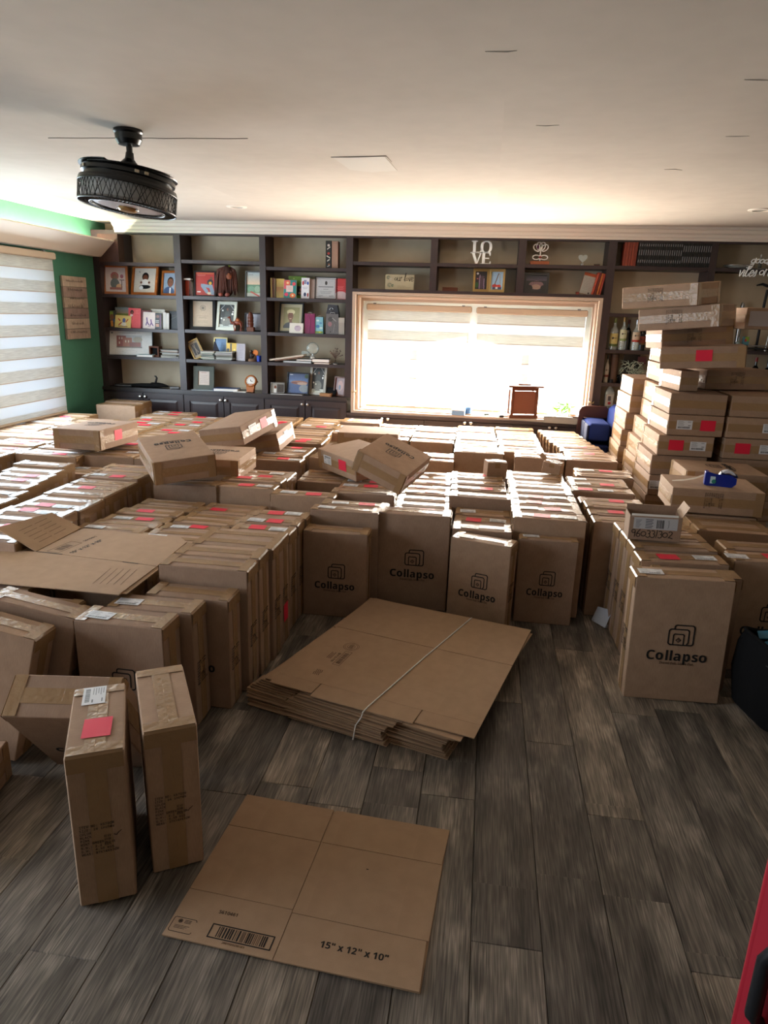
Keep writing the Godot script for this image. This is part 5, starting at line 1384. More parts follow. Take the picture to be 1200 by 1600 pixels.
	book("book", "dark blue book lying across the tops of two standing books", Vector3(-3.09, y + 0.165, z + 0.07), 0.08, 0.10, 0.02, mat(Color(0.16, 0.18, 0.24), 0.5), null, Vector3(-90, 8, 0), "book", "books beside the red magazine frame")
	t = pic(84, 100, Color(0.66, 0.12, 0.13), [["r", 0.02, 0.02, 0.96, 0.05, Color(0.75, 0.35, 0.2)], ["t", 0.05, 0.1, 0.5, 0.08, 2, Color(0.85, 0.6, 0.55)], ["e", 0.82, 0.25, 0.07, 0.08, SKIN], ["e", 0.76, 0.42, 0.16, 0.13, Color(0.10, 0.10, 0.16)], ["e", 0.76, 0.46, 0.08, 0.07, Color(0.8, 0.6, 0.1)], ["l", 0.35, 0.56, 0.75, 0.62, 12, Color(0.5, 0.58, 0.66)], ["l", 0.35, 0.58, 0.6, 0.85, 11, Color(0.5, 0.58, 0.66)], ["l", 0.8, 0.6, 0.9, 0.9, 14, Color(0.5, 0.58, 0.66)], ["e", 0.7, 0.9, 0.1, 0.06, Color(0.85, 0.8, 0.7)], ["r", 0.08, 0.82, 0.2, 0.05, Color(0.9, 0.85, 0.85)]], 13)
	frame("framed_photo", "black-framed red magazine cover with a seated man in jeans", Vector3(-2.925, y, z), 0.225, 0.252, 0.012, M.black, t, 3, 7)
	toy_animal(Vector3(-2.685, y, z + 0.02))
	t = pic(72, 100, Color(0.72, 0.72, 0.68), [["g", 0.0, 0.5, Color(0.6, 0.66, 0.68), Color(0.85, 0.72, 0.6)], ["g", 0.5, 0.85, Color(0.35, 0.5, 0.4), Color(0.45, 0.55, 0.4)], ["e", 0.3, 0.68, 0.25, 0.12, Color(0.45, 0.6, 0.5)], ["e", 0.75, 0.68, 0.2, 0.14, Color(0.55, 0.65, 0.55)], ["l", 0.3, 0.8, 0.9, 0.98, 5, Color(0.7, 0.25, 0.2)], ["t", 0.1, 0.08, 0.4, 0.05, 2, Color(0.4, 0.4, 0.4)]], 14)
	frame("framed_photo", "dark grey frame with a pastel hillside painting by the second upright", Vector3(-2.405, y, z), 0.18, 0.262, 0.013, mat(Color(0.22, 0.23, 0.24), 0.4), t, -4, 6)
	y = 1.35
	t = pic(80, 110, Color(0.76, 0.69, 0.60), [["e", 0.5, 0.26, 0.15, 0.11, Color(0.55, 0.5, 0.45)], ["e", 0.5, 0.26, 0.13, 0.095, Color(0.70, 0.64, 0.56)], ["e", 0.5, 0.26, 0.07, 0.05, Color(0.5, 0.46, 0.42)], ["t", 0.2, 0.58, 0.6, 0.12, 3, Color(0.55, 0.5, 0.45)], ["t", 0.15, 0.78, 0.7, 0.08, 2, Color(0.58, 0.53, 0.47)]], 15)
	frame("framed_certificate", "thick black frame with a cream certificate and grey seal", Vector3(-2.965, y, z), 0.27, 0.318, 0.030, M.black, t, 6, 8, 0, 0, null, "certificate")
	frame("framed_photo", "silver frame with a photograph of a couple among white lights, behind the camel", Vector3(-2.70, y, z + 0.03), 0.235, 0.292, 0.030, mat(Color(0.72, 0.72, 0.66), 0.35, 0.2), couple(16), -12, 11)
	camel(Vector3(-2.565, y, z + 0.10))
	t = pic(64, 56, Color(0.62, 0.63, 0.68), [["t", 0.1, 0.2, 0.8, 0.7, 7, Color(0.45, 0.46, 0.5)]], 17)
	frame("framed_certificate", "black-framed grey document behind the carved wooden figure", Vector3(-2.41, y, z), 0.20, 0.185, 0.012, M.black, t, -4, 7, 0, 0, null, "certificate")
	o = thing("carved_figure", "reddish carved wooden totem figure on a square foot", "carving", Vector3(-2.415, y, z + 0.08))
	part("foot", rbox(Vector3(0.075, 0.045, 0.05), 0.004), M.walnut, o, Vector3(0, 0.0225, 0))
	part("figure", lathe([Vector2(0.026, 0.045), Vector2(0.030, 0.07), Vector2(0.026, 0.10), Vector2(0.030, 0.13), Vector2(0.027, 0.16), Vector2(0.020, 0.18), Vector2(0.008, 0.193), Vector2(0, 0.195)], 12), mat(Color(0.33, 0.13, 0.07), 0.4), o)
	for k in 3:
		part("carved_band", lathe([Vector2(0.0285, 0.068 + 0.03 * k), Vector2(0.033, 0.075 + 0.03 * k), Vector2(0.0285, 0.082 + 0.03 * k)], 12), M.walnut, o)
	y = 1.048
	t = pic(60, 80, Color(0.55, 0.5, 0.42), [["r", 0.15, 0.15, 0.7, 0.7, Color(0.12, 0.12, 0.13)], ["l", 0.3, 0.2, 0.6, 0.7, 5, Color(0.45, 0.4, 0.35)], ["l", 0.5, 0.2, 0.4, 0.8, 3, Color(0.6, 0.55, 0.48)]], 18)
	frame("framed_photo", "gilt-edged frame leaning sideways against the bookcase upright", Vector3(-3.00, y + 0.012, z + 0.02), 0.125, 0.20, 0.014, M.gold, t, 8, 8, 26)
	booklet_stack(Vector3(-2.885, y, z + 0.03), 0.15, 0.11, 9, [Color(0.2, 0.35, 0.28), Color(0.75, 0.75, 0.7), Color(0.3, 0.2, 0.15), Color(0.25, 0.4, 0.32), Color(0.1, 0.1, 0.1), Color(0.6, 0.55, 0.5)], "the green pile by the gilt-edged frame", "booklets piled by the gilt-edged frame", 22)
	booklet_stack(Vector3(-2.715, y, z + 0.03), 0.18, 0.11, 8, [Color(0.1, 0.1, 0.12), Color(0.7, 0.72, 0.7), Color(0.2, 0.3, 0.25), Color(0.4, 0.38, 0.32), Color(0.08, 0.08, 0.08), Color(0.72, 0.72, 0.75)], "the dark pile under the yellow card", "booklets piled under the yellow card", 23)
	t = pic(56, 64, Color(0.42, 0.56, 0.72), [["t", 0.2, 0.2, 0.6, 0.5, 5, Color(0.6, 0.7, 0.8)]], 19)
	frame("framed_photo", "small pale gold frame with a blue print behind booklet piles", Vector3(-2.80, y + 0.06, z - 0.06), 0.15, 0.165, 0.012, mat(Color(0.75, 0.68, 0.45), 0.35, 0.3), t, 2, 7)
	o = thing("pennant", "slim dark blue triangular pennant standing before the small gold frame", "pennant", Vector3(-2.815, y + 0.07, z + 0.03), Vector3(-6, 8, -6))
	part("cloth", prism(PackedVector2Array([Vector2(-0.035, 0.11), Vector2(-0.02, 0.115), Vector2(0.045, 0.0), Vector2(-0.03, 0.0)]), 0.002), mat(Color(0.06, 0.08, 0.16), 0.7), o)
	part("staff", tube([Vector3(-0.036, 0, 0), Vector3(-0.032, 0.118, 0)], 0.0022, 6), M.black, o)
	book("greeting_card", "bright yellow card with a dark figure on the dark booklet pile", Vector3(-2.665, y + 0.075, z - 0.02), 0.118, 0.10, 0.006, mat(Color(0.8, 0.65, 0.15), 0.5), print_mat(pic(56, 48, Color(0.86, 0.70, 0.20), [["r", 0.36, 0.05, 0.16, 0.95, Color(0.1, 0.09, 0.1)], ["e", 0.15, 0.75, 0.14, 0.2, Color(0.12, 0.1, 0.1)], ["e", 0.75, 0.7, 0.1, 0.12, Color(0.95, 0.85, 0.4)], ["r", 0.55, 0.85, 0.4, 0.15, Color(0.1, 0.1, 0.1)]], 20)), Vector3(-6, 0, 0), "card")
	book("notebook", "grey lettered notepad standing upright past the yellow card", Vector3(-2.55, y, z + 0.03), 0.098, 0.175, 0.012, mat(Color(0.6, 0.55, 0.55), 0.6), print_mat(pic(48, 84, Color(0.60, 0.57, 0.60), [["t", 0.1, 0.1, 0.8, 0.8, 16, Color(0.42, 0.4, 0.44)]], 21)), Vector3(-5, -4, -1), "notepad")
	o = thing("figurine", "little figurine group with a round orange disc beside the blue cup", "figurine", Vector3(-2.425, y, z + 0.03))
	part("ground", lathe([Vector2(0, 0), Vector2(0.045, 0), Vector2(0.043, 0.02), Vector2(0.03, 0.028), Vector2(0, 0.03)], 14), mat(Color(0.45, 0.33, 0.24), 0.7), o)
	st = begin()
	blob(st, Vector3(-0.005, 0.055, 0), Vector3(0.022, 0.03, 0.018))
	blob(st, Vector3(-0.008, 0.098, 0), Vector3(0.015, 0.016, 0.015))
	blob(st, Vector3(0.012, 0.06, 0.01), Vector3(0.024, 0.008, 0.008), Basis(Vector3.BACK, 0.5))
	part("seated_figure", st.commit(), mat(Color(0.10, 0.06, 0.05), 0.6), o)
	part("disc", lathe([Vector2(0, -0.004), Vector2(0.03, -0.003), Vector2(0.032, 0), Vector2(0.03, 0.004), Vector2(0, 0.005)], 18), mat(Color(0.8, 0.42, 0.04), 0.5), o, Vector3(0.032, 0.085, -0.01), Vector3(78, 0, 0))
	part("stem", tube([Vector3(0.032, 0.02, -0.01), Vector3(0.032, 0.06, -0.01)], 0.004, 6), M.walnut, o)
	o = thing("cup", "small bright blue cup at the second upright", "cup", Vector3(-2.348, y, z + 0.04))
	part("body", lathe([Vector2(0, 0), Vector2(0.022, 0), Vector2(0.025, 0.058), Vector2(0.022, 0.058), Vector2(0.019, 0.006), Vector2(0, 0.006)], 16), mat(Color(0.03, 0.2, 0.62), 0.4), o)
	part("rim", lathe([Vector2(0.0255, 0.052), Vector2(0.027, 0.056), Vector2(0.0255, 0.06), Vector2(0.022, 0.06)], 16), mat(Color(0.04, 0.25, 0.7), 0.4), o)
	y = 0.729
	t = pic(64, 90, Color(0.72, 0.64, 0.58), [["t", 0.2, 0.08, 0.6, 0.1, 2, Color(0.5, 0.25, 0.2)], ["t", 0.12, 0.28, 0.76, 0.6, 9, Color(0.5, 0.45, 0.42)]], 22)
	frame("framed_certificate", "sage grey frame with a small printed notice, wide flat border", Vector3(-2.965, y, z + 0.04), 0.225, 0.245, 0.050, mat(Color(0.24, 0.26, 0.22), 0.6), t, 2, 8, 0, 0, null, "certificate")
	book("magazine", "thin grey magazine lying under the sage grey frame", Vector3(-2.95, y + 0.004, z + 0.12), 0.24, 0.09, 0.008, mat(Color(0.4, 0.45, 0.48), 0.4), null, Vector3(-90, 3, 0), "magazine")
	book("magazine", "blue and white magazine lying flat between notice frame and wooden clock", Vector3(-2.70, y + 0.016, z + 0.11), 0.26, 0.14, 0.03, mat(Color(0.12, 0.25, 0.45), 0.4), null, Vector3(-90, 6, 0), "magazine")
	book("envelope", "white envelope lying flat beside the wooden clock", Vector3(-2.54, y + 0.004, z + 0.13), 0.14, 0.07, 0.006, M.white_paper, null, Vector3(-90, -4, 0), "envelope")
	clock(Vector3(-2.44, y, z + 0.06))
	third_bay(z)
	over_window(z)
	right_bays(z)

func couple(seed_: int) -> ImageTexture:
	return pic(72, 100, Color(0.10, 0.11, 0.11), [["r", 0, 0.86, 1, 0.14, Color(0.72, 0.74, 0.70)], ["e", 0.5, 0.2, 0.06, 0.06, SKIN], ["e", 0.5, 0.42, 0.18, 0.17, Color(0.2, 0.22, 0.22)], ["e", 0.45, 0.72, 0.34, 0.2, Color(0.42, 0.43, 0.4)], ["l", 0.0, 0.25, 0.3, 0.02, 2, Color(0.7, 0.7, 0.7)], ["l", 1.0, 0.25, 0.7, 0.02, 2, Color(0.7, 0.7, 0.7)], ["e", 0.18, 0.25, 0.05, 0.04, Color(0.9, 0.9, 0.88)], ["e", 0.12, 0.6, 0.06, 0.04, Color(0.9, 0.9, 0.88)], ["e", 0.85, 0.4, 0.06, 0.05, Color(0.9, 0.9, 0.88)], ["e", 0.3, 0.66, 0.05, 0.04, Color(0.85, 0.85, 0.8)], ["e", 0.88, 0.3, 0.04, 0.03, Color(0.9, 0.9, 0.9)], ["l", 0.3, 0.93, 0.7, 0.92, 2, Color(0.25, 0.25, 0.25)]], seed_, 0.12)

func toy_animal(at: Vector3) -> void:
	var o := thing("toy_animal", "brown long-haired toy animal with pink feet sitting between two frames", "toy", at)
	var st := begin()
	blob(st, Vector3(0, 0.13, -0.01), Vector3(0.085, 0.13, 0.06))
	blob(st, Vector3(0.02, 0.24, 0.01), Vector3(0.06, 0.07, 0.055))
	part("body", st.commit(), mat(Color(0.22, 0.11, 0.08), 0.9), o)
	st = begin()
	var r := RandomNumberGenerator.new()
	r.seed = 77
	for k in 120:
		var a := r.randf_range(-2.6, 2.6)
		var top := Vector3(0.015 + sin(a) * 0.04, 0.295 - r.randf() * 0.03, cos(a) * 0.03)
		var mid := Vector3(sin(a) * r.randf_range(0.075, 0.115), r.randf_range(0.15, 0.22), cos(a) * r.randf_range(0.05, 0.075))
		if absf(mid.x - 0.045) < 0.03 and mid.z > 0.02 and r.randf() < 0.8:
			continue
		var low := Vector3(mid.x * 1.1 + r.randf_range(-0.01, 0.01), r.randf_range(0.01, 0.08), mid.z * 1.1)
		tube([top, top.lerp(mid, 0.5) + Vector3(sin(a) * 0.02, 0.02, cos(a) * 0.015), mid, mid.lerp(low, 0.5), low], [0.005, 0.007, 0.007, 0.006, 0.002], 5, st)
	var hair := part("hair", st.commit(), mat(Color(0.32, 0.165, 0.12), 0.75), o)
	hair.set_meta("kind", "stuff")
	st = begin()
	blob(st, Vector3(0.052, 0.20, 0.055), Vector3(0.028, 0.032, 0.028))
	blob(st, Vector3(0.062, 0.185, 0.075), Vector3(0.018, 0.015, 0.016))
	var face := part("muzzle", st.commit(), mat(Color(0.50, 0.28, 0.18), 0.7), o)
	for e in [Vector3(0.04, 0.215, 0.076), Vector3(0.066, 0.213, 0.074)]:
		part("eye", ball(e, Vector3.ONE * 0.004), M.black, face)
	for s in [-0.04, 0.03]:
		part("foot", ball(Vector3(s, 0.022, 0.06), Vector3(0.024, 0.022, 0.03)), mat(Color(0.55, 0.30, 0.26), 0.7), o)
	part("bow", ball(Vector3(0.045, 0.292, 0.02), Vector3(0.012, 0.02, 0.012)), mat(Color(0.55, 0.6, 0.2), 0.6), o)

func camel(at: Vector3) -> void:
	var o := thing("camel_figure", "carved reddish-brown wooden camel standing before the silver frame", "figurine", at)
	var wood := mat(Color(0.45, 0.19, 0.09), 0.45)
	var st := begin()
	blob(st, Vector3(0.02, 0.085, 0), Vector3(0.045, 0.024, 0.018), Basis(Vector3.BACK, -0.12))
	blob(st, Vector3(0.018, 0.11, 0), Vector3(0.024, 0.022, 0.015))
	tube([Vector3(-0.02, 0.082, 0), Vector3(-0.043, 0.078, 0), Vector3(-0.056, 0.095, 0), Vector3(-0.064, 0.128, 0)], [0.017, 0.013, 0.009, 0.008], 8, st)
	blob(st, Vector3(-0.074, 0.133, 0), Vector3(0.018, 0.009, 0.009), Basis(Vector3.BACK, 0.25))
	tube([Vector3(0.064, 0.085, 0), Vector3(0.072, 0.07, 0), Vector3(0.07, 0.05, 0)], [0.004, 0.003, 0.002], 6, st)
	part("body", st.commit(), wood, o)
	for l in [[-0.015, 0.011, -0.006], [-0.012, -0.011, 0.006], [0.05, 0.011, 0.008], [0.053, -0.011, -0.004]]:
		part("leg", tube([Vector3(l[0], 0.08, l[1]), Vector3(l[0] + l[2], 0.042, l[1]), Vector3(l[0] - l[2] * 0.4, 0.008, l[1]), Vector3(l[0] - 0.004, 0.003, l[1])], [0.011, 0.0055, 0.005, 0.007], 8), wood, o)
	part("saddle", ball(Vector3(0.02, 0.108, 0), Vector3(0.022, 0.02, 0.0175)), mat(Color(0.62, 0.34, 0.14), 0.5), o)
	for s in [-1.0, 1.0]:
		part("ear", ball(Vector3(-0.064, 0.142, 0.005 * s), Vector3(0.003, 0.006, 0.003)), wood, o)

func clock(at: Vector3) -> void:
	var o := thing("desk_clock", "wooden desk clock shaped like a wristwatch, white dial", "clock", at, Vector3(-12, 0, 0))
	part("strap", prism(PackedVector2Array([Vector2(-0.036, 0), Vector2(0.036, 0), Vector2(0.042, 0.06), Vector2(0.036, 0.085), Vector2(-0.036, 0.085), Vector2(-0.044, 0.06)]), 0.045), M.honey, o, Vector3(0, 0, -0.02))
	var c := part("case", lathe([Vector2(0, 0), Vector2(0.062, 0), Vector2(0.066, 0.008), Vector2(0.066, 0.028), Vector2(0.058, 0.036), Vector2(0.048, 0.036), Vector2(0.046, 0.030), Vector2(0, 0.030)], 32), M.honey, o, Vector3(0, 0.11, -0.012), Vector3(80, 0, 0))
	part("dial", lathe([Vector2(0, 0.0308), Vector2(0.046, 0.0306)], 28), M.white, c)
	for k in 12:
		part("hour_mark", box_mesh(Vector3(0.003, 0.001, 0.008)), M.black, c, Vector3(sin(TAU * k / 12) * 0.038, 0.0316, cos(TAU * k / 12) * 0.038), Vector3(0, 30.0 * k, 0))
	part("hand", box_mesh(Vector3(0.026, 0.001, 0.005), Vector3(0.01, 0, 0)), M.black, c, Vector3(0, 0.0322, 0), Vector3(0, -20, 0))
	part("hand", box_mesh(Vector3(0.018, 0.001, 0.005), Vector3(0.007, 0, 0)), M.black, c, Vector3(0, 0.0330, 0), Vector3(0, 100, 0))
	part("crown_wheel", rbox(Vector3(0.012, 0.016, 0.016), 0.003), M.honey, o, Vector3(0.069, 0.11, 0))

func third_bay(z: float) -> void:
	var y := 1.982
	var o := thing("slipcase_box", "tall narrow box patterned in black, white and red", "box", Vector3(-1.612, y, z))
	part("body", rbox(Vector3(0.058, 0.255, 0.10), 0.002), M.matte_black, o, Vector3(0, 0.128, 0))
	part("patterned_front", face_mesh(0.054, 0.25), print_mat(pic(32, 120, Color(0.05, 0.04, 0.05), [["e", 0.5, 0.15, 0.25, 0.05, Color(0.75, 0.72, 0.7)], ["l", 0.3, 0.3, 0.8, 0.22, 4, Color(0.7, 0.68, 0.66)], ["e", 0.5, 0.45, 0.25, 0.05, Color(0.6, 0.15, 0.12)], ["l", 0.2, 0.55, 0.8, 0.62, 4, Color(0.75, 0.74, 0.7)], ["l", 0.7, 0.68, 0.3, 0.74, 4, Color(0.75, 0.74, 0.7)], ["e", 0.6, 0.86, 0.2, 0.04, Color(0.5, 0.3, 0.2)], ["l", 0.3, 0.94, 0.7, 0.9, 3, Color(0.7, 0.7, 0.7)]], 30)), o, Vector3(0, 0.002, 0.0508))
	o = thing("slipcase_box", "tall plain tan box beside the black patterned one", "box", Vector3(-1.548, y, z))
	part("body", rbox(Vector3(0.062, 0.254, 0.10), 0.002), mat(Color(0.60, 0.47, 0.40), 0.7), o, Vector3(0, 0.127, 0))
	part("lid_line", box_mesh(Vector3(0.0625, 0.002, 0.1005), Vector3(0, 0.235, 0)), mat(Color(0.4, 0.3, 0.25), 0.8), o)
	y = 1.69
	for k in 2:
		book("slim_book", ["thin gold-edged book at the second upright", "brown spined book between two gold ones"][k], Vector3(-2.20 + 0.022 * k, y, z), 0.018, 0.19, 0.10, [M.gold, M.walnut][k], null, Vector3(0, 0, 0), "book", "gold books on the third bay")
	book("gilt_book", "shiny gold covered book facing out beside the green card", Vector3(-2.115, y, z + 0.02), 0.085, 0.185, 0.02, mat(Color(0.62, 0.52, 0.24), 0.28, 0.6), print_mat(pic(32, 64, Color(0.66, 0.55, 0.27), [["g", 0.0, 0.45, Color(0.78, 0.68, 0.36), Color(0.6, 0.5, 0.25)], ["g", 0.45, 1.0, Color(0.55, 0.38, 0.22), Color(0.7, 0.6, 0.3)]], 31)), Vector3(-4, 0, 0), "book", "gold books on the third bay")
	var g := "greeting cards on the third bay"
	book("greeting_card", "big green card with black floral lower half", Vector3(-1.955, y, z - 0.03), 0.185, 0.215, 0.006, mat(Color(0.3, 0.45, 0.1), 0.5), print_mat(pic(80, 90, Color(0.36, 0.52, 0.12), [["r", 0.5, 0.45, 0.5, 0.42, Color(0.06, 0.05, 0.05)], ["e", 0.75, 0.6, 0.12, 0.08, Color(0.62, 0.3, 0.22)], ["e", 0.65, 0.75, 0.1, 0.06, Color(0.6, 0.4, 0.3)], ["e", 0.88, 0.78, 0.09, 0.07, Color(0.65, 0.35, 0.25)], ["e", 0.3, 0.1, 0.05, 0.03, Color(0.6, 0.7, 0.3)], ["e", 0.7, 0.2, 0.05, 0.03, Color(0.65, 0.72, 0.3)]], 32)), Vector3(-5, 0, 0), "card", g)
	book("greeting_card", "card bordered with pink, orange and teal flowers", Vector3(-2.01, y, z + 0.04), 0.13, 0.175, 0.006, M.white_paper, print_mat(pic(64, 84, Color(0.18, 0.5, 0.5), [["r", 0.0, 0.0, 0.5, 0.5, Color(0.8, 0.35, 0.4)], ["e", 0.3, 0.15, 0.22, 0.14, Color(0.85, 0.4, 0.3)], ["e", 0.3, 0.15, 0.1, 0.06, Color(0.9, 0.8, 0.6)], ["e", 0.8, 0.2, 0.14, 0.1, Color(0.85, 0.3, 0.35)], ["e", 0.2, 0.8, 0.16, 0.1, Color(0.8, 0.2, 0.35)], ["e", 0.7, 0.85, 0.24, 0.14, Color(0.88, 0.45, 0.25)], ["e", 0.7, 0.85, 0.08, 0.06, Color(0.9, 0.85, 0.7)], ["r", 0.2, 0.3, 0.55, 0.38, Color(0.85, 0.76, 0.74)], ["t", 0.28, 0.38, 0.4, 0.2, 4, Color(0.7, 0.55, 0.55)]], 33)), Vector3(-7, 3, 0), "card", g)
	book("greeting_card", "white card with red and blue figures", Vector3(-1.855, y, z + 0.03), 0.085, 0.20, 0.006, M.white_paper, print_mat(pic(40, 90, Color(0.82, 0.81, 0.83), [["e", 0.2, 0.25, 0.12, 0.1, Color(0.65, 0.12, 0.15)], ["e", 0.8, 0.25, 0.12, 0.08, Color(0.12, 0.25, 0.6)], ["e", 0.45, 0.8, 0.16, 0.1, Color(0.08, 0.12, 0.3)], ["e", 0.82, 0.82, 0.1, 0.1, Color(0.6, 0.15, 0.15)], ["t", 0.15, 0.45, 0.7, 0.12, 3, Color(0.5, 0.5, 0.6)], ["r", 0.3, 0.1, 0.35, 0.2, Color(0.5, 0.5, 0.6)]], 34)), Vector3(-5, -4, 0), "card", g)
	book("greeting_card", "pale pink card with a mint green edge", Vector3(-1.785, y, z + 0.0), 0.085, 0.19, 0.006, mat(Color(0.45, 0.6, 0.55), 0.6), print_mat(pic(32, 72, Color(0.72, 0.63, 0.60), [["r", 0.85, 0, 0.15, 1, Color(0.5, 0.65, 0.6)]], 35)), Vector3(-5, -2, 0), "card", g)
	var t := pic(96, 80, Color(0.70, 0.70, 0.71), [["r", 0.04, 0.05, 0.92, 0.02, Color(0.3, 0.3, 0.32)], ["r", 0.04, 0.93, 0.92, 0.02, Color(0.3, 0.3, 0.32)], ["r", 0.04, 0.05, 0.015, 0.9, Color(0.3, 0.3, 0.32)], ["r", 0.94, 0.05, 0.015, 0.9, Color(0.3, 0.3, 0.32)], ["e", 0.5, 0.25, 0.06, 0.09, Color(0.2, 0.2, 0.2)], ["r", 0.14, 0.43, 0.72, 0.035, Color(0.12, 0.12, 0.14)], ["t", 0.3, 0.55, 0.4, 0.05, 1, Color(0.2, 0.2, 0.22)], ["t", 0.12, 0.65, 0.76, 0.15, 3, Color(0.42, 0.42, 0.44)], ["l", 0.15, 0.88, 0.35, 0.87, 1, Color(0.1, 0.1, 0.1)], ["l", 0.65, 0.88, 0.88, 0.87, 1, Color(0.1, 0.1, 0.1)]], 36)
	frame("award_plaque", "silver commendation plaque on a black board beside the red folder", Vector3(-1.645, y, z + 0.02), 0.225, 0.212, 0.006, M.black, t, 0, 6, 0, 0, null, "plaque")
	book("folder", "red and white folder standing at the third upright", Vector3(-1.492, y, z + 0.02), 0.11, 0.20, 0.012, mat(Color(0.62, 0.05, 0.08), 0.5), print_mat(pic(40, 80, Color(0.66, 0.06, 0.10), [["r", 0, 0.72, 1, 0.28, Color(0.75, 0.62, 0.62)], ["e", 0.5, 0.72, 0.5, 0.12, Color(0.75, 0.62, 0.62)], ["t", 0.15, 0.38, 0.7, 0.2, 4, Color(0.85, 0.5, 0.5)]], 37)), Vector3(-4, -5, 0), "folder")
	y = 1.35
	t = pic(84, 96, Color(0.48, 0.47, 0.32), [["g", 0.0, 1.0, Color(0.5, 0.48, 0.3), Color(0.55, 0.52, 0.36)], ["e", 0.45, 0.22, 0.26, 0.13, Color(0.78, 0.74, 0.56)], ["e", 0.44, 0.42, 0.17, 0.22, SKIN], ["r", 0.24, 0.2, 0.44, 0.08, Color(0.8, 0.76, 0.6)], ["e", 0.44, 0.95, 0.42, 0.24, Color(0.09, 0.11, 0.17)], ["e", 0.46, 0.66, 0.09, 0.08, SKIN], ["e", 0.37, 0.4, 0.025, 0.015, Color(0.06, 0.04, 0.04)], ["e", 0.51, 0.4, 0.025, 0.015, Color(0.06, 0.04, 0.04)], ["e", 0.44, 0.54, 0.08, 0.025, Color(0.75, 0.6, 0.5)]], 38)
	frame("framed_photo", "black frame, pale mount, portrait of a young sailor in a white cap", Vector3(-2.02, y, z), 0.27, 0.30, 0.014, M.black, t, -10, 10, 0, 0.032, mat(Color(0.66, 0.63, 0.52), 0.7))
	book("greeting_card", "small white card leaning before the sailor portrait", Vector3(-1.935, y, z + 0.09), 0.145, 0.10, 0.005, M.white_paper, print_mat(pic(56, 40, Color(0.80, 0.79, 0.76), [["e", 0.6, 0.5, 0.25, 0.3, Color(0.68, 0.62, 0.68)], ["t", 0.35, 0.3, 0.4, 0.1, 2, Color(0.5, 0.45, 0.5)]], 39)), Vector3(-12, -3, 0), "card")
	gift_bag("magenta gift bag with folded sides", Vector3(-1.80, y, z + 0.04), 0.11, 0.195, mat(Color(0.45, 0.09, 0.30), 0.35), null)
	gift_bag("blue and green patterned gift bag", Vector3(-1.705, y, z + 0.03), 0.088, 0.165, mat(Color(0.35, 0.55, 0.62), 0.5), print_mat(pic(48, 80, Color(0.45, 0.66, 0.72), [["e", 0.3, 0.2, 0.2, 0.06, Color(0.75, 0.82, 0.82)], ["e", 0.7, 0.35, 0.18, 0.06, Color(0.3, 0.5, 0.65)], ["e", 0.3, 0.55, 0.24, 0.1, Color(0.2, 0.4, 0.6)], ["e", 0.75, 0.65, 0.2, 0.07, Color(0.7, 0.78, 0.75)], ["r", 0, 0.86, 1, 0.14, Color(0.45, 0.55, 0.25)], ["e", 0.6, 0.9, 0.15, 0.05, Color(0.75, 0.68, 0.25)]], 40)))
	var o2 := thing("gift_box", "faceted dark silver gift box behind the silver filigree bag", "box", Vector3(-1.58, y, z - 0.06))
	part("body", prism(PackedVector2Array([Vector2(-0.065, 0), Vector2(0.065, 0), Vector2(0.065, 0.20), Vector2(0.05, 0.285), Vector2(-0.045, 0.29), Vector2(-0.065, 0.20)]), 0.06), mat(Color(0.24, 0.23, 0.25), 0.4, 0.3), o2)
	part("ornament", tube([Vector3(-0.03, 0.24, 0.063), Vector3(-0.01, 0.265, 0.063), Vector3(0.01, 0.245, 0.063), Vector3(-0.005, 0.225, 0.063)], 0.004, 6, null, true), M.steel, o2)
	gift_bag("silver filigree gift bag with a rose ornament", Vector3(-1.565, y, z + 0.05), 0.135, 0.20, mat(Color(0.36, 0.35, 0.36), 0.35, 0.4), print_mat(pic(64, 90, Color(0.36, 0.35, 0.36), [["e", 0.35, 0.25, 0.2, 0.12, Color(0.25, 0.24, 0.25)], ["e", 0.3, 0.5, 0.16, 0.12, Color(0.55, 0.4, 0.42)], ["l", 0.5, 0.2, 0.8, 0.35, 3, Color(0.55, 0.55, 0.55)], ["l", 0.7, 0.5, 0.6, 0.9, 2, Color(0.5, 0.5, 0.5)], ["e", 0.35, 0.88, 0.05, 0.03, Color(0.15, 0.15, 0.15)]], 41)))
	o2 = thing("gift_box", "slim white box at the third upright", "box", Vector3(-1.468, y, z + 0.05))
	part("body", rbox(Vector3(0.06, 0.162, 0.05), 0.002), mat(Color(0.60, 0.57, 0.54), 0.6), o2, Vector3(0, 0.081, 0))
	part("lid", rbox(Vector3(0.062, 0.05, 0.052), 0.002), mat(Color(0.64, 0.61, 0.58), 0.6), o2, Vector3(0, 0.14, 0))
	# glass ball award, long white tray, black book, wire tree
	y = 1.052
	o2 = thing("glass_award", "round glass award on a faceted foot", "award", Vector3(-1.775, y + 0.045, z + 0.03), Vector3(0, 15, 0))
	part("disc", ball(Vector3(0, 0.105, 0), Vector3(0.058, 0.058, 0.022)), M.bottle_glass, o2)
	part("rim", tube(range(24).map(func(k): return Vector3(cos(TAU * k / 24) * 0.058, 0.105 + sin(TAU * k / 24) * 0.058, 0)), 0.006, 6, null, true), mat(Color(0.62, 0.66, 0.64), 0.12, 0.5), o2)
	part("foot", lathe([Vector2(0.036, 0), Vector2(0.03, 0.02), Vector2(0.012, 0.036), Vector2(0.01, 0.05), Vector2(0, 0.05)], 8), mat(Color(0.75, 0.76, 0.76), 0.15, 0.4), o2)
	o2 = thing("glass_block", "small clear block beside the round glass award", "award", Vector3(-1.865, y + 0.06, z - 0.04))
	part("block", rbox(Vector3(0.09, 0.055, 0.03), 0.006), M.bottle_glass, o2, Vector3(0, 0.03, 0))
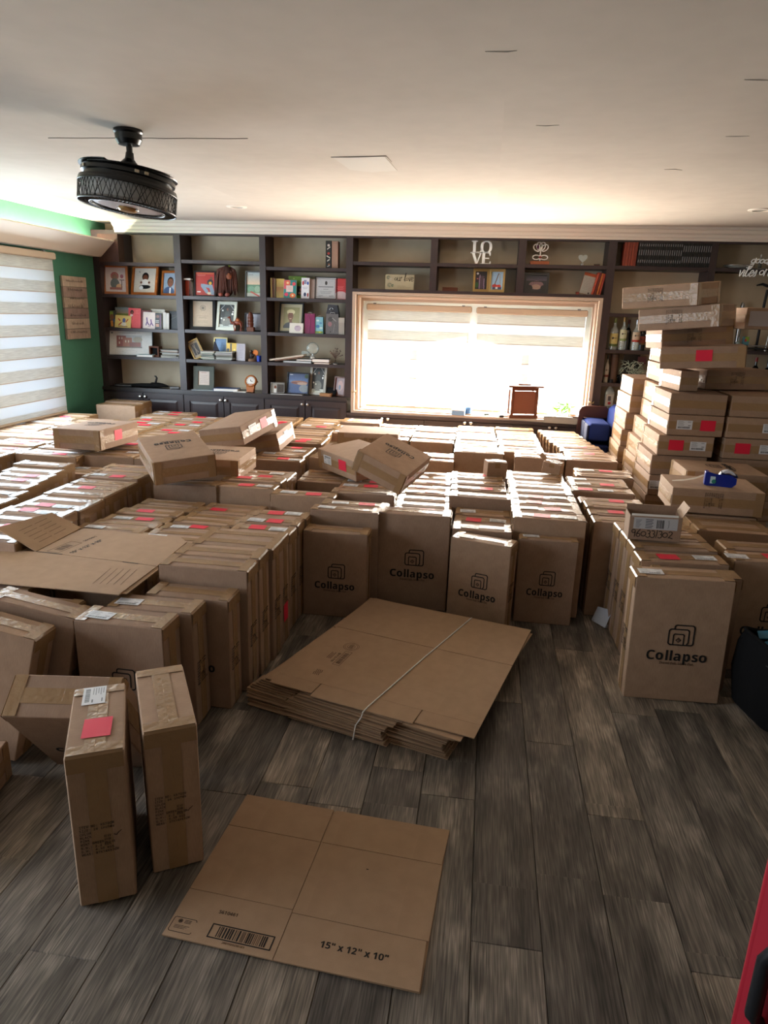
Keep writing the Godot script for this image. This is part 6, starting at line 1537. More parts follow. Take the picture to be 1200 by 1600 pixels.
	part("base", rbox(Vector3(0.095, 0.01, 0.04), 0.002), M.grey, o2, Vector3(0, 0.0, 0))
	o2 = thing("white_box", "long slanting white box lid propped on a dark folder", "box", Vector3(-2.03, y + 0.04, z + 0.06), Vector3(0, -3, 9.5))
	part("lid", rbox(Vector3(0.38, 0.018, 0.10), 0.003), mat(Color(0.72, 0.68, 0.62), 0.6), o2, Vector3(0, 0.012, 0))
	part("lining", box_mesh(Vector3(0.30, 0.012, 0.09), Vector3(0.02, -0.003, 0)), mat(Color(0.42, 0.3, 0.24), 0.8), o2)
	book("folder", "dark folder lying flat under the slanting white lid", Vector3(-1.93, y + 0.01, z + 0.08), 0.30, 0.16, 0.02, mat(Color(0.05, 0.06, 0.07), 0.4), null, Vector3(-90, 0, 0), "folder")
	book("folder", "second dark folder on top, under the round glass award", Vector3(-1.83, y + 0.032, z + 0.08), 0.22, 0.14, 0.02, mat(Color(0.05, 0.06, 0.07), 0.4), null, Vector3(-90, 4, 0), "folder")
	book("book", "tan book lying at the shelf edge beneath a black one", Vector3(-1.665, y + 0.008, z + 0.12), 0.16, 0.12, 0.014, mat(Color(0.55, 0.42, 0.28), 0.6), null, Vector3(-90, 2, 0), "book")
	book("book", "black book lying on the tan one near the wire tree", Vector3(-1.675, y + 0.035, z + 0.12), 0.18, 0.13, 0.034, M.matte_black, null, Vector3(-90, 4, 0), "book")
	o2 = thing("wire_tree", "little silver wire tree ornament with beads", "ornament", Vector3(-1.535, y, z + 0.04))
	part("foot", lathe([Vector2(0, 0), Vector2(0.04, 0), Vector2(0.038, 0.008), Vector2(0.012, 0.02), Vector2(0, 0.022)], 14), M.steel, o2)
	var st := begin()
	var bd := begin()
	var r := RandomNumberGenerator.new()
	r.seed = 5
	for k in 16:
		var a := r.randf_range(-1.25, 1.25)
		var l := r.randf_range(0.06, 0.10)
		var tip := Vector3(sin(a) * l * 0.85, 0.06 + cos(a) * l, r.randf_range(-0.02, 0.02))
		tube([Vector3(0, 0.015, 0), Vector3(0, 0.055, 0), Vector3(tip.x * 0.5, 0.06 + (tip.y - 0.06) * 0.6, tip.z), tip], [0.004, 0.003, 0.002, 0.0014], 5, st)
		blob(bd, tip, Vector3.ONE * 0.006, Basis(), 5, 6)
		blob(bd, tip.lerp(Vector3(0, 0.07, 0), 0.35) + Vector3(0.008, 0, 0), Vector3.ONE * 0.005, Basis(), 5, 6)
	part("branches", st.commit(), mat(Color(0.42, 0.34, 0.30), 0.35, 0.5), o2)
	var beads := part("bead_blossom", bd.commit(), mat(Color(0.42, 0.33, 0.30), 0.3, 0.3), o2)
	beads.set_meta("kind", "stuff")
	y = 0.729
	t = pic(64, 52, Color(0.62, 0.62, 0.60), [["r", 0.45, 0.1, 0.55, 0.85, Color(0.25, 0.22, 0.2)], ["e", 0.3, 0.4, 0.1, 0.16, Color(0.45, 0.25, 0.18)], ["r", 0.2, 0.55, 0.2, 0.45, Color(0.85, 0.85, 0.84)], ["e", 0.6, 0.45, 0.08, 0.12, Color(0.2, 0.18, 0.18)]], 42)
	frame("framed_photo", "small photograph of two people beside the diver-blue photograph", Vector3(-2.14, y, z + 0.08), 0.145, 0.115, 0.007, M.steel, t, 6, 10)
	t = pic(100, 88, Color(0.16, 0.27, 0.46), [["g", 0.0, 0.45, Color(0.12, 0.2, 0.38), Color(0.3, 0.42, 0.6)], ["e", 0.55, 0.45, 0.42, 0.1, Color(0.5, 0.32, 0.26)], ["e", 0.7, 0.5, 0.25, 0.08, Color(0.6, 0.5, 0.45)], ["e", 0.3, 0.46, 0.14, 0.05, Color(0.38, 0.2, 0.17)], ["e", 0.8, 0.75, 0.25, 0.2, Color(0.42, 0.46, 0.5)], ["e", 0.9, 0.12, 0.1, 0.1, Color(0.1, 0.22, 0.1)], ["r", 0.06, 0.05, 0.16, 0.03, Color(0.85, 0.85, 0.85)]], 43)
	frame("framed_photo", "black-framed blue photograph of divers grouped in water", Vector3(-1.935, y, z + 0.05), 0.245, 0.225, 0.012, M.black, t, -5, 12)
	frame("framed_photo", "tall silver frame with couple photograph on the worktop, beside the blue one", Vector3(-1.73, y, z + 0.02), 0.185, 0.305, 0.026, mat(Color(0.62, 0.60, 0.56), 0.35, 0.2), couple(44), -8, 12)
	o2 = thing("wooden_block", "tan wooden block lying before the tall silver frame", "block", Vector3(-1.615, y, z + 0.13), Vector3(0, -5, 0))
	part("block", rbox(Vector3(0.12, 0.035, 0.05), 0.004), mat(Color(0.55, 0.40, 0.25), 0.6), o2, Vector3(0, 0.018, 0))
	part("end_cap", rbox(Vector3(0.02, 0.037, 0.052), 0.004), mat(Color(0.45, 0.31, 0.19), 0.6), o2, Vector3(0.055, 0.0185, 0))
	book("brochure", "dark folded brochure leaning on the brown frame", Vector3(-1.58, y + 0.01, z + 0.06), 0.11, 0.09, 0.008, M.matte_black, null, Vector3(-40, -8, 0), "brochure")
	t = pic(56, 72, Color(0.42, 0.24, 0.20), [["e", 0.5, 0.45, 0.3, 0.3, Color(0.55, 0.35, 0.28)], ["e", 0.45, 0.55, 0.12, 0.15, Color(0.2, 0.22, 0.3)], ["r", 0.0, 0.0, 0.25, 1.0, Color(0.35, 0.15, 0.12)]], 45)
	frame("framed_photo", "brown-sided photo frame turned away beside the window casing", Vector3(-1.49, y, z + 0.05), 0.14, 0.20, 0.014, M.walnut, t, -22, 10)
	book("magazine", "dark magazine lying along the worktop under the photographs", Vector3(-2.03, y + 0.005, z + 0.15), 0.34, 0.09, 0.01, mat(Color(0.14, 0.13, 0.15), 0.4), null, Vector3(-90, 0, 0), "magazine")

func gift_bag(label: String, at: Vector3, w: float, h: float, m: Material, front: Material) -> void:
	var o := thing("gift_bag", label + " on the shelf below the greeting cards", "gift bag", at)
	var d := 0.05
	var st := begin()
	# front and back taper to the open top, the sides fold inward
	for s in [-1.0, 1.0]:
		quad(st, Vector3(-w / 2, 0, s * d / 2), Vector3(w / 2, 0, s * d / 2), Vector3(w / 2 - 0.004, h, s * d * 0.3), Vector3(-w / 2 + 0.004, h, s * d * 0.3), Vector3(0, 0.1, s).normalized())
		quad(st, Vector3(s * w / 2, 0, -d / 2), Vector3(s * w / 2, 0, 0), Vector3(s * (w / 2 - 0.02), h, 0), Vector3(s * (w / 2 - 0.004), h, -d * 0.3), Vector3(s, 0, 0.3).normalized())
		quad(st, Vector3(s * w / 2, 0, d / 2), Vector3(s * w / 2, 0, 0), Vector3(s * (w / 2 - 0.02), h, 0), Vector3(s * (w / 2 - 0.004), h, d * 0.3), Vector3(s, 0, -0.3).normalized())
	quad(st, Vector3(-w / 2, 0.001, -d / 2), Vector3(w / 2, 0.001, -d / 2), Vector3(w / 2, 0.001, d / 2), Vector3(-w / 2, 0.001, d / 2), Vector3.DOWN)
	part("bag", st.commit(), m, o)
	part("handle", tube([Vector3(-w * 0.2, h - 0.01, d * 0.3), Vector3(-w * 0.15, h + 0.012, d * 0.2), Vector3(w * 0.15, h + 0.012, d * 0.2), Vector3(w * 0.2, h - 0.01, d * 0.3)], 0.0016, 5), M.white, o)
	if front != null:
		var f := part("printed_front", face_mesh(w - 0.008, h - 0.004), front, o, Vector3(0, 0.002, d / 2 + 0.0012))
		f.rotation_degrees.x = -rad_to_deg(atan(d * 0.2 / h))
	else:
		part("fold_line", tube([Vector3(0.0, 0.0, d / 2 + 0.0008), Vector3(0.01, h * 0.65, d * 0.37), Vector3(-0.02, h, d * 0.3 + 0.001)], 0.0014, 4), mat(Color(0.25, 0.03, 0.16), 0.5), o)

func over_window(z: float) -> void:
	var y := 1.796
	var o := thing("sign_board", "cream wooden sign with handwritten love lettering and small roses", "sign", Vector3(-0.90, y, z + 0.02), Vector3(-6, 0, 0))
	part("board", rbox(Vector3(0.285, 0.145, 0.012), 0.002), mat(Color(0.66, 0.61, 0.50), 0.7), o, Vector3(0, 0.073, 0))
	var ink := mat(Color(0.10, 0.08, 0.07), 0.8)
	script_word("our love", o, Vector3(-0.055, 0.082, 0.0068), 0.042, 0.0023, ink)
	var st := begin()
	for k in 2:
		stroke(st, [Vector2(-0.02, 0.036 - 0.012 * k), Vector2(0.06 + 0.05 * k, 0.036 - 0.012 * k)], 0.0018)
	part("small_print", st.commit(), mat(Color(0.4, 0.37, 0.3), 0.8), o, Vector3(0, 0, 0.0066))
	for q in [[-0.115, 0.115, 0.016], [-0.09, 0.098, 0.013], [-0.10, 0.045, 0.02], [-0.07, 0.04, 0.012]]:
		st = begin()
		for k in 3:
			stroke(st, arc(Vector2(q[0], q[1]), q[2] * (1.0 - 0.3 * k), 20 * k, 300 + 20 * k, 10), 0.003)
		part("rose", st.commit(), mat([Color(0.35, 0.42, 0.35), Color(0.7, 0.66, 0.6)][int(q[2] * 1000) % 2], 0.8), o, Vector3(0, 0, 0.0066))
	o = thing("wooden_box", "small low dark box lying under the double photo frame", "box", Vector3(-0.40, y, z + 0.03))
	part("body", rbox(Vector3(0.145, 0.024, 0.07), 0.002), M.walnut, o, Vector3(0, 0.012, 0))
	part("lid", rbox(Vector3(0.148, 0.012, 0.073), 0.003), M.walnut, o, Vector3(0, 0.03, 0))
	# white letters, two over two
	o = thing("letter_sculpture", "white wooden letters reading LOVE in two rows", "letters", Vector3(-0.12, 2.05, z + 0.02))
	var white := mat(Color(0.93, 0.93, 0.92), 0.5)
	for k in 4:
		var l := part("letter", words(["L", "O", "V", "E"][k], 0.145, 0.028, "Droid Serif", true), white, o, Vector3([-0.048, 0.044, -0.045, 0.045][k], [0.153, 0.153, 0.051, 0.051][k], 0))
		l.scale = Vector3(1.16, 1.0, 1)
	# folding double frame in gold
	var t1 := pic(48, 80, Color(0.10, 0.08, 0.12), [["e", 0.2, 0.12, 0.1, 0.06, Color(0.85, 0.85, 0.88)], ["r", 0.3, 0.25, 0.5, 0.7, Color(0.28, 0.2, 0.26)], ["l", 0.4, 0.2, 0.38, 0.95, 3, Color(0.6, 0.5, 0.62)], ["l", 0.75, 0.4, 0.78, 0.95, 3, Color(0.6, 0.5, 0.62)], ["e", 0.15, 0.75, 0.16, 0.16, Color(0.12, 0.3, 0.14)], ["e", 0.2, 0.4, 0.08, 0.04, Color(0.6, 0.3, 0.35)]], 50)
	var t2 := pic(48, 80, Color(0.55, 0.66, 0.76), [["l", 0.6, 0.1, 0.3, 0.75, 3, Color(0.35, 0.25, 0.15)], ["l", 0.7, 0.12, 0.8, 0.8, 2, Color(0.6, 0.5, 0.35)], ["e", 0.3, 0.78, 0.2, 0.1, Color(0.65, 0.14, 0.1)], ["e", 0.65, 0.8, 0.2, 0.1, Color(0.7, 0.18, 0.12)], ["r", 0.15, 0.86, 0.75, 0.14, Color(0.2, 0.24, 0.35)], ["r", 0.4, 0.84, 0.2, 0.12, Color(0.85, 0.85, 0.85)]], 51)
	o = thing("double_photo_stand", "folding gold frame holding two upright holiday photographs", "picture frame", Vector3(-0.03, y, z + 0.02))
	for k in 2:
		var leaf := part("frame_leaf", ring_mesh(Vector2(0.152, 0.215), Vector2(0.112, 0.165), 0.014, Vector2(0, 0.108)), M.gold, o, Vector3(-0.077 + 0.154 * k, 0, 0), Vector3(-4, 8 - 16 * k, 0))
		part("picture", face_mesh(0.114, 0.167), print_mat(t1 if k == 0 else t2), leaf, Vector3(0, 0.0245, 0.003))
		part("back_board", box_mesh(Vector3(0.14, 0.2, 0.003), Vector3(0, 0.108, 0.0)), M.walnut, leaf)
	# heart balloon ornament on a tan block
	y = 2.055
	o = thing("heart_ornament", "white heart-petal ornament with a looped ribbon on a tan block", "ornament", Vector3(0.435, y, z + 0.02))
	part("block", rbox(Vector3(0.18, 0.034, 0.05), 0.003), mat(Color(0.62, 0.33, 0.18), 0.6), o, Vector3(0.0, 0.017, 0))
	var hw := mat(Color(0.9, 0.89, 0.88), 0.5)
	for k in 4:
		var a: float = [-52.0, -18.0, 18.0, 52.0][k]
		var pts := []
		for i in 20:
			var u := TAU * i / 20
			pts.append(Vector3(sin(u) * 0.026, 0.045 - cos(u) * 0.036, 0))
		part("petal", tube(pts, 0.006, 6, null, true), hw, o, Vector3(0, 0.125, 0.002 * k), Vector3(0, 0, -a))
	for s in [-1.0, 1.0]:
		var pts := []
		for i in 18:
			var u := TAU * i / 18
			pts.append(Vector3(s * (0.036 - cos(u) * 0.034), 0.068 + sin(u) * 0.020, 0))
		part("ribbon_loop", tube(pts, 0.006, 6, null, true), hw, o)
	part("red_heart", ball(Vector3(0, 0.07, 0.008), Vector3(0.012, 0.012, 0.006)), mat(Color(0.55, 0.04, 0.05), 0.4), o)
	part("purple_petal", ball(Vector3(-0.028, 0.16, 0.006), Vector3(0.010, 0.018, 0.005)), mat(Color(0.35, 0.05, 0.25), 0.4), o)
	part("stem", tube([Vector3(0, 0.034, 0), Vector3(0, 0.13, 0)], 0.007, 6), hw, o)
	var t3 := pic(90, 70, Color(0.09, 0.10, 0.14), [["g", 0.0, 0.35, Color(0.10, 0.12, 0.2), Color(0.32, 0.27, 0.34)], ["e", 0.5, 0.62, 0.36, 0.28, Color(0.48, 0.36, 0.38)], ["e", 0.5, 0.72, 0.22, 0.16, Color(0.62, 0.5, 0.45)], ["r", 0.1, 0.38, 0.8, 0.05, Color(0.12, 0.12, 0.13)], ["e", 0.15, 0.8, 0.18, 0.2, Color(0.05, 0.06, 0.07)], ["e", 0.88, 0.8, 0.16, 0.2, Color(0.05, 0.06, 0.07)]], 52)
	frame("framed_photo", "dark frame with a dusky lake photograph above the window", Vector3(0.42, 1.796, z + 0.02), 0.235, 0.19, 0.022, mat(Color(0.06, 0.07, 0.09), 0.3), t3, -3, 7)
	o = thing("glass_heart", "clear glass heart award on a small foot above the window", "award", Vector3(0.83, y, z + 0.02))
	var hp := PackedVector2Array()
	for i in 28:
		var u := TAU * i / 28
		hp.append(Vector2(0.0026 * 16 * pow(sin(u), 3), 0.068 + 0.0026 * (13 * cos(u) - 5 * cos(2 * u) - 2 * cos(3 * u) - cos(4 * u))))
	part("heart", prism(hp, 0.014), M.bottle_glass, o, Vector3(0, 0, -0.007))
	part("foot", rbox(Vector3(0.03, 0.022, 0.025), 0.003), M.steel, o, Vector3(0, 0.011, 0))
	o = thing("small_box", "tiny dark box beside the glass heart", "box", Vector3(0.965, y, z + 0.02))
	part("body", rbox(Vector3(0.05, 0.012, 0.03), 0.002), M.walnut, o, Vector3(0, 0.006, 0))
	part("lid", rbox(Vector3(0.052, 0.005, 0.032), 0.001), M.black, o, Vector3(0, 0.0135, 0))
	# leaning orange books
	y = 1.796
	var g := "orange books leaning above the window"
	book("leaning_book", "orange book with a pale text cover leaning sideways", Vector3(0.885, y + 0.004, z + 0.02), 0.12, 0.195, 0.012, mat(Color(0.60, 0.24, 0.12), 0.5), print_mat(pic(48, 72, Color(0.62, 0.60, 0.56), [["r", 0, 0, 1, 0.14, Color(0.66, 0.3, 0.14)], ["t", 0.15, 0.25, 0.7, 0.6, 8, Color(0.5, 0.48, 0.46)], ["e", 0.7, 0.92, 0.06, 0.04, Color(0.15, 0.1, 0.1)]], 53)), Vector3(-3, 4, -12), "book", g)
	for k in 4:
		book("leaning_book", "%s leaning spine after the pale-covered orange book" % ORDINAL[k], Vector3(0.945 + 0.022 * k, y + 0.003, z + 0.02), 0.016, 0.20 - 0.004 * k, 0.11, mat([Color(0.62, 0.22, 0.12), Color(0.35, 0.10, 0.08), Color(0.64, 0.34, 0.12), Color(0.55, 0.18, 0.1)][k], 0.5), null, Vector3(0, 0, -12 + k), "book", g)
	o = thing("small_box", "little red-brown box at the foot of the leaning books", "box", Vector3(0.812, y, z + 0.03))
	part("body", rbox(Vector3(0.03, 0.018, 0.03), 0.002), mat(Color(0.5, 0.18, 0.1), 0.6), o, Vector3(0, 0.009, 0))
	part("lid", rbox(Vector3(0.032, 0.006, 0.032), 0.001), mat(Color(0.4, 0.13, 0.08), 0.6), o, Vector3(0, 0.021, 0))

# joined handwriting built from bent tubes; a tiny alphabet of strokes on a 0..1 x-height
func glyph(c: String) -> Array:
	match c:
		"o": return [0.62, [arc(Vector2(0.28, 0.48), 0.27, 60, 400, 12) + [Vector2(0.60, 0.62)]]]
		"u": return [0.72, [[Vector2(0.05, 0.95), Vector2(0.04, 0.4)] + arc(Vector2(0.27, 0.28), 0.23, 180, 350, 7) + [Vector2(0.53, 0.95), Vector2(0.53, 0.3), Vector2(0.62, 0.06), Vector2(0.74, 0.2)]]]
		"r": return [0.52, [[Vector2(0.08, 0.02), Vector2(0.10, 0.9), Vector2(0.14, 0.65), Vector2(0.28, 0.92), Vector2(0.45, 0.88)]]]
		"l": return [0.42, [[Vector2(0.0, 0.25), Vector2(0.2, 0.9), Vector2(0.34, 1.6), Vector2(0.26, 1.85), Vector2(0.15, 1.6), Vector2(0.12, 0.4), Vector2(0.2, 0.04), Vector2(0.42, 0.2)]]]
		"v": return [0.62, [[Vector2(0.02, 0.95), Vector2(0.18, 0.4), Vector2(0.28, 0.03), Vector2(0.42, 0.5), Vector2(0.52, 0.98), Vector2(0.62, 0.9)]]]
		"e": return [0.56, [[Vector2(0.05, 0.45), Vector2(0.45, 0.6), Vector2(0.42, 0.88), Vector2(0.22, 0.92), Vector2(0.06, 0.6), Vector2(0.08, 0.2), Vector2(0.28, 0.03), Vector2(0.56, 0.25)]]]
		"g": return [0.66, [arc(Vector2(0.28, 0.48), 0.26, 40, 390, 12), [Vector2(0.55, 0.92), Vector2(0.52, 0.2), Vector2(0.42, -0.5), Vector2(0.2, -0.75), Vector2(0.0, -0.55), Vector2(0.1, -0.2), Vector2(0.66, 0.3)]]]
		"d": return [0.70, [arc(Vector2(0.28, 0.48), 0.26, 40, 390, 12), [Vector2(0.60, 1.8), Vector2(0.55, 0.9), Vector2(0.54, 0.2), Vector2(0.64, 0.05), Vector2(0.74, 0.2)]]]
		"i": return [0.34, [[Vector2(0.05, 0.5), Vector2(0.14, 0.95), Vector2(0.12, 0.25), Vector2(0.2, 0.04), Vector2(0.36, 0.25)], [Vector2(0.16, 1.25), Vector2(0.18, 1.33)]]]
		"b": return [0.58, [[Vector2(0.0, 0.4), Vector2(0.2, 1.2), Vector2(0.28, 1.75), Vector2(0.16, 1.85), Vector2(0.08, 1.2), Vector2(0.08, 0.2)] + arc(Vector2(0.28, 0.28), 0.22, 200, 420, 9)]]
		"s": return [0.50, [[Vector2(0.04, 0.2), Vector2(0.3, 0.95), Vector2(0.42, 0.45), Vector2(0.36, 0.08), Vector2(0.1, 0.06)]]]
		"n": return [0.70, [[Vector2(0.06, 0.03), Vector2(0.08, 0.95), Vector2(0.1, 0.6)] + arc(Vector2(0.33, 0.68), 0.23, 170, 0, 7) + [Vector2(0.57, 0.2), Vector2(0.66, 0.03), Vector2(0.74, 0.2)]]]
		"y": return [0.64, [[Vector2(0.05, 0.95), Vector2(0.12, 0.4), Vector2(0.3, 0.3), Vector2(0.5, 0.9), Vector2(0.4, -0.4), Vector2(0.15, -0.7), Vector2(0.05, -0.4), Vector2(0.6, 0.3)]]]
		"9": return [0.62, [arc(Vector2(0.26, 0.75), 0.22, 20, 380, 10) + [Vector2(0.48, 0.6), Vector2(0.46, 0.0)]]]
		"6": return [0.62, [[Vector2(0.45, 1.05), Vector2(0.15, 0.6)] + arc(Vector2(0.27, 0.26), 0.22, 150, 500, 10)]]
		"0": return [0.66, [arc(Vector2(0.28, 0.45), 0.3, 80, 450, 14)]]
		"3": return [0.56, [arc(Vector2(0.2, 0.72), 0.22, 140, -80, 8) + arc(Vector2(0.2, 0.27), 0.26, 80, -150, 9)]]
		"1": return [0.34, [[Vector2(0.16, 1.05), Vector2(0.12, 0.0)]]]
		"2": return [0.66, [arc(Vector2(0.24, 0.72), 0.22, 160, -30, 8) + [Vector2(0.05, 0.08), Vector2(0.2, 0.14), Vector2(0.6, 0.0)]]]
	return [0.4, []]

func script_word(s: String, under: Node, at: Vector3, size: float, r: float, m: Material, called := "letter", slant := 0.12) -> void:
	var total := 0.0
	for c in s:
		total += glyph(c)[0]
	var x := -total / 2.0 if size > 0 else 0.0
	x = 0.0
	for c in s:
		var gl := glyph(c)
		var st := begin()
		for line in gl[1]:
			var curve := Curve3D.new()
			var pts := []
			for p in line:
				pts.append(Vector3((x + p.x + slant * p.y) * size, p.y * size, 0))
			for k in pts.size():
				var a: Vector3 = pts[maxi(k - 1, 0)]
				var b: Vector3 = pts[mini(k + 1, pts.size() - 1)]
				var tan: Vector3 = (b - a) / 6.0
				curve.add_point(pts[k], -tan, tan)
			curve.bake_interval = size * 0.12
			var baked := Array(curve.get_baked_points())
			if baked.size() > 1:
				tube(baked, r, 6, st)
		if gl[1].size() > 0:
			part(called, st.commit(), m, under, at)
		x += gl[0]

func bottle(called: String, label: String, at: Vector3, h: float, r: float, body: Material, cap: Material, paper: Material, square := false, lo := 0.2, hi := 0.5) -> void:
	var o := thing(called, label, "bottle", at, Vector3.ZERO, "bottles on the shelves beside the window")
	var segs := 4 if square else 18
	var prof := [Vector2(0, 0), Vector2(r, 0), Vector2(r, h * 0.58), Vector2(r * 0.75, h * 0.66), Vector2(r * 0.33, h * 0.74), Vector2(r * 0.30, h * 0.93), Vector2(0, h * 0.93)]
	var b := part("glass", lathe(prof, segs), body, o)
	if square:
		b.rotation_degrees.y = 45
	part("cap", lathe([Vector2(0, h * 0.86), Vector2(r * 0.36, h * 0.86), Vector2(r * 0.36, h), Vector2(0, h)], 14), cap, o)
	if paper != null:
		if square:
			part("paper_label", box_mesh(Vector3(r * 1.3, h * (hi - lo), 0.001), Vector3(0, h * (lo + hi) / 2, r * 0.72)), paper, o)
		else:
			var st := begin()
			for k in 8:
				var a0 := deg_to_rad(-70.0 + 17.5 * k)
				var a1 := deg_to_rad(-70.0 + 17.5 * (k + 1))
				var n0 := Vector3(sin(a0), 0, cos(a0))
				var n1 := Vector3(sin(a1), 0, cos(a1))
				tri(st, n0 * (r + 0.0008) + Vector3(0, h * lo, 0), n1 * (r + 0.0008) + Vector3(0, h * lo, 0), n1 * (r + 0.0008) + Vector3(0, h * hi, 0), n0, n1, n1, Vector2(k / 8.0, 1), Vector2((k + 1) / 8.0, 1), Vector2((k + 1) / 8.0, 0))
				tri(st, n0 * (r + 0.0008) + Vector3(0, h * lo, 0), n1 * (r + 0.0008) + Vector3(0, h * hi, 0), n0 * (r + 0.0008) + Vector3(0, h * hi, 0), n0, n1, n0, Vector2(k / 8.0, 1), Vector2((k + 1) / 8.0, 0), Vector2(k / 8.0, 0))
			part("paper_label", st.commit(), paper, o)

func right_bays(z: float) -> void:
	# disc cases on the top shelf: five orange spines, then black ones with silver marks
	var y := 2.058
	var body := rbox(Vector3(0.0185, 0.205, 0.13), 0.0012)
	for k in 5:
		var o := thing("disc_case", "%s orange spine at the start of the disc row" % ORDINAL[k], "disc case", Vector3(1.19 + 0.024 * k, y, z + 0.05), Vector3(0, 0, -1.5), "disc cases on the top shelf")
		part("case", rbox(Vector3(0.0225, 0.205, 0.13), 0.0012), mat([Color(0.45, 0.16, 0.08), Color(0.50, 0.19, 0.10)][k % 2], 0.45), o, Vector3(0, 0.1025, 0))
		part("spine_line", box_mesh(Vector3(0.0018, 0.15, 0.0006), Vector3(0.004, 0.10, 0.0655)), mat(Color(0.3, 0.1, 0.05), 0.5), o)
	var names := ["first", "second", "third", "fourth", "fifth", "sixth", "seventh", "eighth", "ninth", "tenth", "eleventh", "twelfth", "thirteenth", "fourteenth", "fifteenth", "sixteenth", "seventeenth", "eighteenth", "nineteenth"]
	var shell := mat(Color(0.022, 0.024, 0.035), 0.3)
	var silver := mat(Color(0.50, 0.50, 0.52), 0.4, 0.3)
	var n := 33
	for k in n:
		var where: String = ("%s black disc case after the orange spines" % names[k]) if k < 17 else ("%s black disc case before the row's far end" % names[n - 1 - k])
		var o := thing("disc_case", where, "disc case", Vector3(1.315 + 0.0193 * k, y, z + 0.05), Vector3(0, 0, -1.5), "disc cases on the top shelf")
		part("case", body, shell, o, Vector3(0, 0.1025, 0))
		var rows := [[0.182, 0.022], [0.117, 0.046], [0.042, 0.026]] if k < 20 else [[0.155, 0.052], [0.062, 0.052]]
		for r in rows:
			part("spine_mark", box_mesh(Vector3(0.006, r[1], 0.0006), Vector3(0.001, r[0], 0.0655)), silver, o)
	# bottles and things beside the window, above the armchair
	var clear: Material = M.bottle_glass
	var dark := mat(Color(0.03, 0.035, 0.03), 0.12)
	var lab := func(a: Color, b: Color) -> Material: return print_mat(pic(40, 40, a, [["r", 0.0, 0.8, 1, 0.2, b], ["e", 0.35, 0.35, 0.08, 0.08, Color(0.15, 0.12, 0.1)], ["r", 0.45, 0.33, 0.3, 0.06, Color(0.3, 0.3, 0.28)]], 60), 0.6)
	y = 1.30
	bottle("bottle", "clear bottle, yellow floral label, nearest the window on the bottle shelf", Vector3(1.195, y, z + 0.03), 0.29, 0.040, clear, mat(Color(0.5, 0.55, 0.3), 0.4), lab.call(Color(0.72, 0.66, 0.42), Color(0.3, 0.35, 0.15)), false, 0.1, 0.52)
	bottle("bottle", "clear bottle, pale green label, second from the window casing", Vector3(1.275, y, z + 0.05), 0.30, 0.034, clear, M.gold, lab.call(Color(0.70, 0.70, 0.58), Color(0.45, 0.5, 0.3)), false, 0.28, 0.62)
	bottle("bottle", "dark red-capped bottle standing behind the clear ones", Vector3(1.335, y, z - 0.04), 0.28, 0.033, dark, mat(Color(0.3, 0.04, 0.06), 0.4), null)
	bottle("bottle", "clear bottle, orange-bottomed label, before the dark one", Vector3(1.395, y, z + 0.05), 0.28, 0.036, clear, M.steel, lab.call(Color(0.68, 0.60, 0.52), Color(0.62, 0.16, 0.08)), false, 0.28, 0.60)
	bottle("bottle", "dark bottle, red-banded, half behind the carton heap", Vector3(1.465, y, z), 0.26, 0.032, dark, M.gold, lab.call(Color(0.5, 0.2, 0.1), Color(0.4, 0.3, 0.1)), false, 0.2, 0.5)
	y = 0.985
	bottle("bottle", "slim white bottle on the shelf with the tinsel basket", Vector3(1.165, y, z + 0.03), 0.26, 0.022, mat(Color(0.62, 0.60, 0.56), 0.4), M.black, lab.call(Color(0.66, 0.63, 0.58), Color(0.4, 0.15, 0.1)), false, 0.2, 0.6)
	var o := thing("gift_tube", "brown cylindrical gift tube between slim bottle and basket", "tube", Vector3(1.235, y, z + 0.0))
	part("tube", lathe([Vector2(0, 0), Vector2(0.038, 0), Vector2(0.038, 0.265), Vector2(0.036, 0.268), Vector2(0, 0.268)], 20), mat(Color(0.34, 0.24, 0.18), 0.6), o)
	part("lid", lathe([Vector2(0.0392, 0.235), Vector2(0.0398, 0.236), Vector2(0.0398, 0.27), Vector2(0, 0.272)], 20), mat(Color(0.28, 0.19, 0.14), 0.5), o)
	o = thing("wrapped_hamper", "cellophane-wrapped gift hamper with shredded silver filling", "hamper", Vector3(1.40, y, z + 0.02))
	part("basket", prism(PackedVector2Array([Vector2(-0.10, 0), Vector2(0.10, 0), Vector2(0.125, 0.07), Vector2(-0.125, 0.07)]), 0.16), M.matte_black, o, Vector3(0, 0, -0.08))
	var st := begin()
	var r := RandomNumberGenerator.new()
	r.seed = 31
	for k in 90:
		var p := Vector3(r.randf_range(-0.115, 0.115), r.randf_range(0.03, 0.20), r.randf_range(0.0, 0.085))
		var d := Vector3(r.randf_range(-0.05, 0.05), r.randf_range(-0.015, 0.035), r.randf_range(-0.01, 0.02))
		tube([p - d, p + Vector3(0, 0.012, 0.004), p + d], [0.0018, 0.0032, 0.001], 4, st)
	var sh := part("shredded_filling", st.commit(), mat(Color(0.66, 0.70, 0.63), 0.3, 0.2), o)
	sh.set_meta("kind", "stuff")
	part("dark_card", rbox(Vector3(0.15, 0.20, 0.01), 0.002), mat(Color(0.03, 0.04, 0.06), 0.4), o, Vector3(0.0, 0.17, -0.06))
	part("pink_card", rbox(Vector3(0.08, 0.07, 0.01), 0.002), mat(Color(0.30, 0.12, 0.14), 0.5), o, Vector3(0.085, 0.22, 0.0))
	y = 0.729
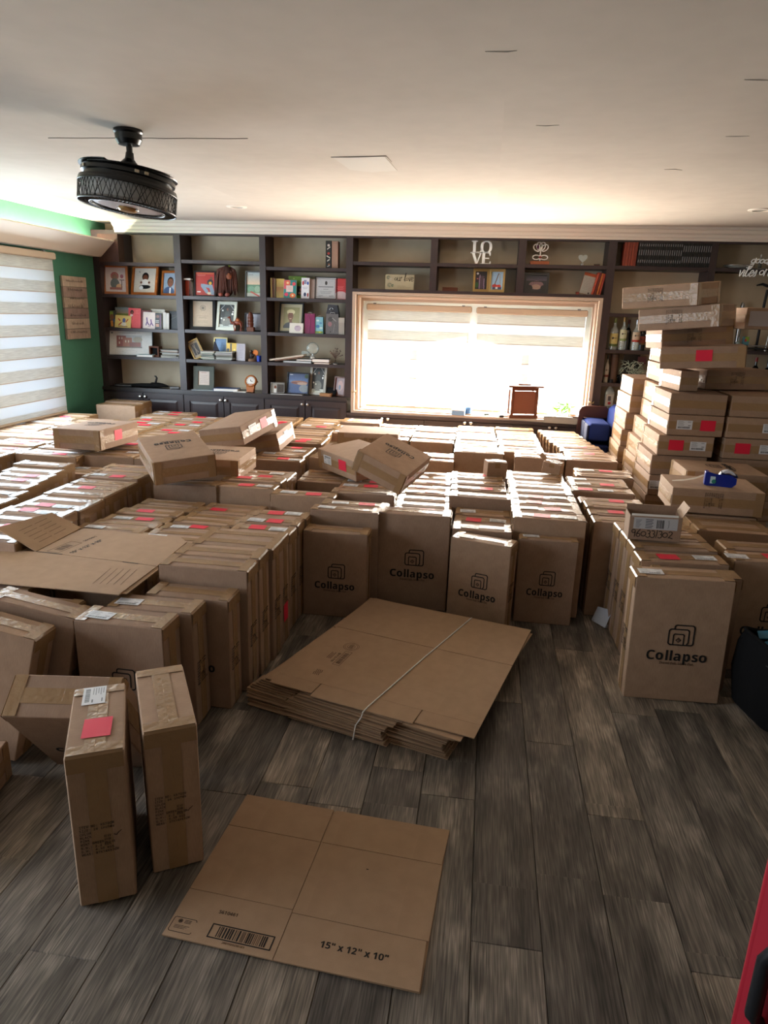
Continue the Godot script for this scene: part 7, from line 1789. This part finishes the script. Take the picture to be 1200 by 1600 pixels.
	bottle("bottle", "square clear spirits bottle with red emblem, above the armchair back", Vector3(1.212, y, z + 0.06), 0.29, 0.055, clear, M.black, print_mat(pic(32, 48, Color(0.62, 0.58, 0.52), [["e", 0.5, 0.75, 0.2, 0.12, Color(0.6, 0.08, 0.06)], ["r", 0.3, 0.15, 0.4, 0.4, Color(0.25, 0.22, 0.22)]], 61)), true, 0.12, 0.5)
	# beyond the tower
	neon(Vector3(2.215, 2.02, -6.985))
	y = 2.058
	bottle("bottle", "small clear bottle on the top shelf behind the script sign", Vector3(2.42, y, z - 0.02), 0.13, 0.016, clear, M.white, lab.call(Color(0.5, 0.52, 0.5), Color(0.4, 0.42, 0.4)), false, 0.1, 0.5)
	o = thing("glass_tray", "shallow clear dish lying on the top shelf behind the script sign", "dish", Vector3(2.22, y, z + 0.04))
	part("dish", lathe([Vector2(0, 0.002), Vector2(0.08, 0.002), Vector2(0.13, 0.02), Vector2(0.132, 0.024), Vector2(0.08, 0.006), Vector2(0, 0.006)], 28), M.bottle_glass, o)
	part("rim", tube(range(28).map(func(k): return Vector3(cos(TAU * k / 28) * 0.132, 0.024, sin(TAU * k / 28) * 0.132)), 0.003, 5, null, true), M.steel, o)
	y = 1.335
	o = thing("drinks_tray", "black bar tray with a steel rail holding mugs on the far shelf", "tray", Vector3(2.50, y, z + 0.06))
	part("tray", rbox(Vector3(0.24, 0.018, 0.14), 0.005), M.black, o, Vector3(0, 0.02, 0))
	part("rail", tube([Vector3(-0.115, 0.045, 0.07), Vector3(0.115, 0.045, 0.07)], 0.007, 8), M.steel, o)
	part("post", tube([Vector3(0.045, 0.0, 0.06), Vector3(0.06, 0.17, 0.05)], 0.008, 8), M.steel, o)
	o = thing("card_box", "green and blue playing card box beside the bar tray", "box", Vector3(2.385, y, z + 0.05))
	part("body", rbox(Vector3(0.055, 0.125, 0.03), 0.002), mat(Color(0.2, 0.35, 0.4), 0.5), o, Vector3(0, 0.0625, 0))
	part("printed_front", face_mesh(0.052, 0.122), print_mat(pic(32, 64, Color(0.25, 0.42, 0.46), [["r", 0.3, 0.0, 0.7, 0.35, Color(0.45, 0.55, 0.15)], ["e", 0.4, 0.25, 0.2, 0.1, Color(0.6, 0.12, 0.1)], ["r", 0.1, 0.6, 0.8, 0.1, Color(0.08, 0.2, 0.15)], ["e", 0.3, 0.88, 0.25, 0.1, Color(0.75, 0.78, 0.8)]], 62)), o, Vector3(0, 0.0015, 0.0158))
	bottle("bottle", "grey-capped little bottle beside the playing card box", Vector3(2.325, y, z + 0.05), 0.12, 0.024, mat(Color(0.42, 0.45, 0.42), 0.3), M.grey, null)
	o = thing("corkscrew_stand", "tall black lever corkscrew standing on the middle far shelf", "corkscrew", Vector3(2.52, 1.335, z - 0.04))
	part("column", tube([Vector3(0, 0, 0), Vector3(0.004, 0.40, 0), Vector3(0.012, 0.55, 0)], 0.012, 10), M.black, o)
	part("lever", tube([Vector3(-0.09, 0.585, 0), Vector3(-0.04, 0.597, 0), Vector3(0.012, 0.58, 0)], [0.006, 0.012, 0.014], 8), M.black, o)
	for k in 3:
		part("clamp_knob", ball(Vector3(-0.085 + 0.03 * k, 0.365, 0.01), Vector3(0.011, 0.017, 0.011)), M.black, o)
	o = thing("grinder", "small steel grinder standing behind the jutting labelled carton", "grinder", Vector3(2.35, 1.335, z - 0.08))
	part("body", lathe([Vector2(0, 0), Vector2(0.022, 0), Vector2(0.02, 0.28), Vector2(0.017, 0.33), Vector2(0.018, 0.40), Vector2(0.012, 0.43), Vector2(0, 0.435)], 16), M.steel, o)
	part("collar", lathe([Vector2(0.0205, 0.30), Vector2(0.024, 0.305), Vector2(0.024, 0.318), Vector2(0.019, 0.322)], 16), M.black, o)
	y = 0.985
	bottle("bottle", "dark wine bottle with red capsule behind the heap's lowest box", Vector3(2.52, y, z + 0.03), 0.29, 0.036, dark, mat(Color(0.5, 0.03, 0.04), 0.4), null)
	bottle("bottle", "second dark wine bottle at the photograph's edge on the low far shelf", Vector3(2.63, y, z + 0.03), 0.27, 0.036, dark, mat(Color(0.12, 0.02, 0.03), 0.4), null)

func neon(at: Vector3) -> void:
	var o := thing("script_sign", "white tube-lettered script sign reading good vibes only, hung on the bookcase", "sign", at)
	var m := mat(Color(0.93, 0.93, 0.93), 0.35)
	script_word("good", o, Vector3(0.07, 0.07, 0), 0.058, 0.0052, m, "tube_letter", 0.3)
	script_word("vibes", o, Vector3(-0.02, -0.035, 0), 0.058, 0.0052, m, "tube_letter", 0.3)
	script_word("only", o, Vector3(0.155, -0.03, 0.0), 0.066, 0.0052, m, "tube_letter", 0.25)
	part("hanging_rail", tube([Vector3(0.0, 0.03, -0.012), Vector3(0.33, 0.035, -0.012)], 0.002, 6), M.glass, o)

# ------------------------------------------------------------------ everything else

func other_things() -> void:
	plaque()
	bench_things()
	armchair()
	small_cartons()
	tape_dispenser()
	black_bag()
	suitcase()
	loose_card()

func plaque() -> void:
	var o := thing("wall_plaque", "weathered wooden verse plaque hanging on the green wall", "plaque", Vector3(LEFT + 0.004, 1.235, -6.592), Vector3(0, 90, 0))
	var tones := [Color(0.66, 0.57, 0.50), Color(0.72, 0.64, 0.56), Color(0.58, 0.49, 0.45), Color(0.68, 0.60, 0.52), Color(0.62, 0.53, 0.48), Color(0.74, 0.66, 0.58)]
	for k in 6:
		part("board", rbox(Vector3(0.408, 0.097, 0.024), 0.003), tri_mat(mottled(200 + k, (tones[k] as Color).darkened(0.25), tones[k], 64, 0.03, 0.3, 0.6, 8), 3.0, 0.85), o, Vector3(0.0, 0.0495 + 0.099 * k, 0.012))
	# hand-lettered verse, too worn to read: rows of looped strokes
	var ink := mat(Color(0.20, 0.15, 0.13), 0.85)
	var r := RandomNumberGenerator.new()
	r.seed = 64
	for k in 7:
		var st := begin()
		var x := -0.15 + 0.02 * (k % 3)
		while x < 0.13 - 0.03 * (k % 2):
			var h := r.randf_range(0.008, 0.022 if k % 2 == 0 else 0.034)
			stroke(st, [Vector2(x, 0), Vector2(x + 0.006, h), Vector2(x + 0.012, 0.002), Vector2(x + 0.018, 0.010)], 0.0035)
			x += r.randf_range(0.016, 0.032)
		part("verse_line", st.commit(), ink, o, Vector3(0, 0.54 - 0.08 * k, 0.0255))

func bench_things() -> void:
	var y := 0.603
	var b := 0.577
	var o := thing("white_box", "shallow pale blue box lying on the window bench", "box", Vector3(-0.245, y, -7.03), Vector3(0, -8, 0))
	part("body", rbox(Vector3(0.13, 0.045, 0.085), 0.003), mat(Color(0.42, 0.55, 0.68), 0.6), o, Vector3(0, 0.0225, 0))
	part("lid", rbox(Vector3(0.132, 0.012, 0.087), 0.003), mat(Color(0.75, 0.78, 0.80), 0.5), o, Vector3(0, 0.05, 0))
	o = thing("mug", "blue mug on the bench beside the window mullion", "mug", Vector3(-0.155, y, -7.09))
	part("body", lathe([Vector2(0, 0), Vector2(0.038, 0), Vector2(0.04, 0.075), Vector2(0.036, 0.075), Vector2(0.034, 0.006), Vector2(0, 0.006)], 22), mat(Color(0.25, 0.42, 0.62), 0.45), o)
	part("handle", tube([Vector3(-0.038, 0.06, 0), Vector3(-0.058, 0.055, 0), Vector3(-0.060, 0.028, 0), Vector3(-0.038, 0.018, 0)], 0.005, 8), mat(Color(0.25, 0.42, 0.62), 0.45), o)
	o = thing("glass_board", "pale green glass board lying on the window bench", "board", Vector3(0.03, y, -7.08))
	part("sheet", rbox(Vector3(0.31, 0.006, 0.13), 0.002), mat(Color(0.55, 0.68, 0.60), 0.15), o, Vector3(0, 0.004, 0))
	for s in [-1.0, 1.0]:
		part("rubber_foot", rbox(Vector3(0.02, 0.004, 0.02), 0.001), M.black, o, Vector3(s * 0.13, 0.0, 0.04))
	o = thing("pen_stand", "small dark clip lying on the pale green glass board", "clip", Vector3(0.035, y + 0.008, -7.06), Vector3(0, 20, 0))
	part("body", rbox(Vector3(0.055, 0.014, 0.024), 0.004), M.black, o, Vector3(0, 0.007, 0))
	part("lever", tube([Vector3(0, 0.012, 0), Vector3(0.05, 0.034, 0)], 0.004, 6), M.black, o)
	o = thing("camera_clip", "small dark gadget at the foot of the wooden lantern", "gadget", Vector3(0.185, y, -7.0), Vector3(0, 15, 0))
	part("body", rbox(Vector3(0.045, 0.024, 0.03), 0.005), M.black, o, Vector3(0, 0.012, 0))
	part("cable", tube([Vector3(0.02, 0.012, 0), Vector3(0.05, 0.035, -0.04), Vector3(0.03, 0.05, -0.07), Vector3(-0.02, 0.04, -0.06)], 0.003, 6), M.white, o)
	# tall lantern, dark wood with tan panes
	o = thing("lantern", "tall dark wooden lantern with a flat roof, standing on the window bench", "lantern", Vector3(0.385, 0.603, -7.07), Vector3(0, 12, 0))
	var w := 0.27
	var h := 0.30
	part("base", rbox(Vector3(w + 0.02, 0.035, 0.16), 0.004), M.walnut, o, Vector3(0, 0.0175, 0))
	for sx in [-1.0, 1.0]:
		for sz in [-1.0, 1.0]:
			part("post", box_mesh(Vector3(0.028, h - 0.06, 0.022)), M.walnut, o, Vector3(sx * (w / 2 - 0.014), h / 2 + 0.005, sz * 0.064))
	part("panel", box_mesh(Vector3(w - 0.056, h - 0.075, 0.008)), mat(Color(0.44, 0.24, 0.15), 0.55), o, Vector3(0, h / 2 + 0.005, 0.062))
	part("panel", box_mesh(Vector3(w - 0.056, h - 0.075, 0.004)), M.glass, o, Vector3(0, h / 2 + 0.005, -0.062))
	for sx in [-1.0, 1.0]:
		part("side_pane", box_mesh(Vector3(0.004, h - 0.075, 0.10)), M.glass, o, Vector3(sx * (w / 2 - 0.014), h / 2 + 0.005, 0))
	part("top_frame", rbox(Vector3(w, 0.03, 0.15), 0.003), M.walnut, o, Vector3(0, h - 0.012, 0))
	part("roof_board", rbox(Vector3(w + 0.085, 0.018, 0.21), 0.004), M.walnut, o, Vector3(0, h + 0.014, 0))
	part("vent_cap", rbox(Vector3(0.13, 0.014, 0.07), 0.003), M.walnut, o, Vector3(0, h + 0.03, 0))
	# tray with bowls and the plant
	o = thing("grey_tray", "long pale grey tray box at the end of the window bench", "tray", Vector3(0.78, b, -7.0), Vector3(0, -5, 0))
	part("body", rbox(Vector3(0.36, 0.06, 0.12), 0.004), mat(Color(0.58, 0.55, 0.50), 0.7), o, Vector3(0, 0.03, 0))
	part("rim", ring_mesh(Vector2(0.364, 0.124), Vector2(0.34, 0.10), 0.01), mat(Color(0.52, 0.49, 0.44), 0.7), o, Vector3(0, 0.055, 0), Vector3(-90, 0, 0))
	var bx := [-0.10, 0.015, 0.115]
	for k in 3:
		o = thing("glass_bowl", ["low clear bowl at the lantern end of the grey tray", "low clear bowl in the middle of the grey tray, under the plant", "flat amber dish at the armchair end of the grey tray"][k], "bowl", Vector3(0.78 + bx[k], 0.64, -7.0 + 0.009 * k), Vector3.ZERO, "bowls on the grey tray")
		part("bowl", lathe([Vector2(0, 0.002), Vector2(0.03, 0.002), Vector2(0.05, 0.03 if k < 2 else 0.012), Vector2(0.048, 0.03 if k < 2 else 0.013), Vector2(0.028, 0.005), Vector2(0, 0.005)], 22), M.bottle_glass if k < 2 else mat(Color(0.5, 0.25, 0.12), 0.2), o)
		part("rim", tube(range(20).map(func(i): return Vector3(cos(TAU * i / 20) * 0.05, 0.03 if k < 2 else 0.013, sin(TAU * i / 20) * 0.05)), 0.003, 5, null, true), M.steel if k < 2 else M.walnut, o)
	o = thing("potted_plant", "small leafy green plant in a glass pot by the window", "plant", Vector3(0.80, 0.603, -7.13))
	part("pot", lathe([Vector2(0, 0), Vector2(0.04, 0), Vector2(0.048, 0.06), Vector2(0.044, 0.06), Vector2(0, 0.05)], 18), mat(Color(0.62, 0.58, 0.54), 0.3), o)
	var r := RandomNumberGenerator.new()
	r.seed = 15
	var leafm := []
	for v in 3:
		var st := begin()
		var l: float = [0.05, 0.042, 0.058][v]
		var n := 5
		for i in n:
			var f0 := float(i) / n
			var f1 := float(i + 1) / n
			var w0 := sin(PI * pow(f0, 0.8)) * l * 0.33
			var w1 := sin(PI * pow(f1, 0.8)) * l * 0.33
			var y0 := -f0 * f0 * l * 0.35
			var y1 := -f1 * f1 * l * 0.35
			for s in [-1.0, 1.0]:
				quad(st, Vector3(0, y0, f0 * l), Vector3(s * w0, y0 + w0 * 0.3, f0 * l), Vector3(s * w1, y1 + w1 * 0.3, f1 * l), Vector3(0, y1, f1 * l), Vector3(-s * 0.3, 1, 0.3).normalized())
		leafm.append(st.commit())
	for k in 12:
		var a := TAU * k / 12 + r.randf() * 0.4
		var reach := r.randf_range(0.04, 0.13)
		var tip := Vector3(cos(a) * reach, r.randf_range(0.10, 0.20) - reach * 0.3, sin(a) * reach * 0.7)
		var stem := part("stem", tube([Vector3(0, 0.05, 0), Vector3(tip.x * 0.4, tip.y * 0.75, tip.z * 0.4), tip], 0.0018, 5), M.leaf, o)
		for i in 6:
			var p := Vector3(0, 0.05, 0).lerp(tip, 0.45 + 0.11 * i) + Vector3(0, 0.012, 0)
			part("leaf", leafm[r.randi() % 3], M.leaf, stem, p, Vector3(r.randf_range(-30, 30), r.randf_range(0, 360), r.randf_range(-20, 20)))

func armchair() -> void:
	var o := thing("armchair", "navy blue armchair with wooden arm, turned side-on beside the window", "armchair", Vector3(1.07, 0, -6.7))
	part("seat_base", rbox(Vector3(0.20, 0.44, 0.42), 0.02, 2, 0.004), M.navy, o, Vector3(0.0, 0.24, 0.0))
	part("seat_cushion", rbox(Vector3(0.20, 0.17, 0.42), 0.025, 3, 0.010), M.navy, o, Vector3(-0.004, 0.575, 0.0))
	part("front_skirt", rbox(Vector3(0.02, 0.60, 0.19), 0.008, 2, 0.002), mat(Color(0.10, 0.13, 0.24), 0.9), o, Vector3(-0.108, 0.34, 0.11))
	part("front_skirt", rbox(Vector3(0.02, 0.60, 0.19), 0.008, 2, 0.002), mat(Color(0.10, 0.13, 0.24), 0.9), o, Vector3(-0.108, 0.34, -0.10))
	part("backrest", rbox(Vector3(0.11, 0.78, 0.44), 0.045, 3, 0.01), M.navy, o, Vector3(0.15, 0.41, 0.0), Vector3(0, 0, -4))
	var arm := PackedVector2Array([Vector2(-0.16, 0.35), Vector2(-0.15, 0.72), Vector2(-0.13, 0.755), Vector2(-0.09, 0.768), Vector2(0.10, 0.768), Vector2(0.13, 0.74), Vector2(0.13, 0.66), Vector2(-0.10, 0.66), Vector2(-0.115, 0.64), Vector2(-0.115, 0.35)])
	part("wooden_arm", prism(arm, 0.07), mat(Color(0.23, 0.10, 0.07), 0.35), o, Vector3(0, 0, -0.265))
	part("arm_panel", rbox(Vector3(0.24, 0.64, 0.04), 0.008), M.navy, o, Vector3(0.0, 0.33, -0.235))
	for s in [[-0.08, 0.17], [0.08, 0.17], [-0.08, -0.17], [0.08, -0.17]]:
		part("leg", box_mesh(Vector3(0.035, 0.03, 0.035)), M.walnut, o, Vector3(s[0], 0.015, s[1]))

func small_carton(label: String, at: Vector3, turn: Vector3, s: Vector3) -> Node3D:
	var o := thing("small_carton", label, "carton", at, turn, "little cartons lying on the packed ones")
	part("body", rbox(s, 0.003, 3, 0.0015), M.board2, o, Vector3(0, s.y / 2, 0))
	part("packing_tape", boxes([[Vector3(0, s.y + 0.002, 0), Vector3(s.x, 0.0006, 0.035)], [Vector3(0, s.y * 0.8, s.z / 2 + 0.002), Vector3(0.035, s.y * 0.35, 0.0006)]]), M.tape, o)
	part("shipping_label", box_mesh(Vector3(s.x * 0.42, 0.0006, s.z * 0.8), Vector3(0.01, s.y + 0.0032, 0)), M.white_label, o)
	return o

func small_cartons() -> void:
	small_carton("little brown carton with white label, by the bare-fronted file head under the window", Vector3(0.105, 0.545, -4.60), Vector3(0, 14, -2), Vector3(0.135, 0.10, 0.11))
	var t := small_carton("little open brown carton tilted at the back of the aisle file", Vector3(0.50, 0.55, -4.80), Vector3(4, -18, -8), Vector3(0.125, 0.075, 0.10))
	part("open_flap", box_mesh(Vector3(0.05, 0.002, 0.09), Vector3(-0.025, 0, 0)), M.board0, t, Vector3(-0.06, 0.078, 0), Vector3(0, 0, -35))
	# folded corner protector
	var o := thing("paper_corner", "folded brown paper corner standing like a tent on the low file", "corner piece", Vector3(-0.335, 0.487, -4.84), Vector3(0, 12, 0))
	part("front_leaf", prism(PackedVector2Array([Vector2(-0.06, 0), Vector2(0.07, 0), Vector2(-0.005, 0.075)]), 0.003), M.board2, o, Vector3.ZERO, Vector3(-22, 0, 0))
	part("side_leaf", prism(PackedVector2Array([Vector2(-0.06, 0), Vector2(0.06, 0), Vector2(0.0, 0.07)]), 0.003), M.board1, o, Vector3(0, 0, -0.055), Vector3(22, 0, 0))
	# the handwritten carton, open at the top
	o = thing("shipping_carton", "open brown shipping carton with a number handwritten under its white label", "carton", Vector3(0.855, 0.566, -3.37), Vector3(0, -2, 1.0))
	var w := 0.235
	var h := 0.118
	var d := 0.13
	part("front_wall", box_mesh(Vector3(w, h, 0.004), Vector3(0, h / 2, d / 2)), M.board1, o)
	part("back_wall", box_mesh(Vector3(w, h + 0.025, 0.004), Vector3(0, (h + 0.025) / 2, -d / 2)), M.board1, o)
	for s in [-1.0, 1.0]:
		part("side_wall", box_mesh(Vector3(0.004, h, d), Vector3(s * w / 2, h / 2, 0)), M.board1, o)
	part("bottom", box_mesh(Vector3(w, 0.004, d), Vector3(0, 0.002, 0)), M.board1, o)
	part("flap", box_mesh(Vector3(0.06, 0.003, d), Vector3(0.03, 0, 0)), M.board0, o, Vector3(w / 2, h, 0), Vector3(0, 0, 62))
	part("torn_edge", box_mesh(Vector3(w * 0.9, 0.018, 0.003), Vector3(0, 0, 0)), M.white_paper, o, Vector3(-0.005, h + 0.001, d / 2 - 0.004), Vector3(-35, 0, 0))
	var lab := part("address_label", box_mesh(Vector3(0.20, 0.056, 0.0008), Vector3(0, 0, 0)), mat(Color(0.70, 0.70, 0.71), 0.55), o, Vector3(0.0, 0.083, d / 2 + 0.0026))
	var st := begin()
	bars(st, 0.005, 0.038, -0.022, 0.020, 14, 16)
	for k in 6:
		stroke(st, [Vector2(-0.045, 0.02 - 0.008 * k), Vector2(-0.012 - 0.004 * (k % 2), 0.02 - 0.008 * k)], 0.003)
		stroke(st, [Vector2(-0.09, 0.016 - 0.007 * k), Vector2(-0.065 - 0.004 * (k % 3), 0.016 - 0.007 * k)], 0.0018)
	stroke(st, [Vector2(0.058, -0.02), Vector2(0.06, 0.0), Vector2(0.058, 0.02)], 0.0015)
	part("label_print", st.commit(), mat(Color(0.2, 0.2, 0.21), 0.8), lab, Vector3(0, 0, 0.0009))
	script_word("960331302", o, Vector3(-0.108, 0.014, d / 2 + 0.0022), 0.037, 0.0019, M.ink, "handwritten_digit", 0.05)

func tape_dispenser() -> void:
	var o := thing("tape_dispenser", "blue hand tape dispenser with its tape end pulled out, on a flat carton", "tape dispenser", Vector3(1.34, 0.703, -3.985), Vector3(0, -12, 0))
	var blue := mat(Color(0.015, 0.13, 0.50), 0.3)
	part("side_plate", prism(PackedVector2Array([Vector2(-0.075, 0.0), Vector2(0.055, 0.0), Vector2(0.075, 0.02), Vector2(0.075, 0.05), Vector2(0.045, 0.068), Vector2(-0.03, 0.068), Vector2(-0.075, 0.078)]), 0.004), blue, o, Vector3(0, 0.002, 0.028))
	part("blade_guard", rbox(Vector3(0.022, 0.075, 0.062), 0.005), blue, o, Vector3(-0.076, 0.04, 0))
	part("grip", rbox(Vector3(0.09, 0.018, 0.05), 0.006), mat(Color(0.01, 0.03, 0.22), 0.35), o, Vector3(0.035, 0.068, 0.002), Vector3(0, 0, -8))
	var roll := part("tape_roll", lathe([Vector2(0.034, -0.024), Vector2(0.046, -0.024), Vector2(0.046, 0.024), Vector2(0.034, 0.024), Vector2(0.034, -0.024)], 28), mat(Color(0.72, 0.72, 0.74), 0.25), o, Vector3(0.028, 0.047, 0), Vector3(90, 0, 0))
	part("core", lathe([Vector2(0.031, -0.025), Vector2(0.034, -0.025), Vector2(0.034, 0.025), Vector2(0.031, 0.025), Vector2(0.031, -0.025)], 28), M.board1, roll)
	part("sticker", rbox(Vector3(0.026, 0.04, 0.001), 0.0004), mat(Color(0.7, 0.78, 0.8), 0.4), o, Vector3(-0.045, 0.036, 0.0335))
	part("green_dot", lathe([Vector2(0, 0), Vector2(0.012, 0), Vector2(0.011, 0.001), Vector2(0, 0.0012)], 16), mat(Color(0.12, 0.45, 0.38), 0.4), o, Vector3(-0.038, 0.028, 0.0342), Vector3(90, 0, 0))
	var film := begin()
	var pts := [Vector3(-0.09, 0.052, 0.0), Vector3(-0.14, 0.028, 0.004), Vector3(-0.19, 0.012, -0.004), Vector3(-0.25, 0.004, 0.003)]
	for k in 3:
		var a: Vector3 = pts[k]
		var b: Vector3 = pts[k + 1]
		quad(film, a + Vector3(0, 0, 0.024), b + Vector3(0, 0, 0.022 - 0.004 * k), b - Vector3(0, 0, 0.020 - 0.004 * k), a - Vector3(0, 0, 0.024), Vector3(-0.3, 1, 0).normalized())
	var clear := mat(Color(0.75, 0.72, 0.66, 0.65), 0.3)
	clear.transparency = BaseMaterial3D.TRANSPARENCY_ALPHA
	part("tape_end", film.commit(), clear, o)

func black_bag() -> void:
	var o := thing("bag", "open black fabric bag of packing gear on the floor beside the logo carton", "bag", Vector3(1.335, 0, -2.76), Vector3(0, 14, 0))
	var st := begin()
	# soft sides: rings of a rounded box that bulges, open at the top
	var rings := [[0.0, 0.15, 0.12], [0.03, 0.185, 0.15], [0.18, 0.20, 0.165], [0.30, 0.195, 0.155], [0.345, 0.18, 0.14]]
	var n := 28
	var at := func(k: int, s: int) -> Vector3:
		var a := TAU * s / n
		var c := cos(a)
		var q := sin(a)
		var e := 0.45
		var sag := 1.0 + 0.03 * sin(3.0 * a + k)
		return Vector3(signf(c) * pow(absf(c), e) * rings[k][1] * sag, rings[k][0] + (0.02 * sin(2.0 * a + 1.0) if k == 4 else 0.0), signf(q) * pow(absf(q), e) * rings[k][2] * sag)
	for k in 4:
		for s in n:
			var p := [at.call(k, s), at.call(k, s + 1), at.call(k + 1, s + 1), at.call(k + 1, s)]
			var nn := func(v: Vector3) -> Vector3: return Vector3(v.x / 0.2, 0, v.z / 0.16).normalized()
			tri(st, p[0], p[1], p[2], nn.call(p[0]), nn.call(p[1]), nn.call(p[2]))
			tri(st, p[0], p[2], p[3], nn.call(p[0]), nn.call(p[2]), nn.call(p[3]))
	part("fabric_body", st.commit(), M.matte_black, o)
	part("liner", lathe([Vector2(0, 0.24), Vector2(0.14, 0.24), Vector2(0.15, 0.33)], 20), mat(Color(0.02, 0.022, 0.025), 0.9), o)
	part("rim", tube(range(28).map(func(s): return at.call(4, s)), 0.008, 6, null, true), M.matte_black, o)
	part("piping", tube([Vector3(-0.19, 0.29, 0.08), Vector3(-0.15, 0.27, 0.142), Vector3(-0.08, 0.235, 0.163), Vector3(-0.03, 0.215, 0.168)], 0.003, 6), mat(Color(0.14, 0.15, 0.15), 0.6), o)
	for q in [[-0.13, 0.352, 0.03, 8], [-0.11, 0.355, -0.05, -20], [-0.07, 0.362, 0.06, 30], [-0.03, 0.36, -0.03, -10], [0.04, 0.355, 0.04, 20]]:
		part("cyan_panel", rbox(Vector3(0.07, 0.012, 0.05), 0.003), mat(Color(0.05, 0.42, 0.55), 0.4), o, Vector3(q[0], q[1], q[2]), Vector3(18, q[3], 12))
	for q in [[-0.09, 0.37, 0.06], [-0.05, 0.385, -0.02], [-0.03, 0.362, 0.11]]:
		part("white_tube", tube([Vector3(q[0] - 0.05, q[1] - 0.02, q[2] + 0.02), Vector3(q[0] - 0.02, q[1] + 0.015, q[2]), Vector3(q[0] + 0.04, q[1] + 0.02, q[2] - 0.01), Vector3(q[0] + 0.09, q[1] - 0.005, q[2] - 0.01)], 0.009, 8), mat(Color(0.70, 0.68, 0.62), 0.4), o)
	for k in 5:
		part("strap", tube([Vector3(-0.13 + 0.04 * k, 0.335, 0.09 - 0.03 * k), Vector3(-0.06 + 0.04 * k, 0.365, 0.03), Vector3(0.02 + 0.03 * k, 0.34, -0.07 + 0.02 * k)], 0.010, 6), M.black, o)

func suitcase() -> void:
	# only its edge leans into the picture
	var o := thing("suitcase", "pink and black soft suitcase whose edge reaches in over the floor", "suitcase", Vector3(0.805, 0.03, -1.12), Vector3(0, 12, 0))
	var pink := mat(Color(0.62, 0.03, 0.14), 0.6)
	var shape := PackedVector2Array()
	for q in [[0.19, 0.06, -90, 0], [0.19, 0.60, 0, 90], [-0.19, 0.60, 90, 180], [-0.19, 0.06, 180, 270]]:
		for p in arc(Vector2(q[0] - signf(q[0]) * 0.05, q[1]), 0.05, q[2], q[3], 5):
			shape.append(p)
	part("shell", prism(shape, 0.17), M.matte_black, o, Vector3(0, 0, -0.085))
	for z in [-0.085, 0.085]:
		var loop := []
		for p in shape:
			loop.append(Vector3(p.x, p.y, z))
		part("piping", tube(loop, 0.012, 8, null, true), pink, o)
	part("pink_gusset", prism(PackedVector2Array([Vector2(-0.212, 0.12), Vector2(-0.190, 0.12), Vector2(-0.190, 0.58), Vector2(-0.212, 0.56)]), 0.13), pink, o, Vector3(0, 0, -0.065))
	part("side_handle", tube([Vector3(-0.21, 0.28, 0.0), Vector3(-0.235, 0.31, 0.0), Vector3(-0.235, 0.44, 0.0), Vector3(-0.21, 0.47, 0.0)], 0.014, 8), M.black, o)
	for s in [-1.0, 1.0]:
		part("wheel", lathe([Vector2(0, -0.012), Vector2(0.03, -0.012), Vector2(0.03, 0.012), Vector2(0, 0.012)], 18), pink, o, Vector3(s * 0.15, 0.0, 0.06), Vector3(90, 0, 0))

func loose_card() -> void:
	var o := thing("white_card", "white card leaning at the foot of the side-on file", "card", Vector3(0.690, 0.0, -3.53), Vector3(0, 0, 0))
	part("sheet", prism(PackedVector2Array([Vector2(-0.065, 0.0), Vector2(0.06, 0.01), Vector2(0.065, 0.115), Vector2(-0.055, 0.085)]), 0.0012), mat(Color(0.72, 0.73, 0.76), 0.5), o, Vector3.ZERO, Vector3(-16, -66, 0))
	part("fold", prism(PackedVector2Array([Vector2(-0.06, 0.0), Vector2(0.055, 0.008), Vector2(0.05, 0.05), Vector2(-0.055, 0.04)]), 0.0012), mat(Color(0.66, 0.67, 0.70), 0.5), o, Vector3(0.006, 0, 0.004), Vector3(-24, -60, 0))
